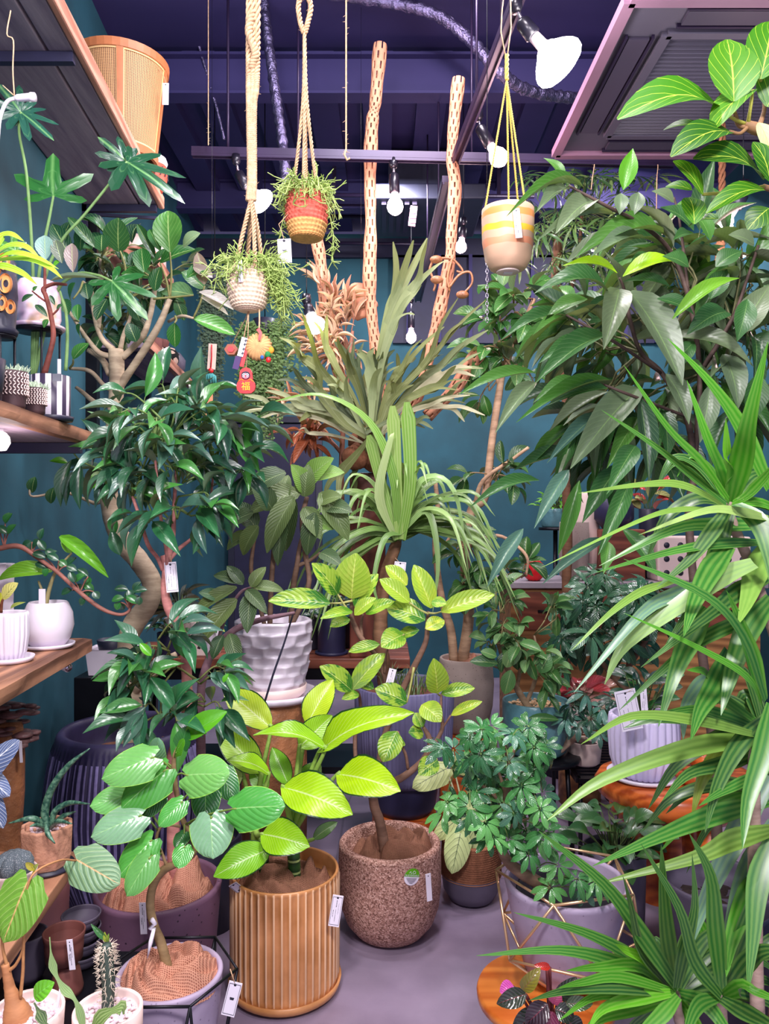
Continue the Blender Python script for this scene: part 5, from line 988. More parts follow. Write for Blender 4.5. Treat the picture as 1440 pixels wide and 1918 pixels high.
for s, e in (((660, 1125), (618, 1130)), ((802, 1148), (826, 1146)), ((802, 1150), (766, 1128)), ((800, 1165), (797, 1178)), ((826, 1302), (819, 1298)), ((793, 1362), (790, 1320)), ((752, 1396), (743, 1370)), ((805, 1396), (819, 1424)), ((775, 1250), (762, 1316)), ((658, 1150), (632, 1113)), ((740, 1195), (757, 1188))): tube_px(tw, [(*s, D-.05), ((s[0]+e[0])/2, (s[1]+e[1])/2+2, D-.05), (*e, D-.06)], [2.4, 2, 1.6], 3, 6)
tw.build('leaf_stalk', M['stem'], pl, color=hexc(190, 190, 110))
tag('grey wooden label hanging in the upper leaves of the cork pot fig', P(731, 1273, 2.5), .024, .072, (-14,), border=False)
# ---- caladium in jute wrapped pot
b = at(882, 2.78, 0); pl = plant('potted_caladium', 'pale caladium with dark veined leaves in jute-wrapped grey bowl pot', 'plant', b)
vessel(pl, b, [(.05, 0), (.08, .012), (.1, .045), (.106, .09), (.108, .1)], .006, M['greyclay'], n=40, depth=.05)
mb = MB(); prof = []; 
for i in range(17): z = .095+i*.0075; prof += [(.106-.00002*i*i+.004, z+.0025), (.1045-.00002*i*i, z+.0065)]
mb.lathe(prof+[(.092, .224), (.09, .15)], b, 44); mb.build('jute_wrap', M['jute_brown'], pl); disc(pl, b+Vector((0, 0, .19)), .092, M['soil'])
mb = MB(); D = 2.72; cc = hexc(206, 216, 150)
for bu, bv, tu, tv, w_, dz in ((890, 1506, 897, 1608, 70, 0), (884, 1514, 810, 1572, 44, .02), (862, 1562, 846, 1637, 50, -.05), (836, 1440, 772, 1476, 48, .08), (905, 1510, 940, 1570, 46, .04), (850, 1440, 880, 1420, 40, .1), (900, 1480, 880, 1440, 50, .08)):
    leaf(pl, 'heart', bu, bv, tu, tv, w_, D+dz, LF['cal'], cc, .05, 0, -.03); tube_px(mb, [(882, 1600, 2.76), ((882+bu)/2, (1600+bv)/2-10, 2.76), (bu, bv, D+dz)], [2.4, 2, 1.6], 4, 6)
mb.build('leaf_stalk', M['stem'], pl, color=hexc(190, 190, 150))
# ---- tall ribbed grey blue pot on a stump
b = at(757, 3.07, 0); t = thing('wood_stump', 'reddish wood stump under the ribbed grey-blue pot', 'stump', b)
MB().lathe([(.001, 0), (.125, 0), (.13, .1), (.127, .2), (.12, .208), (.001, .208)], b, 30, lambda a, i: 1+.02*math.sin(5*a)+.015*math.sin(11*a)).build('stump', M['teak'], t)
b = b+Vector((0, 0, .209)); pl = plant('potted_dracaena', 'grassy dracaena with tall thin trunk in ribbed grey-blue pot on stump', 'plant', b)
MB().lathe([(.001, 0), (.105, 0), (.125, .03), (.138, .12), (.139, .16), (.001, .16)], b, 40).build('pot_base', M['navypot'], pl)
vessel(pl, b, [(.15, .13), (.178, .15), (.184, .17), (.196, .42), (.198, .50)], .014, M['rib_grey'], n=288, flute=lambda a, i, m: 1+(.010*math.copysign(1, math.cos(a*72)) if i > 0 else 0), depth=.06)
disc(pl, b+Vector((0, 0, .46)), .175, M['mauvesoil'], 'bark_chips', .02)
mb = MB(); D = 3.1; tube_px(mb, [(722, 1300, D), (718, 1250, D), (712, 1190, D), (716, 1120, D), (724, 1070, D), (738, 1030, D), (745, 1005, D)], [14, 13, 14, 12, 12, 11, 9], 6, 12, wob=.06); mb.build('trunk', M['bark'], pl, color=hexc(150, 108, 80))
tuft = MB()
for i in range(60):
    a = R.uniform(0, 6.28); s = b+Vector((R.uniform(-.09, .09), R.uniform(-.06, .06), .47)); e = s+Vector((math.cos(a)*R.uniform(.03, .09), math.sin(a)*.06, R.uniform(.04, .12))); tuft.ribbon([s, s.lerp(e, .5)+Vector((0, 0, .03)), e], lambda t: .005*(1.02-t), Vector((0, -1, .3)))
tuft.build('grass_tuft', LF['grass'], pl, kind='stuff', color=hexc(56, 100, 40))
cr = (746, 1000)
for i in range(64):
    a = R.uniform(-2.0, 1.75); ln = R.uniform(130, 235); 
    if i < 22: a = R.uniform(.2, 1.5); ln = R.uniform(160, 250)
    dx, dy = math.sin(a), -math.cos(a); sag = R.uniform(40, 190)*abs(dx)+15; dz = R.uniform(-.28, .12)
    pts = [(cr[0]+R.uniform(-8, 8), cr[1]+R.uniform(-10, 14), 3.08), (cr[0]+dx*ln*.35, cr[1]+dy*ln*.42, 3.06+dz*.3), (cr[0]+dx*ln*.75, cr[1]+dy*ln*.66+sag*.3, 3.04+dz*.7), (cr[0]+dx*ln, cr[1]+dy*ln*.6+sag, 3.02+dz)]
    blade(pl, pts, R.uniform(8, 15), LF['grass'], R.choice((hexc(84, 132, 50), hexc(110, 156, 70), hexc(62, 104, 44), hexc(134, 170, 96))))
for pts, w_, c in (([(748, 1010, 3.0), (742, 900, 2.95), (735, 760, 2.9)], 26, hexc(150, 186, 90)), ([(752, 1010, 3.0), (768, 900, 2.94), (762, 753, 2.9)], 28, hexc(120, 170, 60)), ([(745, 1010, 3.0), (712, 900, 2.95), (690, 815, 2.9)], 24, hexc(130, 170, 80)), ([(740, 1010, 3.0), (710, 930, 2.92), (730, 830, 2.88), (738, 810, 2.88)], 18, hexc(170, 190, 130)), ([(745, 1000, 3.0), (735, 890, 2.92), (690, 790, 2.88), (600, 740, 2.85), (495, 756, 2.85)], 18, hexc(108, 164, 50)), ([(752, 1000, 3.0), (720, 1010, 2.95), (700, 1090, 2.92), (712, 1140, 2.92)], 12, hexc(90, 140, 60)), ([(750, 1000, 3.0), (800, 960, 2.95), (820, 1050, 2.92), (810, 1150, 2.92)], 14, hexc(120, 160, 90)), ([(750, 1000, 3.0), (790, 900, 2.95), (850, 920, 2.9), (880, 1090, 2.9)], 14, hexc(130, 170, 100))): blade(pl, pts, w_, LF['grass'], c, prof=(lambda t, w_=w_: w_/FPX*3*(.6+.4*t if t < .93 else 1.0-max(0, t-.93)*9)) if w_ > 20 else None)
tag('white card with small emblem hanging on the thin dracaena trunk', P(748, 1071, 3.0), .045, .078, (-6,), lines=False, mark=True, border=True, string=[P(740, 1045, 3.02)])
# ---- stone pot with fig tree behind
b = at(872, 3.55, 0); t = thing('wood_block', 'orange wooden block seat under the pale stone pot', 'stool', b)
MB().box(b+Vector((0, 0, .195)), (.26, .26, .39)).build('block', M['teak'], t, False, bevel=.02); b = b+Vector((0, 0, .391)); pl = plant('potted_ficus', 'fig tree with pale forked trunk in large stone-coloured pot on wooden block', 'plant', b)
vessel(pl, b, [(.085, 0), (.10, .012), (.124, .12), (.13, .22), (.122, .32), (.12, .335)], .012, M['stone_pot'], n=40, depth=.05); burlap(pl, b+Vector((0, 0, .30)), .112, .08, M['burlap_pink'], seed=41)
mb = MB(); D = 3.52
for pts, r in (([(850, 1240, D), (844, 1180, D), (830, 1134, D), (820, 1077, D), (815, 1019, D), (820, 960, D), (815, 900, D)], [9, 8, 7, 6, 6, 5, 4]), ([(866, 1240, D), (878, 1150, D), (872, 1080, D), (871, 1010, D), (886, 950, D), (908, 930, D), (922, 820, D), (934, 740, D), (944, 690, D), (975, 620, D), (1000, 560, D)], [11, 10, 10, 9, 9, 8, 7, 7, 6, 5, 4]), ([(890, 945, D), (905, 900, D-.05), (960, 860, D-.08), (990, 838, D-.1)], [5, 4, 3, 3]), ([(938, 735, D), (925, 680, D), (930, 620, D), (950, 560, D)], [4, 3, 3, 2]), ([(873, 1030, D), (900, 1010, D-.05), (940, 1005, D-.1), (985, 1040, D-.15), (986, 1078, D-.15)], [4, 4, 3, 3, 2]), ([(820, 1050, D), (840, 1010, D), (855, 995, D)], [3, 3, 2])): tube_px(mb, pts, r, 5, 9)
mb.build('trunk', M['bark'], pl, color=hexc(222, 180, 150)); tw = MB()
bush(pl, tw, [P(975, 620, D), P(944, 690, D), P(1000, 560, D), P(930, 620, D), P(950, 560, D)], [(960, 570, D-.1, 70, 70, .12, 7), (930, 640, D-.1, 70, 60, .1, 5), (990, 690, D-.05, 60, 60, .1, 4), (900, 740, D, 50, 50, .1, 2)], .004, 6, 'oval', .13, .55, LF['ficus'], [hexc(46, 96, 44), hexc(58, 112, 48), hexc(70, 126, 60), hexc(90, 130, 80)], droop=.3)
bush(pl, tw, [P(871, 1010, D), P(940, 1005, D), P(986, 1078, D), P(855, 995, D), P(908, 930, D)], [(860, 1010, D-.1, 60, 50, .1, 3), (950, 1080, D-.12, 60, 50, .08, 4), (920, 880, D-.05, 70, 50, .1, 4), (880, 1100, D-.1, 50, 40, .08, 3)], .0035, 6, 'oval', .11, .5, LF['ficus'], [hexc(40, 84, 44), hexc(48, 98, 44), hexc(66, 116, 58)], droop=.3)
tw.build('twig', M['stem'], pl, color=hexc(170, 140, 100))
# ---- bench with pots
bz = .77; t = thing('plant_bench', 'long brown plank bench on black legs along the back', 'bench', Vector((-.5, 3.5, 0)))
for i in range(3): MB().box((-.52, 3.375+i*.145, bz-.022), (1.26, .14, .044)).build('plank', M['bench'], t, False, bevel=.004)
for x in (-1.1, -.5, .06):
    for y in (3.34, 3.66): MB().box((x, y, .36), (.035, .035, .72)).build('leg', M['black'], t, False)
MB().box((-.52, 3.34, .70), (1.2, .03, .05)).build('rail', M['black'], t, False); MB().box((-.52, 3.5, .28), (1.2, .34, .03)).build('lower_shelf', M['black'], t, False)
b = at(689, 3.40, bz); t = thing('wood_pillar', 'square reddish wood pillar standing on the plank bench', 'pillar', b)
MB().box(b+Vector((0, 0, .40)), (.155, .155, .80)).build('post', M['pillar'], t, False, bevel=.006)
def bpot(label, u, d, r, h, m, z=bz, plantlab=None): return None
def small_plant(label, u, d, z, r, h, m, n, L, kind, lm, cols, wr=.45, taper=.85, sq=False, spread=1.0, upw=.6, cat='plant', name='potted_plant', sc=False):
    b = at(u, d, z); pl = plant(name, label, cat, b)
    if sq: mb = MB(); mb.box(b+Vector((0, 0, h/2)), (r*2, r*1.5, h)); mb.build('pot', m, pl, False, bevel=.006)
    else: vessel(pl, b, [(r*taper, .001), (r*(taper+.05), .008), (r*.99, h*.8), (r, h)], .006, m, n=28, depth=h*.2)
    if sc: MB().lathe([(.001, .0), (r*1.15, 0), (r*1.2, .012), (.001, .012)], b, 28).build('saucer', m, pl)
    disc(pl, b+Vector((0, 0, h*.88 if not sq else h)), r*.85 if not sq else r*.7, M['soil']); tw = MB(); c0 = b+Vector((0, 0, h*.85))
    for i in range(n):
        a = R.uniform(0, 6.28); rr = r*spread*R.uniform(.3, 1.3); e = c0+Vector((rr*math.cos(a), rr*math.sin(a), R.uniform(.2, 1)*upw*L*2.2)); tw.tube([c0+Vector((R.uniform(-.3, .3)*r, R.uniform(-.3, .3)*r, 0)), c0.lerp(e, .6)+Vector((0, 0, .01)), e], [.0025, .002, .0015], 5, False)
        dv = Vector((math.cos(a), math.sin(a), R.uniform(-.5, .7))).normalized()*L*R.uniform(.7, 1.1); put(pl, leafmesh(kind, .12, .25, lm), e, e+dv, L*wr, Vector((0, -.5, .8)), 0, R.choice(cols))
    tw.build('leaf_stalk', M['stem'], pl, color=hexc(90, 110, 60)); return pl
DK = C3('dark', 'deep', 'mid')
small_plant('dark-leaved shrub in navy cylinder pot with saucer on the bench', 621, 3.42, bz, .062, .18, M['navypot'], 34, .05, 'oval', LF['glossy'], DK, .55, .95, sc=True, upw=1.1)
small_plant('small bushy plant in dark grey pot between white textured pot and navy pot', 588, 3.55, bz, .05, .14, M['dark'], 22, .05, 'oval', LF['glossy'], DK, .55)
small_plant('aloe with dark purple drooping leaves in pale square pot on bench end', 336, 3.45, bz, .06, .16, M['cream'], 26, .17, 'long', LF['crink'], [hexc(52, 56, 60), hexc(66, 70, 70)], .12, sq=True, upw=.35)
small_plant('tiny cactus mix in cream square pot on the plank bench', 385, 3.40, bz, .06, .15, M['cream'], 20, .04, 'oval', LF['philo'], DK, sq=True)
small_plant('succulents in lilac tapered pot at the bench front', 395, 3.38, bz, .045, .11, M['white'], 16, .04, 'oval', LF['philo'], C3('mid', 'olive', 'yel'), .4, .6)
small_plant('low trailing plant in round navy bowl on the bench', 318, 3.38, bz, .055, .1, M['navypot'], 20, .06, 'oval', LF['glossy'], DK)
b = at(205, 3.05, 0); t = thing('planter_stand', 'black box stand beneath the white window planter', 'stand', b); MB().box(b+Vector((0, 0, .38)), (.22, .16, .76)).build('stand_body', M['black'], t, False, bevel=.004)
b = at(212, 3.05, .762); pl = plant('window_planter', 'white rectangular planter holding a black pot behind the wall shelf', 'planter', b)
mb = MB(); mb.lathe([(.001, 0), (.11, 0), (.125, .1), (.13, .102), (.118, .095), (.11, .03), (.001, .03)], b, 4); mb.v = [b+Matrix.Rotation(PI/4, 3, 'Z') @ (x-b) for x in mb.v]; mb.v = [Vector((x.x, b.y+(x.y-b.y)*.7, x.z)) for x in mb.v]; mb.build('planter', M['white'], pl, False, bevel=.006)
b2_ = b+Vector((.0, 0, .032)); MB().lathe([(.001, 0), (.04, 0), (.062, .1), (.06, .102), (.052, .05), (.001, .05)], b2_, 30).build('inner_pot', M['dark'], pl)
# ---- white sculpted pot on saucers and log
b = at(512, 2.88, 0); t = thing('log_stump', 'dark barked log carrying the white sculpted pot', 'stump', b); MB().lathe([(.001, 0), (.12, 0), (.125, .35), (.12, .69), (.118, .70), (.001, .70)], b, 30, lambda a, i: 1+.03*math.sin(7*a)+.02*math.sin(13*a+i)).build('log', M['clay_brown'], t)
b = b+Vector((0, 0, .702)); pl = plant('sculpted_pot', 'large white pot with wavy carved shell facets standing on two saucers', 'plant', b); b0 = b
saucer(pl, b, .165, .03, M['white']); saucer(pl, b+Vector((-.01, 0, .014)), .135, .04, M['cream'])
mb = MB(); nr, n = 44, 132; prof = []
for i in range(nr): z = .03+i/(nr-1)*.262; prof.append((.105+.036*math.sin(i/(nr-1)*PI*.62), z))
def scal(a, i):
    if i >= nr: return 1
    row = i/6.2; k = 11; ph = (int(row) % 2)*.5; f = row-int(row); x = (a*k/(2*PI)+ph+.12*math.sin(a*3+row)) % 1
    ridge = abs(x-.5)*2; return 1+.12*(ridge**1.8)*(1-.35*f)+.13*(f**1.8)*(1-.6*ridge)-.07
mb.lathe(prof+[(.132, .298), (.122, .296), (.118, .22), (.001, .22)], b, n, scal); mb.build('pot', M['white'], pl); disc(pl, b+Vector((0, 0, .265)), .118, M['soil'])
mb = MB(); D = 2.86
for pts, r in (([(536, 1190, D), (577, 1100, D), (572, 1040, D), (566, 975, D), (575, 930, D)], [5, 5, 5, 5, 4]), ([(505, 1185, D), (508, 1091, D), (514, 1012, D), (510, 960, D)], [5, 5, 5, 4]), ([(545, 1190, D+.03), (548, 1110, D+.03), (556, 1060, D), (565, 1010, D), (590, 960, D-.02)], [5, 6, 5, 4, 3]), ([(500, 1190, D), (478, 1100, D), (470, 1060, D), (480, 990, D)], [4, 4, 4, 3]), ([(556, 1060, D), (580, 1050, D), (600, 1035, D)], [4, 3, 2])): tube_px(mb, pts, r, 5, 8, wob=.05)
mb.build('trunk', M['bark'], pl, color=hexc(140, 108, 92)); cg = hexc(104, 124, 70); cd = hexc(70, 94, 58); cb = hexc(120, 160, 72)
for bu, bv, tu, tv, w_, c in ((562, 922, 466, 962, 50, cg), (575, 905, 625, 858, 48, cb), (570, 930, 578, 870, 40, cg), (600, 922, 652, 1012, 46, cg), (550, 930, 500, 1036, 42, cg), (546, 925, 535, 1032, 42, cd), (535, 885, 460, 928, 46, cd), (585, 895, 645, 885, 36, cb), (585, 975, 625, 992, 32, cb), (570, 950, 600, 1010, 36, cg), (510, 955, 470, 900, 40, cd), (520, 950, 540, 890, 38, cg), (480, 990, 440, 940, 40, cd), (484, 985, 455, 1040, 36, cg), (600, 940, 640, 930, 34, cg), (575, 920, 545, 870, 40, cb), (610, 950, 660, 960, 36, cd), (475, 960, 430, 985, 34, cd), (590, 960, 575, 1040, 34, cd), (600, 1035, 640, 1060, 30, cd), (530, 970, 520, 1060, 30, cd), (470, 1000, 425, 1030, 30, cg)): leaf(pl, 'egg', bu, bv, tu, tv, w_, D-.05+R.uniform(-.06, .06), LF['crink'], c, .1, .2, R.uniform(-.06, .06))
b = at(385, 2.62, 0); pl = plant('potted_shrub', 'shrub with thick purple-grey stem and drooping crinkled leaves in hidden dark pot', 'plant', b); vessel(pl, b, [(.1, 0), (.12, .3)], .01, M['dark'], depth=.04); disc(pl, b+Vector((0, 0, .27)), .105, M['soil'])
mb = MB(); D = 2.55; tube_px(mb, [(380, 1560, D), (376, 1400, D), (376, 1300, D), (384, 1255, D), (402, 1215, D), (428, 1188, D), (455, 1172, D), (500, 1158, D), (552, 1148, D)], [9, 9, 8, 8, 7, 6, 6, 5, 3], 6, 10, wob=.05); tube_px(mb, [(405, 1210, D), (425, 1150, D), (450, 1110, D), (470, 1100, D)], [4, 3, 3, 2], 5, 7); tube_px(mb, [(372, 1215, D+.05), (392, 1165, D+.05), (410, 1120, D+.05)], [3, 3, 2], 5, 7); mb.build('trunk', M['bark'], pl, color=hexc(140, 104, 120)); mb = MB(); tube_px(mb, [(550, 1146, 2.55), (532, 1205, 2.55), (512, 1262, 2.55), (496, 1314, 2.55)], [1.6, 1.8, 2, 2], 5, 6); mb.build('drooping_stem', M['dark'], pl)
for bu, bv, tu, tv, w_, c in ((444, 1100, 360, 1156, 28, cg), (443, 1122, 380, 1202, 40, cg), (470, 1112, 463, 1186, 34, cd), (430, 1187, 448, 1252, 32, cd), (417, 1190, 398, 1235, 26, hexc(40, 80, 44)), (474, 1098, 532, 1108, 24, cg), (455, 1095, 425, 1060, 24, cd), (470, 1100, 498, 1062, 26, cg), (410, 1120, 372, 1110, 26, hexc(56, 96, 60)), (462, 1105, 500, 1150, 26, cd), (452, 1090, 400, 1078, 26, cd)): leaf(pl, 'egg', bu, bv, tu, tv, w_, D-.04, LF['crink'], c, .1, .2, R.uniform(-.05, .03))
# ---- staghorn fern on the pillar
b = at(689, 3.40, bz+.801); pl = plant('staghorn_fern', 'huge grey-green staghorn fern with forked fronds on the wood pillar', 'fern', b); D = 3.25
for k in range(9):
    o = MB(); a = k*.7; c = P(690+R.uniform(-26, 26), 838+R.uniform(-22, 26), D+R.uniform(-.0, .12)); o.ball(c, .06, 10, 7, sq=(1, .8, .9)); o.build('shield_frond', M['jute_brown'], pl)
def frond(pts, w_, forks, c, dz=0):
    q = spline([P(u, v, D+dz+.02*i) for i, (u, v) in enumerate(pts)], 6); wd = w_*1.4/FPX*D; o = MB(); fx = Vector((R.uniform(-.7, .7), -.8, R.uniform(.1, .8)))
    m_ = len(q); o.ribbon(q, lambda t: wd*(.34+.72*t**1.6)*(1 if t < .9 else 1-(t-.9)*3), fx, .25)
    for (st, tips) in forks:
        s = q[min(m_-1, int(st*(m_-1)))]
        for tp in tips:
            e = P(*tp, D+dz+R.uniform(-.08, .03)); md = s.lerp(e, .5)+Vector((R.uniform(-.012, .012), 0, .014)); k0 = max(0, int(st*(m_-1))-2)
            o.ribbon(spline([q[k0], s.lerp(e, .12), md, e], 4), lambda t: wd*.60*(1.05-.45*t)*max(.1, min(1, (1.01-t)*5))**.6, fx, .25)
    o = o.build('frond', LF['stag'], pl); j = R.uniform(.85, 1.15); o.color = (c[0]*j, c[1]*j, c[2]*j, 1)
sg, so, sp_ = hexc(134, 144, 102), hexc(110, 116, 70), hexc(190, 184, 154)
frond([(698, 800), (706, 700), (722, 620), (740, 555)], 20, [(1, [(774, 450), (736, 453)]), (.85, [(800, 446)])], sg, -.1)
frond([(700, 800), (712, 680), (745, 585), (782, 530)], 17, [(1, [(834, 488), (800, 448)])], sg, -.14); frond([(700, 790), (715, 680), (740, 600)], 15, [(1, [(768, 552), (776, 590)])], sg, -.18)
frond([(685, 810), (640, 740), (600, 695), (570, 672)], 17, [(1, [(523, 632), (545, 640)]), (.7, [(566, 586)])], so, -.12); frond([(688, 800), (660, 740), (630, 690), (610, 650)], 15, [(1, [(585, 600), (612, 590)])], so, -.05); frond([(690, 800), (672, 730), (655, 690)], 15, [(1, [(632, 632), (660, 640)])], so, -.2)
frond([(695, 800), (697, 740), (694, 690)], 18, [(1, [(668, 662), (700, 655)]), (.6, [(715, 690)])], sg, -.22); frond([(705, 800), (728, 730), (752, 690)], 17, [(1, [(790, 636), (832, 612)])], so, -.15); frond([(708, 800), (742, 740), (790, 690), (820, 655)], 17, [(1, [(872, 600), (910, 562)]), (.8, [(858, 558)])], so, -.2); frond([(708, 810), (760, 740), (820, 690)], 16, [(1, [(872, 640), (914, 618)])], sg, -.1)
frond([(685, 815), (640, 800), (590, 775)], 16, [(1, [(546, 750), (560, 790)])], so, -.1); frond([(685, 820), (640, 790), (600, 735)], 16, [(1, [(566, 706), (590, 690)])], so, -.16); frond([(680, 830), (610, 790), (545, 772)], 9, [(1, [(460, 768), (475, 790)])], sp_, -.12); frond([(682, 830), (620, 815), (580, 812)], 8, [(1, [(550, 818), (560, 805)])], sp_, -.1)
frond([(710, 820), (770, 770), (830, 760)], 12, [(1, [(908, 778), (870, 790)]), (.7, [(880, 740)])], sp_, -.16); frond([(712, 810), (770, 745), (830, 700)], 14, [(1, [(884, 688), (890, 705)])], sp_, -.14); frond([(715, 800), (780, 720), (840, 700)], 12, [(1, [(900, 660), (905, 690)])], sg, .05)
for i in range(26):
    a = R.uniform(-1.3, 1.35); l = R.uniform(70, 190); c0 = (696+R.uniform(-14, 14), 815+R.uniform(-15, 15)); e = (c0[0]+math.sin(a)*l, c0[1]-math.cos(a)*l*.85); m1 = ((c0[0]+e[0])/2+math.sin(a)*12, (c0[1]+e[1])/2-18)
    f = [(e[0]+math.sin(a+s)*l*.4, e[1]-math.cos(a+s)*l*.35+8) for s in (-.35, .3)]; frond([c0, m1, e], R.uniform(12, 18), [(1, f)]+([(.7, [(e[0]+math.sin(a+.8)*40, e[1]-math.cos(a+.8)*40)])] if R.random() < .5 else []), R.choice((sg, so, hexc(88, 98, 66), hexc(76, 88, 62), hexc(150, 156, 120))), R.uniform(-.25, .1))
for i in range(8): a = R.uniform(-.5, .5); frond([(696, 815), (696+a*60, 850), (696+a*130, 885)], 16, [(1, [(690+a*190, 930), (700+a*150, 940)])], so, R.uniform(-.2, 0))
# copper leaved plant behind it
b = at(640, 3.6, bz); pl = plant('copper_leaved_plant', 'copper-pink leaved bromeliad bush spreading behind the staghorn fern', 'plant', b); vessel(pl, b, [(.06, 0), (.075, .13)], .006, M['dark'], depth=.03); disc(pl, b+Vector((0, 0, .105)), .062, M['soil']); mb = MB(); D2 = 3.52
tube_px(mb, [(640, 1180, D2), (640, 1000, D2), (640, 850, D2), (650, 720, D2), (660, 620, D2)], [6, 6, 5, 4, 3], 6, 8); tube_px(mb, [(640, 850, D2), (600, 800, D2), (570, 740, D2)], [4, 3, 2], 5, 7)
bush(pl, mb, [P(640, 720, D2), P(650, 660, D2), P(600, 800, D2), P(570, 740, D2)], [(610, 570, D2, 55, 70, .08, 11), (570, 770, D2, 50, 60, .08, 5), (650, 620, D2, 40, 80, .08, 7), (600, 660, D2, 45, 45, .08, 6)], .003, 10, 'long', .10, .18, LF['copper'], [hexc(204, 150, 124), hexc(222, 174, 150), hexc(184, 124, 100), hexc(230, 194, 168)], droop=-.1, up=.4, out=.8)
bush(pl, mb, [P(600, 800, D2)], [(570, 820, D2-.1, 40, 30, .06, 4)], .003, 7, 'egg', .14, .32, LF['copper'], [hexc(176, 92, 60), hexc(150, 80, 60)], droop=0, up=.2)
mb.build('stem', M['stem'], pl, color=hexc(150, 100, 80))
c = P(676, 566, 3.58); t = thing('dried_root_mass', 'ragged brown dried fibre clump hung behind the tallest cholla stick', 'ornament', c); mb = MB(); mb.ball(c, .085, 26, 18, sq=(1, .6, 1)); mb.v = [c+(v-c)*(1+.35*noise.noise(v*22)) for v in mb.v]; mb.build('fibre', M['jute_brown'] if 0 else M['cholla'], t); MB().tube([c+Vector((0, 0, .08)), c+Vector((0, 0, .9)), Vector((c.x, c.y, ZC))], .0009, 5).build('string', M['socket'], t)
# ---- cholla sticks
def cholla(label, pts, rpx, d, base=None):
    q = spline([P(*p, d) for p in pts], 26); L = sum((q[i+1]-q[i]).length for i in range(len(q)-1)); m_ = int(L/.0085); q2 = lerps(q, m_); n = 24
    rad = [rpx/FPX*d*(1+.12*math.sin(i*.11+1)+.06*math.sin(i*.31)) for i in range(m_)]; mb = MB(); mb.tube(q2, rad, n, False)
    mb.f = [f for k, f in enumerate(mb.f) if not ((k % n+2*((k//n)//4)) % 4 == 0 and (k//n) % 4 in (0, 1, 2))]; mb.m = [0]*len(mb.f)
    o = mb.build('stick', M['cholla'], None, at=q[0], label=label, cat='stick'); o.name = 'cholla_stick'; s = o.modifiers.new('s', 'SOLIDIFY'); s.thickness = .004; s.offset = -1; return o
cholla('tallest hole-riddled cholla wood stick rising from the staghorn fern', [(712, 84), (703, 190), (697, 230), (693, 320), (694, 430), (692, 520), (697, 600), (708, 680), (712, 780)], 11.5, 3.53)
cholla('right-hand pale cholla wood stick with splintered top leaning over the fern', [(859, 148), (850, 230), (846, 290), (852, 350), (846, 430), (842, 490), (826, 570), (812, 630), (790, 720), (750, 800)], 11, 3.40)
cholla('short cholla stick showing just below the red hanging basket', [(584, 420), (594, 455), (602, 500), (608, 550), (615, 620), (640, 720)], 12, 3.62)
cholla('low cholla stick lying slanted at the right of the fern', [(898, 660), (875, 690), (850, 730), (800, 780)], 13, 3.42)
pts = [(1045, 430), (1050, 500), (1060, 560)]
# twisted dried pods right of the fern
t = thing('dried_pod_vine', 'curly dried brown seed pod vine hooked on the right cholla stick', 'ornament', P(845, 490, 3.35)); mb = MB()
for q in ([(815, 480), (805, 505), (815, 530), (812, 545)], [(815, 484), (845, 485), (862, 500), (866, 510), (855, 508)], [(840, 540), (860, 515), (880, 510), (884, 530), (870, 548), (862, 556)], [(846, 486), (838, 520), (842, 545)]): tube_px(mb, [(*p, 3.36) for p in q], [2.5, 2.2, 1.8], 5, 6)
mb.build('tendril', M['clay_brown'], t)
for u, v in ((817, 486), (818, 524), (866, 552)): o = MB(); o.ball(P(u, v, 3.35), .022, 10, 7, sq=(1.3, .8, .8)); o.build('pod', M['clay_brown'], t)
# ================================================================ HANGING THINGS
def braid(parent, pts, r, name='cord', m=None, turns=60, k=3, n=5):
    "twisted rope of k strands along pts (Vectors)"
    L = sum((pts[i+1]-pts[i]).length for i in range(len(pts)-1)); N = max(8, int(L*turns*6)); q = lerps(spline(pts, 8), N); mb = MB()
    for s in range(k):
        st = []
        for i, p in enumerate(q):
            t = (q[min(i+1, N-1)]-q[max(0, i-1)]).normalized(); x = t.cross(Vector((0, 1, .01))).normalized(); y = t.cross(x); a = i/6*2*PI*.55+s*2*PI/k; st.append(p+x*math.cos(a)*r*.62+y*math.sin(a)*r*.62)
        mb.tube(st, r*.5, n)
    for i in range(0, N, 5):
        if R.random() < .5: p = q[i]; mb.tube([p, p+Vector((R.uniform(-1, 1), R.uniform(-.5, .5), R.uniform(-1, 1)))*r*1.9], [r*.1, r*.04], 3, False)
    return mb.build(name, m or M['jute'], parent)
def coil_pot(parent, c, prof, rows, m, name='pot', mi=None):
    "basket of rope coils: prof = [(r,z)] outside from bottom to top"
    n = 40; P_ = []; pr = spline([Vector((r, 0, z)) for r, z in prof], 8); q = lerps(pr, rows*4+1); out = [(.001, prof[0][1])]
    for i, v in enumerate(q): out.append((v.x*(1+.045*math.sin(i*PI/2+.4)), v.z))
    out += [(prof[-1][0]*.93, prof[-1][1]), (prof[-1][0]*.92, prof[-1][1]-.02), (.001, prof[-1][1]-.02)]
    mb = MB(); mb.lathe(out, c, 144, lambda a, i: 1+.03*math.sin(a*30+(i//4)*1.9+i*.8))
    if mi: mb.m = [mi(f//144, len(out)) for f in range(len(mb.f))]
    return mb.build(name, m, parent)
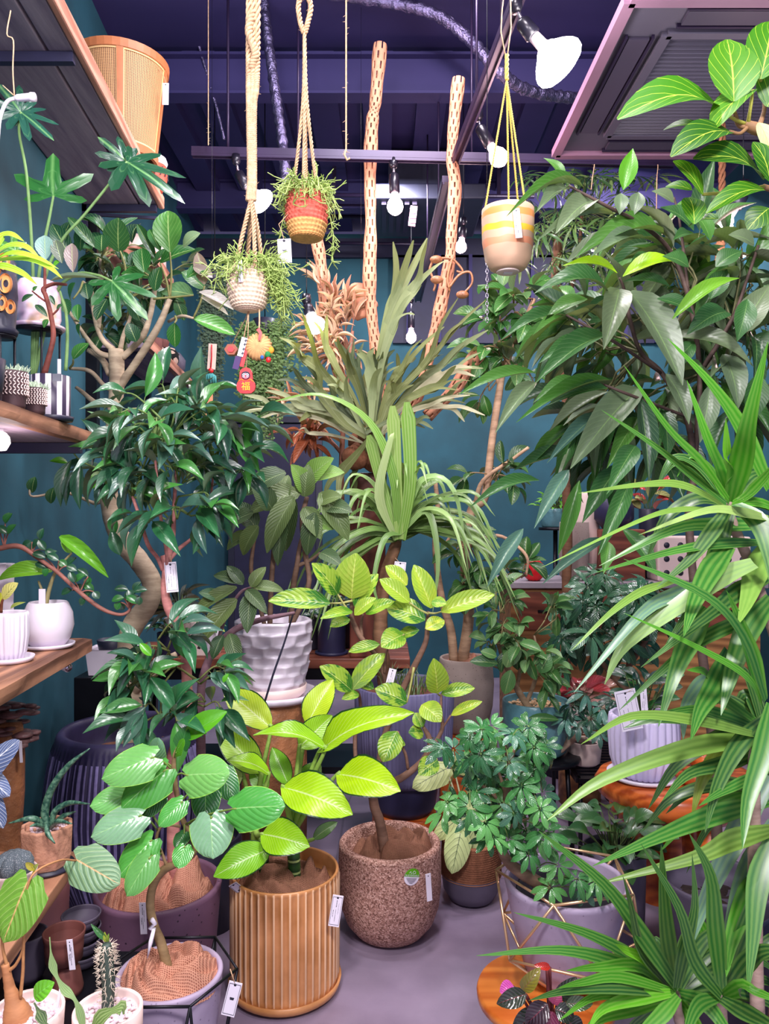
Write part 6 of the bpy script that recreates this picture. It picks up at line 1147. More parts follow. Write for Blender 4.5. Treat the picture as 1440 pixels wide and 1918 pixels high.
def rhipsalis(parent, c, r, n, L, right=1.0, name='stems'):
    mb = MB()
    for i in range(n):
        a = R.uniform(0, 2*PI); s = Vector(c)+Vector((r*.7*math.cos(a)*R.random(), r*.7*math.sin(a)*R.random(), 0)); o = Vector((math.cos(a)*(right if math.cos(a) > 0 else 1), math.sin(a), 0)); l = L*R.uniform(.35, 1.1)
        pts = [s, s+o*l*.45+Vector((0, 0, l*R.uniform(.1, .4))), s+o*l*R.uniform(.6, .9)+Vector((0, 0, -l*R.uniform(-.1, .6)))]
        q = spline(pts, 3); mb.tube(q, .0017, 4, False)
        for k in range(5):
            st = R.choice(q[1:]); d = (o*R.uniform(-.2, 1)+Vector((R.uniform(-.8, .8), R.uniform(-.8, .8), R.uniform(-.9, .7)))).normalized(); e = st+d*R.uniform(.015, .032); mb.tube([st, e], [.0016, .0012], 4, False)
            for j in range(2): e2 = e+(d+Vector((R.uniform(-.8, .8), R.uniform(-.8, .8), R.uniform(-.8, .5)))).normalized()*R.uniform(.01, .024); mb.tube([e, e2], [.0014, .001], 4, False)
    return mb.build(name, mat('mistletoe_cactus', hexc(158, 182, 98), .5, var=.25, scale=30), parent, kind='stuff')
# cream basket on heavy jute macrame
b = P(465, 541, 2.0); t = thing('hanging_planter', 'cream rope basket planter of thin trailing cactus on thick jute macrame', 'planter', b); d = 2.0; zt = P(0, 505, d).z; zb = P(0, 583, d).z
coil_pot(t, Vector((b.x, b.y, 0)), [(.024, zb), (.042, zb+.012), (.051, zb+.045), (.053, zb+.08), (.050, zt)], 13, mat('cream_rope', hexc(226, 200, 176), .9, var=.12, scale=80))
rhipsalis(t, Vector((b.x, b.y, zt)), .045, 70, .09, 1.25)
tr = MB()
for i in range(26):
    s = P(500, 505, d)+Vector((R.uniform(-.02, .03), R.uniform(-.03, .03), 0)); q = [s, s+Vector((R.uniform(.0, .04), R.uniform(-.02, .02), -.03)), s+Vector((R.uniform(.02, .07), R.uniform(-.03, .03), -R.uniform(.06, .13)))]; q = spline(q, 4); tr.tube(q, .0016, 4, False)
    for p in q[2:]:
        for k in range(3): tr.tube([p, p+Vector((R.uniform(-1, 1), R.uniform(-1, 1), R.uniform(-1, .6))).normalized()*.024], [.0014, .001], 4, False)
tr.build('trailing_stems', bpy.data.materials['mistletoe_cactus'], t, kind='stuff')
top = P(474, -700, d); top.z = ZC
for k, off in enumerate((-.009, 0, .009)): braid(t, [top+Vector((off, 0, 0)), P(474+off*900, 60, d), P(471+off*500, 200, d), P(472+off*400, 330, d), P(470+off*500, 375, d)], .008)
for u, dy in ((440, -.02), (462, .04), (478, -.045), (492, .02)): braid(t, [P(471, 370, d), P((471+u)/2+1, 430, d+dy*.5), P(u, 500, d+dy)], .0055)
braid(t, [P(474, 20, d), P(466, 60, d-.01), P(478, 100, d-.01), P(470, 130, d)], .010)
MB().box(P(450, 508, d-.055), (.011, .002, .055), Matrix.Rotation(-.05, 3, 'Y')).build('plant_label', M['paper'], t, False)
# red and straw basket
d = 2.1; b = P(574, 405, d); t = thing('hanging_planter', 'red-topped straw basket planter of trailing cactus on looped jute macrame', 'planter', b); zt = P(0, 366, d).z; zb = P(0, 448, d).z
coil_pot(t, Vector((b.x, b.y, 0)), [(.036, zb), (.044, zb+.006), (.054, zb+.04), (.056, zb+.08), (.051, zt)], 13, [mat('straw_rope', hexc(214, 160, 98), .9, var=.2, scale=80), mat('red_rope', hexc(222, 104, 88), .9, var=.15, scale=80)], mi=lambda row, n: 1 if row > 27 else 0)
rhipsalis(t, Vector((b.x, b.y, zt)), .046, 80, .085)
lp = [P(570, -18, d), P(559, 8, d), P(562, 40, d), P(569, 62, d)]; braid(t, lp, .007); braid(t, [P(570, -18, d), P(582, 10, d), P(577, 40, d), P(571, 62, d)], .007)
for u, dy, v in ((546, 0, 368), (568, -.05, 362), (574, .05, 362), (597, 0, 368)): braid(t, [P(570, 58, d), P(571+(u-571)*.12, 180, d), P(571+(u-571)*.6, 300, d+dy*.6), P(u, v, d+dy)], .0048)
e = P(570, -18, d); MB().tube([e, Vector((e.x, e.y, ZC))], .003, 6).build('ceiling_wire', M['black'], t)
tr = MB()
for s0, s1, s2 in (((612, 380), (624, 440), (622, 490)), ((540, 380), (528, 420), (520, 470))):
    q = spline([P(*s0, d), P(*s1, d), P(*s2, d)], 5); tr.tube(q, .0018, 4, False)
    for p in q[2:]:
        for k in range(5): tr.tube([p, p+Vector((R.uniform(-1, 1), R.uniform(-1, 1), R.uniform(-1, .4))).normalized()*.026], [.0014, .001], 4, False)
tr.build('trailing_stems', bpy.data.materials['mistletoe_cactus'], t, kind='stuff')
tag('white bordered tag dangling below the red-topped basket', P(533, 470, 2.05), .036, .064, (3,), lines=False, mark=True, border=True, string=[P(528, 435, 2.05), P(522, 420, 2.06), P(540, 400, 2.07)])
# plain jute strings
def hang_string(label, pts, r=.0022, top=None):
    q = [P(*p) for p in pts]; e = Vector((q[0].x, q[0].y, top or ZC)); t = thing('hanging_string', label, 'string', q[-1]); mb = MB(); mb.tube(spline([e]+q, 6), r, 5); L = spline(q, 12)
    for p in L:
        if R.random() < .7: mb.tube([p, p+Vector((R.uniform(-1, 1), 0, R.uniform(-.6, .6)))*.012], [.0006, .0003], 3, False)
    mb.build('string', M['jute'], t); return t
t = hang_string('frayed bare jute string with a small hook hanging mid-ceiling', [(648, -10, 2.2), (648, 140, 2.2), (648, 270, 2.2), (648, 285, 2.2)], .0026); MB().tube([P(648, 280, 2.2), P(645, 290, 2.2), P(650, 300, 2.2), P(655, 296, 2.2)], .003, 6).build('hook', M['jute'], t)
hang_string('thin string ending above the feathery tree beside the peach pot', [(1113, 310, 3.43), (1110, 330, 3.43), (1107, 355, 3.43)], top=2.95); hang_string('knotted thin string below the air conditioner edge', [(1232, 315, 3.43), (1230, 340, 3.43), (1229, 420, 3.43)], top=2.95)
hang_string('short brown string hanging beside the left rail rod', [(390, 190, 3.4), (390, 240, 3.4), (390, 272, 3.4)])
t = thing('jute_hanger', 'brown jute hanger rope half hidden among the right fig leaves', 'rope', P(1345, 520, 2.75)); q_ = P(1352, 395, 2.75); braid(t, [Vector((q_.x, q_.y, ZC)), q_, P(1347, 460, 2.75), P(1344, 520, 2.75)], .012, m=M['jute_brown'], turns=40)
# peach pot on yellow cords
d = 2.1; b = P(951, 450, d); zb, zt = P(0, 508, d).z, P(0, 394, d).z; t = thing('hanging_planter', 'peach ceramic hanging pot with painted orange bands on yellow cords', 'planter', b); c = Vector((b.x, b.y, 0)); H = zt-zb
pt = NT('peach_painted'); sz = pt.n('ShaderNodeSeparateXYZ'); pt.l(pt.coord('Object'), sz.inputs[0]); zz = pt.math('ADD', sz.outputs[2], pt.math('MULTIPLY', pt.noise(pt.coord('Object'), 9, 2), .03)); zz = pt.math('DIVIDE', pt.math('ADD', zz, H/2), H)
cr_ = pt.n('ShaderNodeValToRGB'); cr_.color_ramp.interpolation = 'CONSTANT'; E = cr_.color_ramp.elements; pc = hexc(216, 176, 146); STP = [(0, pc), (.44, hexc(238, 156, 118)), (.55, pc), (.66, hexc(250, 196, 60)), (.76, pc), (.90, hexc(232, 150, 84)), (1.0, pc)]
while len(E) < len(STP): E.new(.5)
for i, (p_, k_) in enumerate(STP): E[i].position = p_; E[i].color = (*k_, 1)
pt.l(zz, cr_.inputs[0]); M['peach'] = pt.fin(cr_.outputs[0], .5)
vessel(t, c, [(.035, zb), (.048, zb+.006), (.062, zb+.03), (.070, zb+.08), (.0715, zt-.02), (.071, zt)], .006, M['peach'], depth=.06)
MB().lathe([(.001, zb-.004), (.03, zb-.004), (.032, zb), (.001, zb)], c, 30).build('foot', M['cream'], t); MB().box(P(951, 512, d)+Vector((0, 0, .0)), (.024, .02, .001)).build('base_mark', M['paper'], t, False)
apex = P(949, 150, d)
for u, v, dy in ((906, 406, 0), (953, 398, .07), (986, 398, -.02), (972, 400, .04)): braid(t, [apex, apex.lerp(P(u, v, d+dy), .5), P(u, v, d+dy)], .0026, m=M['yellow_cord'], turns=90)
braid(t, [P(949, 102, d), apex], .0055, m=M['yellow_cord'], turns=50); MB().tube([P(947, 108, d), P(938, 60, d), P(940, 20, d), P(945, -20, d+.1)], .0018, 5).tube([P(950, 104, d), P(957, 50, d), P(956, 0, d+.05), P(957, -30, d+.12)], .0018, 5).build('tie_string', M['jute'], t)
tag('long white price tag on the peach hanging pot', P(969, 418, d-.078), .018, .078, (6,))
# chain
t = thing('hanging_chain', 'thin metal link chain hanging under the peach pot', 'chain', P(912, 600, 2.6)); n_ = 17
for i in range(n_):
    c = P(912, 478+i*7.6, 2.6); o = MB(); a = PI/2*(i % 2); o.tube([c+Vector((math.cos(a)*.0045*math.cos(k*PI/4), math.sin(a)*.0045*math.cos(k*PI/4), .0095*math.sin(k*PI/4))) for k in range(9)], .0014, 5, False); o.build('link', M['chrome'], t)
e = P(912, 478, 2.6); MB().tube([e, Vector((e.x, e.y, ZC))], .0015, 5).build('wire', M['black'], t)
# ornaments below the cream basket
d = 2.0; c = P(484, 650, d); t = thing('straw_ornament', 'round straw ball ornament with red ribbon hanging below cream basket', 'ornament', c)
mb = MB(); prof = [(.032*math.sin(PI*i/10)+1e-4, -.02*math.cos(PI*i/10)) for i in range(11)]; mb.lathe(prof, (0, 0, 0), 110, lambda a, i: 1+.16*abs(math.cos(a*11))); mb.v = [c+Matrix.Rotation(PI/2, 3, 'X') @ v for v in mb.v]; mb.build('ball', mat('straw', hexc(204, 158, 104), .8, var=.2, scale=60), t)
MB().tube(spline([c+Vector((.004, -.02, .03)), c+Vector((.006, -.022, .06)), c+Vector((.004, -.01, .095))], 4), .0022, 5).build('loop', M['jute'], t)
MB().ribbon([c+Vector((.002, -.024, .042)), c+Vector((.010, -.026, .03)), c+Vector((.006, -.026, .012))], lambda t: .010*(1-.4*t), Vector((0, -1, 0))).build('ribbon', M['red'], t)
for off, r_, m_ in (((.026, -.012, -.022), .008, mat('green_felt', hexc(30, 120, 60), .8)), ((.034, -.008, -.010), .008, mat('orange_felt', hexc(244, 150, 40), .8)), ((.012, -.016, -.03), .005, mat('blue_felt', hexc(40, 90, 160), .8)), ((.028, -.014, -.036), .007, M['red'])): MB().ball(c+Vector(off), r_, 10, 7, sq=(1, .6, 1.1)).build('felt_bead', m_, t)
c = P(461, 713, d); t = thing('daruma_ornament', 'flat red daruma doll ornament with gold lettering below the straw ball', 'ornament', c)
def plate(outline, c, th, m, name, parent, y=0): n = len(outline); mb = MB(); mb.add([c+Vector((x, y-th/2, z)) for x, z in outline]+[c+Vector((x, y+th/2, z)) for x, z in outline], [tuple(range(n)), tuple(range(2*n-1, n-1, -1))]+[(k, n+k, n+(k+1) % n, (k+1) % n) for k in range(n)]); o = mb.build(name, m, parent, False); fixn(o.data); return o
ol0 = [(.024*math.cos(a)*(1 if math.sin(a) < .2 else .72+.0*a), .033*math.sin(a)-.002) for a in [k*2*PI/36 for k in range(36)]]
hp = [(0, -.034), (.014, -.033), (.022, -.026), (.0245, -.016), (.0225, -.006), (.0175, .001), (.0165, .012), (.016, .022), (.011, .030), (0, .034)]; ol = hp+[(-x, z) for x, z in hp[-2:0:-1]]
ol0 = [((.0235 if z < -.002 else .0235-.0075*min(1, (z+.002)/.012) if z < .010 else .0165)*(x/.024 if abs(z) < .02 else x/.024*1.1), z) for x, z in ol0]
plate(ol, c, .010, M['red'], 'body', t); fc = c+Vector((0, 0, .013)); el = lambda rx, rz, n=18: [(rx*math.cos(k*2*PI/n), rz*math.sin(k*2*PI/n)) for k in range(n)]
plate(el(.0115, .0105), fc, .003, M['ink'], 'face_hair', t, -.006); plate(el(.0085, .0075), fc+Vector((0, 0, -.002)), .003, mat('pink_face', hexc(232, 120, 140), .6), 'face', t, -.007)
for s in (-1, 1): plate(el(.0034, .0036), fc+Vector((s*.0046, 0, .001)), .003, M['paper'], 'eye', t, -.0085); plate(el(.0014, .0016), fc+Vector((s*.0042, 0, .001)), .003, M['ink'], 'pupil', t, -.0095); MB().tube([fc+Vector((s*.002, -.0105, .0055)), fc+Vector((s*.005, -.0105, .0068)), fc+Vector((s*.009, -.0105, .005))], .0012, 5).build('brow', M['ink'], t); MB().tube([fc+Vector((s*.001, -.0105, -.005)), fc+Vector((s*.005, -.0105, -.0065)), fc+Vector((s*.0075, -.0105, -.005))], .0009, 5).build('moustache', M['paper'], t)
plate(el(.002, .0018), fc+Vector((0, 0, -.002)), .003, M['red'], 'nose', t, -.0095)
cv = bpy.data.curves.new('glyph', 'FONT'); cv.body = '\u798f'; cv.size = .024; cv.align_x = 'CENTER'; to = bpy.data.objects.new('glyph', cv); COL.objects.link(to); bpy.context.view_layer.update(); tm = bpy.data.meshes.new_from_object(to.evaluated_get(bpy.context.evaluated_depsgraph_get())); bpy.data.objects.remove(to)
if len(tm.vertices): mb = MB(); mb.add([c+Vector((v.co.x, -.0066, v.co.y-.024)) for v in tm.vertices], [tuple(p.vertices) for p in tm.polygons]); mb.build('lettering', M['goldpaint'], t, False)
for s in (-1, 1): MB().tube([c+Vector((s*.004, -.006, -.001)), c+Vector((s*.012, -.006, .003)), c+Vector((s*.02, -.006, -.004))], .0007, 5).build('painted_line', M['goldpaint'], t)
MB().tube([c+Vector((0, 0, .03)), c+Vector((.004, .0, .10)), P(466, 583, d)], .0012, 5).build('string', M['jute'], t)
c = P(451, 660, d-.01); t = thing('paper_charm', 'white paper charm strip with brushed writing and purple tail', 'ornament', c); mk = Matrix.Rotation(.25, 3, 'Y')
MB().box(c+Vector((.004, 0, .014)), (.015, .002, .05), mk).build('upper_strip', M['paper'], t, False); MB().box(c+Vector((-.010, 0, -.027)), (.016, .002, .034), mk).build('lower_strip', mat('purple_print', hexc(60, 30, 90), .6), t, False); MB().box(c+Vector((.010, .003, 0)), (.012, .002, .075), mk).build('red_backing', M['red'], t, False)
for z in (.03, .02, .008, -.003): 
    o = MB(); p = c+Vector((.006+z*.25, -.002, z)); o.quadbox(p+Vector((-.004, 0, 0)), p+Vector((.004, 0, .001)), .0018, .001, Vector((0, 1, 0))).quadbox(p+Vector((0, 0, .004)), p+Vector((-.001, 0, -.004)), .0018, .001, Vector((0, 1, 0))); o.build('brush_stroke', M['ink'], t, False)
MB().tube([c+Vector((.008, 0, .04)), P(463, 600, d), P(465, 583, d)], .0014, 5).build('string', M['jute'], t)
c = P(434, 656, 2.05); t = thing('wooden_charm', 'small lacquered wooden box charm hanging left of the straw ball', 'ornament', c); plate([(.018*math.cos(k*PI/3), .016*math.sin(k*PI/3)) for k in range(6)], c, .024, mat('lacquer_brown', hexc(150, 66, 30), .35), 'box', t); plate([(.010*math.cos(k*PI/3), .009*math.sin(k*PI/3)) for k in range(6)], c, .003, M['red'], 'emblem', t, -.013); MB().tube([c+Vector((0, 0, .014)), P(458, 600, 2.03), P(465, 583, 2.0)], .0012, 5).build('string', M['jute'], t)
# slat charm with teal tassel further back
c = P(397, 668, 3.3); t = thing('wood_slat_charm', 'pale wooden slat charm with red cord and teal tassel', 'ornament', c); MB().box(c, (.034, .006, .11), Matrix.Rotation(.06, 3, 'Y')).build('slat', mat('pale_slat', hexc(236, 206, 190), .6), t, False)
MB().tube([c+Vector((0, -.006, .05)), c+Vector((0, -.007, 0)), c+Vector((-.004, -.007, -.05))], .003, 6).build('cord', M['red'], t); MB().ball(c+Vector((-.004, -.006, -.062)), .012, 10, 6).build('bead', M['red'], t)
mb = MB(); 
for k in range(14): a = k*.45; mb.tube([c+Vector((-.006, 0, -.07)), c+Vector((-.006+.02*math.cos(a), .02*math.sin(a), -.085)), c+Vector((-.006+.024*math.cos(a), .024*math.sin(a), -.12))], [.005, .005, .003], 5)
mb.build('tassel', mat('teal_tassel', hexc(60, 140, 140), .8), t); MB().box(c+Vector((-.012, 0, -.19)), (.03, .006, .12)).build('lower_slat', mat('orange_slat', hexc(236, 150, 110), .6), t, False); MB().tube([c+Vector((0, 0, .055)), Vector((c.x, c.y, ZC))], .0009, 5).build('string', M['socket'], t)
# hanging green cascades on the back wall
def cascade(label, u, v0, v1, wpx, d, c, n=130, leafy=True):
    b = P(u, v0, d); t = thing('trailing_plant', label, 'plant', b); MB().lathe([(.001, -.05), (.05, -.05), (.065, .04), (.058, .04), (.05, 0), (.001, 0)], b, 24).build('pot', M['dark'], t); MB().tube([b+Vector((0, 0, .03)), Vector((b.x, b.y, ZC))], .003, 5).build('hanger', M['black'], t); mb = MB(); H = (v1-v0)/FPX*d; w_ = wpx/FPX*d
    for i in range(n):
        x = R.gauss(0, .28)*w_; y = R.uniform(-.5, .5)*w_*.7; l = H*R.uniform(.5, 1)*(1-.4*abs(x)/w_); s = b+Vector((x*.6, y*.5, .03)); q = spline([s, s+Vector((x*.5, y*.5, -.06)), s+Vector((x*.55, y*.5, -l*.5)), s+Vector((x*.5+R.uniform(-.01, .01), y*.5, -l))], 6); mb.tube(q, .0014, 3, False)
        if leafy:
            for p in q[3:]:
                for k in range(4): e = p+Vector((R.uniform(-1, 1), R.uniform(-1, 1), R.uniform(-.8, .4))).normalized()*.016+Vector((0, 0, R.uniform(-.02, .02))); mb.ribbon([e-Vector((.006, 0, -.002)), e, e+Vector((.007, -.002, -.004))], lambda t: .009, Vector((0, -1, .3)))
    mb.build('trailing_stems', M_(c), t, kind='stuff')
def M_(c): return mat('trailing_green', c, .5, var=.35, scale=25)
cascade('string-of-hearts cascade hanging against the teal back wall', 496, 612, 850, 62, 4.3, hexc(92, 124, 62), 110); cascade('dark trailing cascade hanging left of the cream basket', 402, 520, 760, 44, 4.4, hexc(74, 96, 76), 70)
# back left shelf with pots
t = thing('wall_shelf', 'dark wooden wall shelf with pale end board beyond the old fig', 'shelf', Vector((-1.3, 4.2, 2.2))); slab(MB(), 3.6, 4.75, .004, .22, 2.17, 2.21).build('plank', M['plank'], t, False); slab(MB(), 3.6, 4.75, .222, .25, 2.165, 2.215).build('front_edge', M['edge'], t, False)
for d_ in (3.7, 4.6): bracket('bracket', t, d_, 2.17, .2)
t = thing('wall_shelf', 'short upper shelf board carrying two pale domed pots', 'shelf', Vector((-1.3, 3.7, 2.5))); slab(MB(), 3.5, 4.0, .004, .28, 2.565, 2.61).build('plank', M['edge'], t, False); bracket('bracket', t, 3.75, 2.565, .24)
def wpot(label, d, off, z, prof, th, m, name='empty_pot', **k): b = Vector((XW(d)+off, d, z)); t = thing(name, label, 'pot', b); vessel(t, b, prof, th, m, **k); return t, b
wpot('wider pale domed pot upside down on the short upper shelf', 3.62, .17, 2.612, [(.085, 0), (.08, .04), (.06, .075), (.03, .09)], .006, M['cream']); wpot('taller pale domed pot upside down behind the wider one', 3.85, .2, 2.612, [(.07, 0), (.068, .08), (.05, .15), (.03, .17)], .006, M['cream'])
wpot('cream round pot with black crackle lines on the dark wall shelf', 4.4, .16, 2.212, [(.04, 0), (.07, .05), (.072, .09), (.05, .12)], .006, None or (lambda: (lambda t: (lambda v: (t.l(t.coord(), v.inputs[0]), t.fin(t.mix(t.math('LESS_THAN', v.outputs[0], .09), hexc(236, 200, 180), (.01, .01, .01)), .5))[1])(t.n('ShaderNodeTexVoronoi', feature='DISTANCE_TO_EDGE', i_Scale=16.0)))(NT('crackle_glaze')))())
wpot('grey glossy round pot at the end of the dark wall shelf', 4.62, .15, 2.212, [(.04, 0), (.075, .05), (.08, .1), (.05, .14)], .006, M['greyclay']); wpot('tall corrugated brown pot at the back of the dark wall shelf', 4.72, .05, 2.212, [(.05, 0), (.055, .22), (.06, .24)], .006, M['terracotta'], n=80, flute=ribs(16, .05)); wpot('dark red pot with white dotted berries on the dark wall shelf', 4.1, .15, 2.212, [(.03, 0), (.045, .04), (.05, .11)], .006, M['terracotta'])
# ================================================================ RIGHT SIDE
# ---- grey pot in gold wire cage on round stool, umbrella tree
b = at(1022, 1.90, 0); t = thing('round_stool', 'round orange wooden stool under the gold wire plant stand', 'stool', b); MB().lathe([(.001, .185), (.15, .185), (.168, .195), (.17, .21), (.165, .222), (.001, .224)], b, 48).build('seat', wood('stool_seat', hexc(186, 88, 26), hexc(232, 140, 60), 0, .5, .35, .15, 14), t)
for k in range(3): a = k*2.1+.4; MB().tube([b+Vector((.10*math.cos(a), .10*math.sin(a), .19)), b+Vector((.14*math.cos(a), .14*math.sin(a), 0))], [.018, .014], 10).build('leg', M['teak'], t)
b = at(1060, 1.94, .225); st_ = thing('plant_stand', 'gold geometric wire plant stand on the round stool', 'plant stand', b)
wire_cage(st_, b, [(.085, .004, 0), (.185, .10, .5), (.175, .265, 0)], M['gold'], .0034, 5, .55)
MB().lathe([(.001, .012), (.09, .012), (.092, .018), (.001, .018)], b, 30).build('cradle', M['gold'], st_)
pl = plant('potted_umbrella_tree', 'umbrella tree leaning over rim of lilac-grey concrete pot in gold stand', 'plant', b+Vector((0, 0, .02))); b = b+Vector((0, 0, .02))
vessel(pl, b, [(.098, 0), (.105, .008), (.14, .15), (.152, .215), (.155, .225)], .014, M['concrete'], n=52, depth=.05)
MB().lathe([(.001, .16), (.12, .16), (.125, .2), (.118, .202), (.112, .19), (.001, .19)], b, 36).build('inner_pot', M['black'], pl)
mb = MB(); D = 1.88
tube_px(mb, [(1025, 1665, D), (1002, 1650, D), (975, 1634, D), (950, 1612, D), (938, 1585, D), (935, 1555, D), (942, 1520, D), (948, 1490, D), (955, 1440, D), (945, 1400, D)], [12, 12, 11, 10, 9, 8, 7, 7, 5, 3], 6, 10, wob=.04)
for pts in ([(942, 1510, D), (915, 1480, D), (880, 1460, D), (850, 1450, D)], [(948, 1490, D), (930, 1440, D), (900, 1410, D)], [(950, 1480, D), (975, 1450, D), (1005, 1440, D)], [(940, 1560, D), (970, 1540, D-.02), (1000, 1530, D-.03)], [(955, 1440, D), (965, 1400, D), (980, 1375, D)]): tube_px(mb, pts, [4, 3, 2, 2], 5, 7)
mb.build('trunk', M['bark'], pl, color=hexc(160, 128, 104)); PM = [palmate(LF['schef'], 8, dr, .30, s) for s, dr in ((1, .3), (2, .55), (3, .8), (4, .45))]; PMB = [palmate(LF['schef'], 7, dr, .30, s) for s, dr in ((5, .5), (6, .9), (7, .7))]; tw = MB()
def palm_leaf(u, v, d, rpx, c, anchor=None, ms=None, tilt=None):
    p = P(u, v, d); r = rpx/FPX*d; n = Vector(tilt) if tilt else Vector((R.uniform(-.6, .6), -R.uniform(.35, 1), R.uniform(.4, 1))); y = n.orthogonal(); o = bpy.data.objects.new('leaf', R.choice(ms or PM)); COL.objects.link(o); o.parent = pl; n.normalize()
    y = (Vector((R.uniform(-1, 1), 0, -1))-n*n.dot(Vector((0, 0, -1)))).normalized(); x = y.cross(n).normalized(); y = n.cross(x); m3 = Matrix((x, y, n)).transposed(); o.matrix_local = Matrix.Translation(p-W[pl.name]) @ m3.to_4x4() @ Matrix.Diagonal((r, r, r, 1)); j = R.uniform(.8, 1.2); o.color = (c[0]*j, c[1]*j, c[2]*j, 1)
    if anchor is not None: tw.tube(spline([anchor, anchor.lerp(p, .5)+Vector((0, 0, .012)), p-n*.002], 3), .0014, 5)
SG = [hexc(56, 116, 62), hexc(70, 134, 70), hexc(44, 96, 58), hexc(96, 160, 84), hexc(74, 122, 96)]
AN = [P(*q, D) for q in ((942, 1510), (915, 1480), (880, 1460), (850, 1450), (930, 1440), (900, 1410), (975, 1450), (1005, 1440), (955, 1440), (965, 1400), (980, 1375), (945, 1400), (970, 1540), (940, 1550))]
for i in range(50):
    u = R.gauss(938, 48); v = R.uniform(1352, 1580); u += (1450-v)*.05; u = min(1022, max(828, u)); d_ = D+R.uniform(-.12, .10); p = P(u, v, d_); palm_leaf(u, v, d_, R.uniform(36, 54), R.choice(SG), min(AN, key=lambda q: (q-p).length))
for u, v in ((838, 1502), (880, 1380), (1000, 1400), (880, 1530), (1030, 1662), (1080, 1645), (1095, 1665), (1045, 1620), (990, 1600), (1010, 1570), (1115, 1650)): palm_leaf(u, v, D-.08, 40, R.choice(SG), P(min(u, 1000), v+10, D))
tw.build('leaf_stalk', M['stem'], pl, color=hexc(120, 150, 80))
# ---- small umbrella tree with long leaning trunk in white pot on rack, racks, teal pot
def rack_table(label, u, d, z, wx, wy, slats):
    b = at(u, d, 0); t = thing('rack_table', label, 'table', b)
    for s in (-1, 1): MB().box(b+Vector((s*wx/2, 0, z-.01)), (.02, wy, .02)).build('frame_bar', M['black'], t, False); MB().box(b+Vector((0, s*wy/2, z-.01)), (wx, .02, .02)).build('frame_bar', M['black'], t, False)
    for i in range(slats): MB().box(b+Vector((0, -wy/2+wy*(i+.5)/slats, z-.005)), (wx, .012, .01)).build('slat', M['black'], t, False)
    for x in (-1, 1):
        for y in (-1, 1): MB().tube([b+Vector((x*(wx/2-.01), y*(wy/2-.01), z-.01)), b+Vector((x*(wx/2-.01), y*(wy/2-.01), 0))], .009, 8).build('leg', M['black'], t)
    return b
rack_table('black slatted rack table under the small white pot', 1130, 3.30, .345, .34, .5, 13)
b = at(1012, 3.2, 0); t = thing('side_table', 'black round side table on thin legs under the teal pot', 'table', b); MB().lathe([(.001, .375), (.16, .375), (.165, .385), (.16, .395), (.001, .395)], b, 36).build('table_top', M['black'], t)
for k in range(3): a = k*2.1-.5; MB().tube([b+Vector((.11*math.cos(a), .11*math.sin(a), .38)), b+Vector((.135*math.cos(a), .135*math.sin(a), 0))], .01, 8).build('leg', M['black'], t)
b = at(1003, 3.2, .396); pl = plant('potted_ficus', 'small-leaved fig shrub in textured teal cylinder pot on round table', 'plant', b); vessel(pl, b, [(.10, 0), (.125, .02), (.136, .08), (.138, .2), (.137, .22)], .01, M['tealpot'], n=48, depth=.03); pebbles(pl, b+Vector((0, 0, .195)), .12, mat('tan_gravel', hexc(206, 170, 130), .8, var=.2), 200, .008, 'gravel')
mb = MB(); D = 3.15; tube_px(mb, [(1010, 1345, D), (990, 1325, D), (968, 1290, D), (945, 1240, D), (928, 1180, D), (930, 1120, D)], [8, 7, 6, 5, 4, 3], 6, 9); tube_px(mb, [(950, 1250, D), (930, 1250, D), (905, 1235, D)], [3, 2, 2], 5, 7); tube_px(mb, [(985, 1320, D), (1000, 1280, D), (1010, 1240, D), (1000, 1190, D)], [4, 4, 3, 2], 5, 7); tube_px(mb, [(968, 1290, D), (975, 1230, D), (960, 1160, D)], [4, 3, 2], 5, 7)
mb.build('trunk', M['bark'], pl, color=hexc(190, 160, 130)); tw = MB(); gm_ = [hexc(66, 116, 60), hexc(52, 98, 56), hexc(90, 140, 80), hexc(110, 150, 96)]
bush(pl, tw, [P(930, 1120, D), P(960, 1160, D), P(1000, 1190, D), P(1010, 1240, D), P(928, 1180, D)], [(945, 1150, D-.05, 60, 60, .1, 6), (990, 1210, D-.08, 60, 60, .1, 6), (1010, 1270, D-.08, 50, 50, .08, 4), (1040, 1160, D, 40, 40, .08, 3), (920, 1210, D-.05, 40, 40, .06, 2)], .003, 6, 'oval', .085, .5, LF['ficus'], gm_, droop=.3)
for q in ((932, 1243, 880, 1239, 24), (957, 1255, 945, 1300, 28), (948, 1250, 960, 1215, 26), (1010, 1260, 1030, 1225, 30), (990, 1345, 1046, 1348, 16), (930, 1230, 900, 1220, 20)): leaf(pl, 'oval', *q, D-.12, LF['ficus'], R.choice(gm_), .06, .2)
tw.build('twig', M['stem'], pl, color=hexc(150, 140, 90))
b = at(1095, 3.22, .347); pl = plant('potted_umbrella_tree', 'dwarf umbrella tree with long slanting pale trunk in small white pot', 'plant', b); vessel(pl, b, [(.05, 0), (.062, .01), (.068, .06), (.068, .095)], .007, M['cream'], depth=.02); disc(pl, b+Vector((0, 0, .08)), .058, M['soil']); mb = MB(); D = 3.12
tube_px(mb, [(1095, 1385, 3.2), (1085, 1385, D), (1072, 1380, D)], [5, 5, 5], 4, 8); tube_px(mb, [(990, 1448, D), (1030, 1418, D), (1062, 1392, D), (1090, 1365, D), (1112, 1340, D), (1140, 1322, D), (1165, 1300, D)], [6, 8, 8, 7, 6, 5, 3], 6, 9, wob=.05); mb.build('trunk', M['bark'], pl, color=hexc(206, 180, 160)); tw = MB()
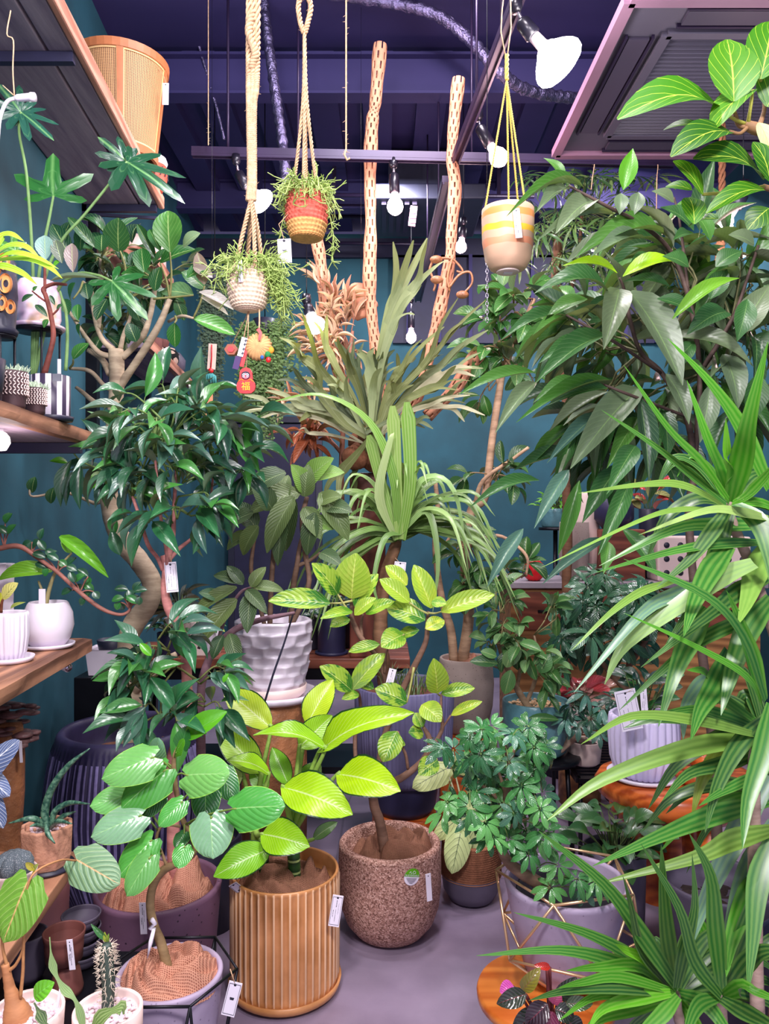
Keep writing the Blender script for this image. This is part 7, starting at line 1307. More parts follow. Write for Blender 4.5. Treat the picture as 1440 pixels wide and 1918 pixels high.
for u, v in ((1070, 1320), (1105, 1345), (1095, 1300), (1130, 1325), (1150, 1350), (1120, 1370), (1060, 1345), (1150, 1310), (1085, 1355), (1165, 1330)): palm_leaf(u, v, D-.1, R.uniform(30, 40), R.choice(C3('dark', 'deep', 'blue')), P(1112, 1340, D))
tw.build('leaf_stalk', M['stem'], pl, color=hexc(100, 120, 80))
# ---- mid right umbrella tree
b = at(1180, 3.75, 0); pl = plant('potted_umbrella_tree', 'full glossy umbrella tree with broad dark leaflets in a low floor pot', 'plant', b); vessel(pl, b, [(.12, 0), (.15, .3)], .012, M['terracotta'], depth=.04); disc(pl, b+Vector((0, 0, .26)), .13, M['soil']); mb = MB(); tw = MB(); D = 3.7
for q in ([(1180, 1420, D), (1178, 1300, D), (1175, 1200, D), (1165, 1120, D)], [(1178, 1300, D), (1120, 1230, D), (1100, 1170, D)], [(1176, 1250, D), (1220, 1180, D), (1230, 1130, D)]): tube_px(mb, q, [6, 5, 4, 3], 6, 8)
mb.build('trunk', M['bark'], pl, color=hexc(130, 100, 80)); AN = [P(*q, D) for q in ((1165, 1120), (1100, 1170), (1230, 1130), (1175, 1200))]
for i in range(46):
    u, v = R.gauss(1150, 55), R.gauss(1155, 50); u = min(1270, max(1052, u)); v = min(1270, max(1072, v)); p = P(u, v, D-.15); palm_leaf(u, v, D+R.uniform(-.3, .1), R.uniform(42, 62), R.choice([hexc(60, 110, 80), hexc(50, 96, 72), hexc(80, 126, 96), hexc(44, 86, 58)]), min(AN, key=lambda q: (q-p).length), PMB)
tw.build('leaf_stalk', M['stem'], pl, color=hexc(120, 140, 80))
# ---- fine-leaved tree high at the back
b = at(1060, 4.15, 0); pl = plant('potted_tree', 'tall feathery fine-leaved tree with shaggy brown trunk at the back', 'plant', b); vessel(pl, b, [(.14, 0), (.17, .36)], .012, M['dark'], depth=.05); disc(pl, b+Vector((0, 0, .3)), .15, M['soil']); mb = MB(); tw = MB(); D = 4.15
tube_px(mb, [(1060, 1330, D), (1062, 1000, D), (1058, 700, D), (1050, 600, D), (1042, 540, D), (1044, 470, D), (1046, 440, D)], [9, 9, 8, 8, 9, 9, 6], 8, 10, wob=.15); tube_px(mb, [(1050, 600, D), (1080, 500, D), (1090, 400, D)], [5, 4, 3], 5, 8); mb.build('trunk', M['bark'], pl, color=hexc(140, 96, 70)); PMF = [palmate(LF['schef'], 9, .5, .12, s) for s in (11, 12, 13)]
AN = [P(1046, 440, D), P(1090, 400, D), P(1080, 500, D), P(1042, 540, D)]
for i in range(95):
    u, v = R.gauss(1080, 62), R.gauss(430, 75); v = min(610, max(330, v)); u = min(1230, max(970, u)); p = P(u, v, D); palm_leaf(u, v, D+R.uniform(-.25, .25), R.uniform(34, 58), R.choice([hexc(70, 106, 60), hexc(96, 130, 70), hexc(46, 76, 50), hexc(130, 156, 90)]), min(AN, key=lambda q: (q-p).length), PMF)
tw.build('leaf_stalk', M['stem'], pl, color=hexc(110, 120, 70))
# ---- white fluted pot on teak slab table
b = at(1270, 2.45, 0); t = thing('slab_table', 'thick live-edge orange teak slab table', 'table', b); mb = MB(); tz = .565; mb.lathe([(.001, tz-.1), (.19, tz-.1), (.225, tz-.07), (.235, tz-.03), (.22, tz-.004), (.2, tz), (.001, tz)], b, 60, lambda a, i: 1+.07*math.sin(2*a+1)+.05*math.sin(3*a)+.03*math.sin(5*a)); mb.build('slab', M['teak'], t)
for k in range(3): a = k*2.1+.9; MB().tube([b+Vector((.12*math.cos(a), .12*math.sin(a), tz-.09)), b+Vector((.17*math.cos(a), .17*math.sin(a), 0))], [.035, .028], 10).build('leg', M['teak'], t)
b = at(1205, 2.42, tz+.001); pl = plant('potted_succulent', 'white deeply fluted pot with saucer and long price card on slab table', 'plant', b); saucer(pl, b, .112, .016, M['white']); mb = MB(); k_ = 26
vessel(pl, b+Vector((0, 0, .008)), [(.07, 0), (.085, .012), (.10, .06), (.105, .13), (.102, .18), (.10, .19)], .008, mat('lilac_white', hexc(214, 204, 236), .4, var=.05), n=156, flute=lambda a, i, m: 1+.10*(abs(math.sin(a*k_/2+.35*math.sin(i*1.1)))**.7-.5), depth=.03); disc(pl, b+Vector((0, 0, .165)), .088, M['mauvesoil'], 'bark_chips', .012)
tw = MB()
for i in range(26): a = R.uniform(0, 6.28); e = b+Vector((.07*math.cos(a)*R.random(), .07*math.sin(a)*R.random(), R.uniform(.22, .32))); tw.tube([b+Vector((0, 0, .17)), e], .0025, 5, False); put(pl, leafmesh('oval', .1, .2, LF['glossy']), e, e+Vector((math.cos(a), math.sin(a), .2)).normalized()*.06, .03, None, 0, R.choice(DK))
tw.build('leaf_stalk', M['stem'], pl, color=hexc(90, 110, 60))
tag('large bordered price card hanging at the white fluted pot', P(1177, 1330, 2.26), .062, .12, (12,), border=True, string=[P(1186, 1290, 2.26)]); tag('narrow second card beside the large bordered price card', P(1206, 1315, 2.30), .02, .08, (4,))
for label, u, d_, r_ in (('smaller glossy teak ring stacked on the slab table', 1296, 2.36, .05), ('larger round teak bowl at the back of the slab table', 1325, 2.5, .07)): b = at(u, d_, tz+.001); t = thing('teak_bowl', label, 'bowl', b); MB().lathe([(.001, 0), (r_*.6, 0), (r_, r_*.4), (r_*.95, r_*.75), (r_*.7, r_*.85), (r_*.45, r_*.7), (r_*.3, r_*.4), (.001, r_*.35)], b, 32).build('bowl', M['teak'], t)
b = at(1285, 2.72, 0); 
b = at(1235, 2.8, 0); t = thing('teak_stool', 'lower rounded teak stool behind the slab table legs', 'stool', b); MB().lathe([(.001, .27), (.13, .27), (.165, .3), (.17, .33), (.155, .36), (.001, .365)], b, 44, lambda a, i: 1+.05*math.sin(3*a)).build('seat', M['teak'], t); MB().lathe([(.08, 0), (.07, .1), (.10, .27)], b, 30).build('base', M['teak'], t)
small_plant('dark basil-like leafy plant behind the gold wire stand', 1150, 2.25, 0, .09, .42, M['greyclay'], 50, .08, 'oval', LF['glossy'], [hexc(48, 92, 50), hexc(60, 104, 52)], .55, upw=.9)
# ---- back counter on the right
t = thing('counter', 'grey-topped wooden counter with drawers along the back right', 'counter', Vector((1.45, 4.65, 0))); MB().box((1.45, 4.65, .98), (1.5, .5, .035)).build('counter_top', mat('grey_top', hexc(150, 140, 150), .5), t, False, bevel=.004); MB().box((1.45, 4.66, .49), (1.44, .44, .96)).build('body', M['oldwood'], t, False)
for i in range(4):
    dr = MB().box((.93+i*.35, 4.43, .83), (.32, .02, .22)).build('drawer', M['bench'], t, False, bevel=.004); MB().tube([(.88+i*.35, 4.41, .83), (.98+i*.35, 4.41, .83)], .008, 8).build('handle', M['black'], dr)
cz_ = .998
def cpot(label, u, d_, prof, th, m, z=cz_, name='empty_pot', **k): b = at(u, d_, z); t = thing(name, label, 'pot', b); vessel(t, b, prof, th, m, **k); return b
cpot('tall grey concrete cylinder vase on the back counter', 1075, 4.55, [(.06, 0), (.085, .03), (.09, .2), (.085, .34)], .01, M['stone_pot']); cpot('pale tall tapered vase behind the concrete cylinder vase', 1098, 4.72, [(.07, 0), (.09, .2), (.06, .5), (.05, .52)], .01, M['cream'])
b = at(1160, 4.6, cz_); t = thing('wood_block', 'square brown wood block seat on the back counter', 'stool', b); MB().box(b+Vector((0, 0, .15)), (.24, .22, .30)).build('block', M['bench'], t, False, bevel=.01)
cpot('dark navy faceted pot on the square brown wood block', 1150, 4.6, [(.07, 0), (.12, .06), (.12, .13), (.09, .19)], .01, M['navypot'], z=cz_+.301, n=6)
pl = small_plant('pale cream and red aglaonema in dark pot near the white dotted box', 1215, 4.73, cz_, .06, .42, M['dark'], 16, .15, 'egg', LF['pink'], [hexc(196, 190, 120), hexc(190, 60, 60), hexc(170, 170, 90)], .45, upw=.6)
def hole_box(label, u, d_, z, w_, h_):
    b = at(u, d_, z); t = thing('dotted_box', label, 'box', b); MB().box(b+Vector((0, 0, h_/2)), (w_, .2, h_)).build('box', M['cream'], t, False, bevel=.01)
    for i in range(int(w_/.08)):
        for j in range(int(h_/.08)): MB().tube([b+Vector((-w_/2+.05+i*.08, -.102, .05+j*.08)), b+Vector((-w_/2+.05+i*.08, -.099, .05+j*.08))], .017, 14).build('hole', M['ink'], t)
hole_box('white box planter with round black holes, left on the counter', 1262, 4.55, cz_, .26, .26); hole_box('white box planter with round black holes at right end of counter', 1350, 4.5, cz_, .26, .26)
b = at(1000, 4.5, cz_); t = thing('red_lantern', 'small bright red lantern on the back counter end', 'lantern', b); MB().lathe([(.03, 0), (.05, .02), (.055, .06), (.05, .1), (.03, .12)], b, 30, lambda a, i: 1+.04*math.cos(10*a)).build('shade', M['red'], t); MB().lathe([(.001, .118), (.032, .118), (.032, .135), (.001, .14)], b, 20).build('cap', M['black'], t); MB().lathe([(.001, 0), (.034, 0), (.034, .012), (.001, .012)], b, 20).build('base', M['black'], t)
small_plant('fuzzy green fern mound in teal pot above the counter', 1040, 5.12, 1.3, .1, .12, M['tealpot'], 70, .06, 'long', LF['philo'], [hexc(86, 160, 40), hexc(110, 180, 60)], .3, upw=.8)
b = at(1040, 5.12, 0); t = thing('tall_stand', 'slim black tall stand under the fern mound', 'stand', b); MB().lathe([(.001, 1.28), (.11, 1.28), (.11, 1.298), (.001, 1.298)], b, 28).build('tray', M['black'], t); MB().tube([b+Vector((0, 0, 1.28)), b], .015, 10).build('pole', M['black'], t); MB().lathe([(.001, 0), (.13, 0), (.13, .015), (.001, .015)], b, 28).build('base', M['black'], t)
small_plant('pink and red speckled caladium low beside the umbrella trees', 1085, 3.72, .34, .07, .12, M['cream'], 24, .11, 'egg', LF['pink'], [hexc(236, 130, 140), hexc(226, 90, 100), hexc(240, 180, 170)], .6, upw=.5)
b = at(1085, 3.72, 0); t = thing('wood_stump', 'small wood stump under the pink caladium', 'stump', b); MB().lathe([(.001, 0), (.1, 0), (.1, .33), (.001, .338)], b, 26).build('stump', M['oldwood'], t)
# ---- long leaved fig
b = at(1345, 2.15, 0); pl = plant('potted_ficus', 'tall fig with long drooping grey-green leaves on thin dark stems', 'plant', b); vessel(pl, b, [(.12, 0), (.15, .36), (.152, .37)], .012, M['greyclay'], depth=.05); disc(pl, b+Vector((0, 0, .32)), .135, M['soil']); mb = MB(); tw = MB(); D = 2.1
for q, r_ in (([(1345, 1640, D), (1335, 1400, D), (1312, 1200, D), (1296, 1060, D), (1290, 950, D), (1300, 880, D), (1285, 780, D), (1240, 700, D), (1200, 660, D), (1180, 600, D), (1168, 540, D), (1160, 520, D)], [11, 10, 9, 8, 8, 7, 6, 5, 4, 4, 3, 2]), ([(1300, 880, D), (1310, 700, D), (1290, 560, D), (1255, 470, D), (1200, 420, D-.1), (1140, 388, D-.2), (1065, 348, D-.2)], [6, 5, 5, 4, 4, 3, 2]), ([(1310, 700, D), (1370, 600, D), (1400, 520, D), (1420, 460, D)], [5, 4, 3, 3]), ([(1290, 560, D), (1280, 470, D), (1270, 400, D), (1262, 370, D)], [3, 3, 2, 2]), ([(1285, 780, D), (1180, 740, D-.1), (1130, 720, D-.1)], [3, 3, 2]), ([(1240, 700, D), (1150, 640, D-.1), (1060, 590, D-.1)], [3, 3, 2])): tube_px(mb, q, r_, 6, 8)
mb.build('trunk', M['bark'], pl, color=hexc(92, 70, 64)); ld, lg, lgr, ll, lb = hexc(58, 104, 52), hexc(76, 126, 52), hexc(104, 122, 92), hexc(176, 220, 30), hexc(80, 116, 104); LA = LF['alii']
for bu, bv, tu, tv, w_, c, bd, dd in ((1156, 512, 1053, 498, 26, ll, .12, 0), (1166, 518, 1270, 490, 36, ll, .14, 0), (1140, 548, 1000, 550, 44, ld, .22, -.05), (1259, 598, 1385, 521, 30, hexc(120, 180, 50), .14, 0), (1160, 542, 1130, 655, 50, lgr, .12, -.1), (1180, 546, 1278, 722, 66, lgr, .06, -.1), (1136, 628, 1002, 718, 44, ld, .12, -.1), (1002, 698, 858, 740, 27, lg, .08, -.05), (1062, 590, 937, 638, 28, ld, .14, -.05), (1250, 632, 1412, 688, 42, lgr, .14, -.05), (1194, 728, 1068, 878, 58, lgr, .08, -.12), (1004, 716, 927, 812, 30, lgr, .12, -.1), (1142, 712, 966, 792, 26, lg, .1, -.1), (1138, 728, 1024, 760, 32, ld, .1, -.05), (1122, 775, 1024, 868, 26, lb, .08, -.1), (1194, 782, 1136, 878, 34, lg, .08, -.1), (1198, 744, 1215, 904, 38, hexc(44, 74, 52), .05, -.05), (1247, 700, 1290, 795, 42, lgr, .1, -.05), (1355, 664, 1382, 766, 48, lgr, .1, -.05), (1190, 835, 1136, 926, 40, ld, .1, -.1), (1255, 538, 1166, 528, 26, ld, .1, 0), (1062, 490, 1196, 447, 38, lgr, .12, 0), (1360, 584, 1286, 627, 48, hexc(50, 92, 48), .12, -.05), (1382, 626, 1442, 534, 52, lgr, .08, 0), (1092, 350, 948, 406, 22, lg, .16, -.1), (1065, 354, 1004, 398, 30, lgr, .12, -.08), (1112, 374, 1040, 438, 46, lgr, .1, -.08), (1150, 402, 1005, 452, 30, lgr, .12, -.1), (1057, 342, 1018, 296, 24, lg, .12, 0), (1167, 356, 1185, 278, 34, hexc(92, 166, 40), .06, 0), (1163, 362, 1160, 402, 28, lgr, .08, 0), (1196, 360, 1186, 404, 30, lgr, .08, 0), (1240, 436, 1078, 482, 48, lg, .14, -.1), (1204, 446, 1105, 482, 34, lgr, .1, -.1), (1299, 432, 1235, 388, 44, ld, .12, 0), (1262, 380, 1220, 358, 36, lgr, .1, 0), (1330, 450, 1300, 400, 34, lg, .1, 0), (1294, 440, 1260, 450, 26, ld, .1, -.05), (1412, 458, 1364, 440, 46, lgr, .1, 0), (1340, 500, 1390, 470, 40, ld, .1, 0), (1290, 500, 1240, 480, 44, ld, .1, 0),
    (1180, 900, 1120, 1040, 34, ld, .08, -.08), (1065, 880, 1000, 990, 30, lb, .1, -.08), (1010, 900, 880, 950, 26, ld, .16, -.05), (1085, 900, 1045, 1040, 30, lg, .08, 0), (1160, 870, 1090, 980, 40, ld, .1, -.05), (980, 990, 912, 1100, 28, lb, .1, -.05), (1135, 1010, 1015, 1095, 26, lb, .12, -.08), (1140, 1015, 1130, 1075, 28, lg, .06, -.05), (1165, 990, 1230, 1080, 34, ld, .1, -.05), (1100, 640, 1010, 680, 34, ld, .12, -.05), (1300, 640, 1250, 700, 40, ld, .1, 0), (1330, 720, 1310, 830, 40, lgr, .08, 0), (1240, 760, 1250, 860, 36, ld, .08, 0), (1420, 700, 1400, 800, 44, ld, .08, 0), (1100, 560, 1020, 600, 34, lg, .12, 0), (1400, 560, 1380, 640, 40, ld, .1, 0), (1230, 560, 1300, 590, 36, ld, .1, 0), (1330, 560, 1360, 500, 40, ld, .1, 0)):
    leaf(pl, 'lance' if w_ < 46 else 'long', bu, bv, tu, tv, w_, D-.08+R.uniform(-.12, .06), LA, c, bd, .22, dd)
bush(pl, tw, [P(1290, 560, D), P(1310, 700, D), P(1300, 880, D), P(1200, 660, D), P(1370, 600, D)], [(1150, 640, D+.18, 120, 110, .12, 10), (1300, 540, D+.18, 110, 90, .12, 8), (1120, 790, D+.18, 110, 80, .12, 8), (1380, 720, D+.12, 60, 110, .1, 5), (1230, 780, D+.18, 80, 90, .1, 6), (1400, 480, D+.12, 60, 90, .1, 5), (1410, 620, D+.12, 50, 80, .1, 4), (1270, 420, D+.15, 70, 50, .1, 4)], .003, 6, 'lance', .20, .26, LA, [ld, hexc(46, 84, 48), lg, lgr], droop=.8)
tw.build('twig', M['stem'], pl, color=hexc(110, 110, 70))
# ---- big backlit fig leaves, upper right
b = at(1560, 1.75, 0); pl = plant('potted_ficus', 'fig tree with huge bright backlit leaves reaching in from upper right', 'plant', b); vessel(pl, b, [(.13, 0), (.16, .4)], .012, M['dark'], depth=.05); disc(pl, b+Vector((0, 0, .34)), .14, M['soil']); mb = MB(); tw = MB(); D = 1.35
tube_px(mb, [(1590, 1300, 1.7), (1580, 700, 1.6), (1560, 450, 1.45), (1500, 300, D), (1455, 255, D), (1412, 240, D), (1395, 232, D)], [14, 14, 13, 11, 10, 9, 6], 7, 10); tube_px(mb, [(1412, 240, D), (1385, 235, D), (1375, 210, D)], [5, 5, 4], 4, 8); tube_px(mb, [(1420, 242, D), (1432, 200, D), (1425, 150, D)], [5, 4, 4], 4, 8); tube_px(mb, [(1560, 450, 1.45), (1480, 370, D+.05), (1430, 350, D)], [8, 7, 5], 5, 8); tube_px(mb, [(1400, 238, D), (1385, 250, D-.02), (1366, 246, D-.03)], [4, 3, 3], 4, 7); mb.build('trunk', M['bark'], pl, color=hexc(170, 126, 90)); bg_, bg2, bg3 = hexc(56, 116, 14), hexc(72, 130, 18), hexc(42, 96, 18)
for bu, bv, tu, tv, w_, c, bd, dd, rl in ((1350, 206, 1156, 224, 92, bg_, .16, -.05, 0), (1374, 190, 1362, 74, 98, bg2, .05, .02, 0), (1410, 168, 1334, 246, 60, bg2, .1, -.04, 20), (1368, 247, 1256, 294, 66, bg3, .12, -.05, 0), (1312, 236, 1242, 244, 26, bg_, .1, .03, 0), (1424, 148, 1446, 40, 84, bg_, .06, .03, 0), (1428, 336, 1298, 298, 82, bg3, .14, -.05, 0), (1316, 364, 1260, 302, 52, bg2, .08, -.02, 0), (1296, 356, 1246, 350, 32, bg_, .1, .02, 0), (1442, 340, 1410, 266, 54, bg3, .1, 0, 0), (1432, 356, 1322, 400, 42, bg_, .12, -.04, 0), (1300, 420, 1290, 370, 46, bg_, .1, .04, 0), (1420, 230, 1440, 290, 40, hexc(200, 220, 160), .1, 0, 0), (1440, 390, 1400, 430, 50, bg3, .1, 0, 0), (1345, 410, 1290, 425, 36, bg3, .12, .05, 0), (1436, 200, 1480, 120, 80, bg_, .1, 0, 0)):
    leaf(pl, 'bigoval', bu, bv, tu, tv, w_, D-.03+R.uniform(-.03, .03), LF['big'], c, bd, .12, dd, rl)
for s, e in (((1395, 232), (1350, 206)), ((1375, 210), (1374, 190)), ((1400, 235), (1410, 168)), ((1430, 350), (1316, 364)), ((1425, 150), (1424, 148))): tube_px(tw, [(*s, D), ((s[0]+e[0])/2, (s[1]+e[1])/2+3, D-.02), (*e, D-.03)], [4, 3, 3], 4, 7)
tw.build('leaf_stalk', M['stem'], pl, color=hexc(190, 190, 80))
# ---- dracaena with strap leaves in the right foreground
b = at(1425, 1.42, 0); pl = plant('potted_dracaena', 'large dracaena with long striped strap leaves filling the right foreground', 'plant', b); vessel(pl, b, [(.13, 0), (.16, .3), (.162, .31)], .012, M['concrete'], depth=.05); disc(pl, b+Vector((0, 0, .26)), .14, M['mauvesoil'], 'bark_chips', .02); mb = MB(); D = 1.42
for q, r_ in (([(1420, 2090, D), (1418, 1900, D), (1414, 1700, D), (1412, 1540, D), (1412, 1430, D), (1425, 1360, D)], [13, 13, 12, 12, 11, 9]), ([(1440, 2090, D+.05), (1460, 1700, D+.05), (1470, 1300, D+.05), (1420, 1100, D+.05), (1372, 980, D+.05), (1364, 940, D+.05)], [12, 11, 11, 10, 9, 8]), ([(1350, 2090, D-.04), (1300, 2000, D-.06), (1272, 1910, D-.06), (1264, 1860, D-.06)], [11, 10, 10, 9]), ([(1390, 2090, D), (1360, 1980, D), (1352, 1890, D), (1350, 1850, D)], [10, 10, 9, 8])): tube_px(mb, q, r_, 8, 12, wob=.05)
mb.build('trunk', M['bark'], pl, color=hexc(190, 160, 150)); b1, b2, b3, b4, b5 = hexc(64, 142, 30), hexc(42, 108, 40), hexc(32, 84, 40), hexc(110, 146, 62), hexc(104, 140, 128)
BL = []
for pts, w_, c in (  # lower crown
 ([(1262, 1860), (1160, 1805), (1049, 1780), (892, 1790)], 26, b2), ([(1262, 1855), (1180, 1790), (1090, 1745), (962, 1709)], 26, b2), ([(1268, 1850), (1200, 1750), (1129, 1655), (1008, 1556)], 38, b2), ([(1262, 1865), (1180, 1862), (1111, 1868), (1046, 1912)], 22, b1), ([(1260, 1858), (1200, 1810), (1120, 1812), (1060, 1818)], 24, b1), ([(1266, 1850), (1250, 1760), (1242, 1670), (1238, 1582)], 32, b2), ([(1258, 1855), (1210, 1800), (1170, 1780), (1152, 1768)], 22, hexc(110, 190, 30)), ([(1258, 1862), (1160, 1850), (1060, 1856), (990, 1874)], 22, b3), ([(1262, 1868), (1180, 1890), (1120, 1910), (1080, 1960)], 26, b1), ([(1270, 1866), (1240, 1900), (1200, 1940), (1180, 1990)], 28, b1), ([(1270, 1860), (1320, 1880), (1360, 1930), (1390, 1980)], 28, b2), ([(1262, 1856), (1200, 1780), (1180, 1700), (1166, 1640)], 26, b3), ([(1264, 1858), (1160, 1830), (1090, 1840), (1046, 1850)], 20, b1), ([(1266, 1850), (1280, 1780), (1300, 1700), (1296, 1600)], 28, b3), ([(1268, 1868), (1300, 1920), (1330, 1990), (1340, 2050)], 26, b1), ([(1256, 1860), (1190, 1870), (1130, 1890), (1100, 1930)], 26, hexc(98, 180, 36)),
 # second low crown
 ([(1350, 1866), (1300, 1800), (1270, 1700), (1200, 1580)], 34, b3), ([(1352, 1860), (1340, 1740), (1330, 1640), (1290, 1560)], 32, b2), ([(1354, 1862), (1400, 1800), (1440, 1780), (1500, 1790)], 34, b3), ([(1350, 1870), (1400, 1900), (1450, 1930), (1500, 1990)], 34, b3), ([(1346, 1868), (1310, 1880), (1290, 1920), (1280, 1980)], 26, b2), ([(1350, 1858), (1390, 1740), (1420, 1660), (1450, 1600)], 34, b2), ([(1354, 1866), (1390, 1850), (1420, 1860), (1470, 1880)], 30, b1),
 # middle crown
 ([(1425, 1385), (1300, 1400), (1130, 1460), (1024, 1537)], 36, b4), ([(1420, 1378), (1300, 1350), (1182, 1342), (1088, 1394)], 22, b4), ([(1440, 1500), (1330, 1530), (1235, 1567), (1110, 1622)], 36, b2), ([(1445, 1555), (1370, 1575), (1302, 1607), (1114, 1657)], 38, hexc(90, 120, 46)), ([(1442, 1455), (1380, 1560), (1324, 1678), (1252, 1862)], 42, b5), ([(1448, 1540), (1400, 1630), (1369, 1727), (1340, 1893)], 40, b5), ([(1440, 1360), (1425, 1390), (1420, 1420), (1422, 1458)], 38, hexc(120, 160, 60)), ([(1410, 1380), (1360, 1400), (1316, 1456), (1295, 1533)], 36, hexc(150, 164, 60)), ([(1442, 1440), (1380, 1470), (1340, 1490), (1308, 1510)], 20, b2), ([(1440, 1400), (1360, 1430), (1290, 1450), (1240, 1500)], 30, b3), ([(1450, 1560), (1420, 1650), (1410, 1750), (1400, 1860)], 40, b2), ([(1445, 1620), (1400, 1680), (1370, 1760), (1360, 1830)], 40, b1), ([(1430, 1370), (1350, 1340), (1290, 1330), (1180, 1352)], 26, b2), ([(1425, 1360), (1340, 1300), (1320, 1260), (1286, 1255)], 32, b1), ([(1432, 1340), (1400, 1270), (1300, 1210), (1168, 1148)], 20, b1), ([(1432, 1315), (1390, 1200), (1323, 1120), (1168, 1047)], 38, b2), ([(1428, 1310), (1405, 1230), (1380, 1160), (1360, 1106)], 40, b1), ([(1445, 1320), (1430, 1400), (1400, 1500), (1390, 1590)], 40, b2), ([(1440, 1340), (1380, 1400), (1340, 1480), (1320, 1560)], 34, b3),
 # upper crown
 ([(1364, 940), (1310, 870), (1247, 802), (1168, 684)], 40, b1), ([(1360, 945), (1290, 890), (1222, 835), (1126, 768)], 27, b2), ([(1440, 915), (1390, 810), (1331, 722), (1250, 634)], 36, b1), ([(1366, 940), (1345, 880), (1323, 823), (1286, 712)], 38, b1), ([(1370, 940), (1390, 860), (1404, 782), (1438, 640)], 42, b1), ([(1366, 940), (1362, 890), (1360, 850), (1359, 784)], 30, hexc(110, 190, 40)), ([(1362, 950), (1280, 910), (1202, 908), (1083, 924)], 20, b4), ([(1440, 972), (1390, 962), (1323, 957), (1196, 1002)], 24, hexc(150, 176, 100)), ([(1445, 985), (1350, 985), (1262, 993), (1122, 1060)], 34, b2), ([(1360, 955), (1270, 955), (1194, 977), (1012, 1064)], 12, b4), ([(1430, 1017), (1350, 1020), (1262, 1033), (1116, 1072)], 25, b2), ([(1412, 1055), (1350, 1080), (1303, 1113), (1174, 1206), (1132, 1282)], 44, hexc(140, 170, 110)), ([(1345, 1090), (1270, 1115), (1202, 1150), (1075, 1297)], 32, b5), ([(1265, 1088), (1200, 1110), (1142, 1150), (1070, 1218)], 17, b4), ([(1365, 1025), (1330, 1070), (1300, 1130), (1280, 1192)], 42, b2), ([(1442, 1015), (1415, 1070), (1400, 1120), (1382, 1170)], 44, hexc(120, 160, 70)), ([(1345, 1260), (1310, 1290), (1283, 1331), (1279, 1386)], 36, b5), ([(1325, 1140), (1290, 1200), (1263, 1263), (1233, 1361)], 42, b2), ([(1365, 1220), (1340, 1280), (1310, 1330), (1293, 1386)], 44, b2), ([(1370, 945), (1400, 930), (1430, 900), (1460, 860)], 36, b1), ([(1366, 950), (1330, 1000), (1290, 1050), (1230, 1100)], 30, b3), ([(1370, 950), (1340, 1040), (1310, 1110), (1240, 1220)], 32, b3), ([(1440, 1080), (1380, 1110), (1330, 1150), (1200, 1250)], 34, b3), ([(1445, 1120), (1400, 1180), (1370, 1260), (1350, 1340)], 44, b2), ([(1372, 945), (1420, 980), (1440, 1040), (1450, 1120)], 40, b2), ([(1440, 1150), (1350, 1180), (1270, 1230), (1160, 1330)], 28, b2)):
    low = pts[0][1] > 1800; d0 = D-.06 if low else D; n_ = len(pts); e_ = R.uniform(-.22, -.02); st = R.uniform(-.05, .06)
    q = [(u, v, d0+st+e_*(k/(n_-1))) for k, (u, v) in enumerate(pts)]; blade(pl, q, w_, LF['blade'], c, face=(R.uniform(-.3, .3), -.8, .6), fold=R.choice((.15, .3)))
for (cu, cv, d0) in ((1364, 945, D+.08), (1430, 1370, D+.08), (1440, 1480, D+.1), (1266, 1858, D), (1350, 1862, D+.04)):
    for k in range(8):
        a = R.uniform(-1.9, 1.7); l = R.uniform(130, 260); dx, dy = math.sin(a), -math.cos(a); sg_ = R.uniform(20, 150); blade(pl, [(cu, cv, d0), (cu+dx*l*.4, cv+dy*l*.4, d0+.02), (cu+dx*l*.8, cv+dy*l*.7+sg_*.35, d0+.03), (cu+dx*l*1.05, cv+dy*l*.75+sg_, d0+.04)], R.uniform(20, 34), LF['blade'], R.choice((b1, b2, b3, b3)), fold=.25)
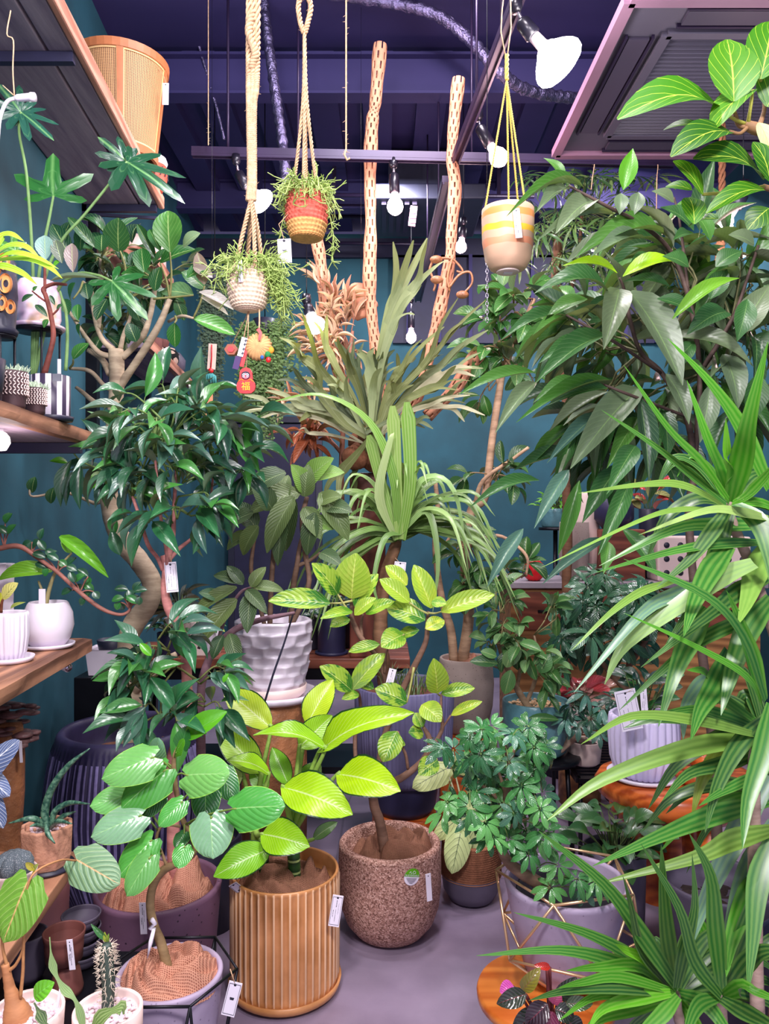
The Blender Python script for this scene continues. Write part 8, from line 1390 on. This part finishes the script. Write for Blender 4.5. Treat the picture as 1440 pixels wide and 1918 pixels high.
# ---- pink-leaved plant at the bottom
b = at(1030, 1.56, 0); pl = plant('potted_philodendron', 'dark glossy philodendron with pink variegated leaves in front of the stool', 'plant', b); vessel(pl, b, [(.05, 0), (.07, .2)], .006, M['dark'], depth=.03); disc(pl, b+Vector((0, 0, .172)), .06, M['soil']); mb = MB(); D = 1.54; dk_ = hexc(40, 52, 40)
for bu, bv, tu, tv, w_, c in ((962, 1848, 936, 1858, 30, hexc(226, 90, 180)), (985, 1862, 930, 1880, 34, dk_), (978, 1855, 1012, 1812, 28, hexc(130, 120, 40)), (1030, 1812, 1000, 1808, 14, hexc(170, 40, 30)), (1025, 1880, 985, 1918, 40, hexc(60, 40, 50)), (1045, 1870, 1080, 1830, 30, dk_), (1040, 1890, 1075, 1905, 34, dk_), (1035, 1895, 1020, 1940, 40, hexc(120, 40, 70)), (1010, 1895, 960, 1930, 40, dk_), (1060, 1880, 1110, 1880, 26, hexc(70, 90, 60)), (1035, 1880, 1048, 1855, 26, hexc(200, 80, 130)), (1060, 1910, 1090, 1935, 36, dk_)): leaf(pl, 'egg', bu, bv, tu, tv, w_, D-.02+R.uniform(-.04, .04), LF['pink'], c, .12, .25); tube_px(mb, [(1032, 2020, 1.56), ((bu+1032)/2, (bv+1960)/2, 1.55), (bu, bv, D)], [3.5, 3, 2.4], 5, 7)
tube_px(mb, [(1032, 2000, 1.56), (1028, 1880, D), (1024, 1812, D)], [4, 4, 3], 5, 7); mb.build('leaf_stalk', M['stem'], pl, color=hexc(110, 40, 40))

for o in bpy.data.objects:  # stuffed: twigs and stalks too thin to pick apart singly
    if o.parent and o.name.split('.')[0] in ('twig', 'leaf_stalk', 'tendril', 'shoot', 'print', 'small_print', 'emblem'): o['kind'] = 'stuff'
GROUPS = dict(price_tag='paper price tags on pots and plants', track_lamp='lamps on the ceiling rails', lamp_rail='ceiling lamp rails', wall_shelf='wooden wall shelves', cholla_stick='cholla wood sticks round the staghorn fern', conduit='conduits on the back ceiling', hanging_planter='hanging planters on cords', empty_pot='spare empty pots', hanging_string='bare strings from the ceiling', potted_ficus='potted figs', potted_umbrella_tree='potted umbrella trees', potted_succulent='potted succulents', potted_plant='small potted plants', potted_alocasia='potted alocasias', potted_dracaena='potted dracaenas', plant_stand='metal plant stands', trailing_plant='green cascades on the back wall', dotted_box='white dotted boxes on the counter', teak_bowl='teak bowls on the slab table', wood_stump='wood stumps under pots')
for o in bpy.data.objects:
    k = o.name.split('.')[0]
    if o.parent is None and k in GROUPS and 'category' in o: o['group'] = GROUPS[k]
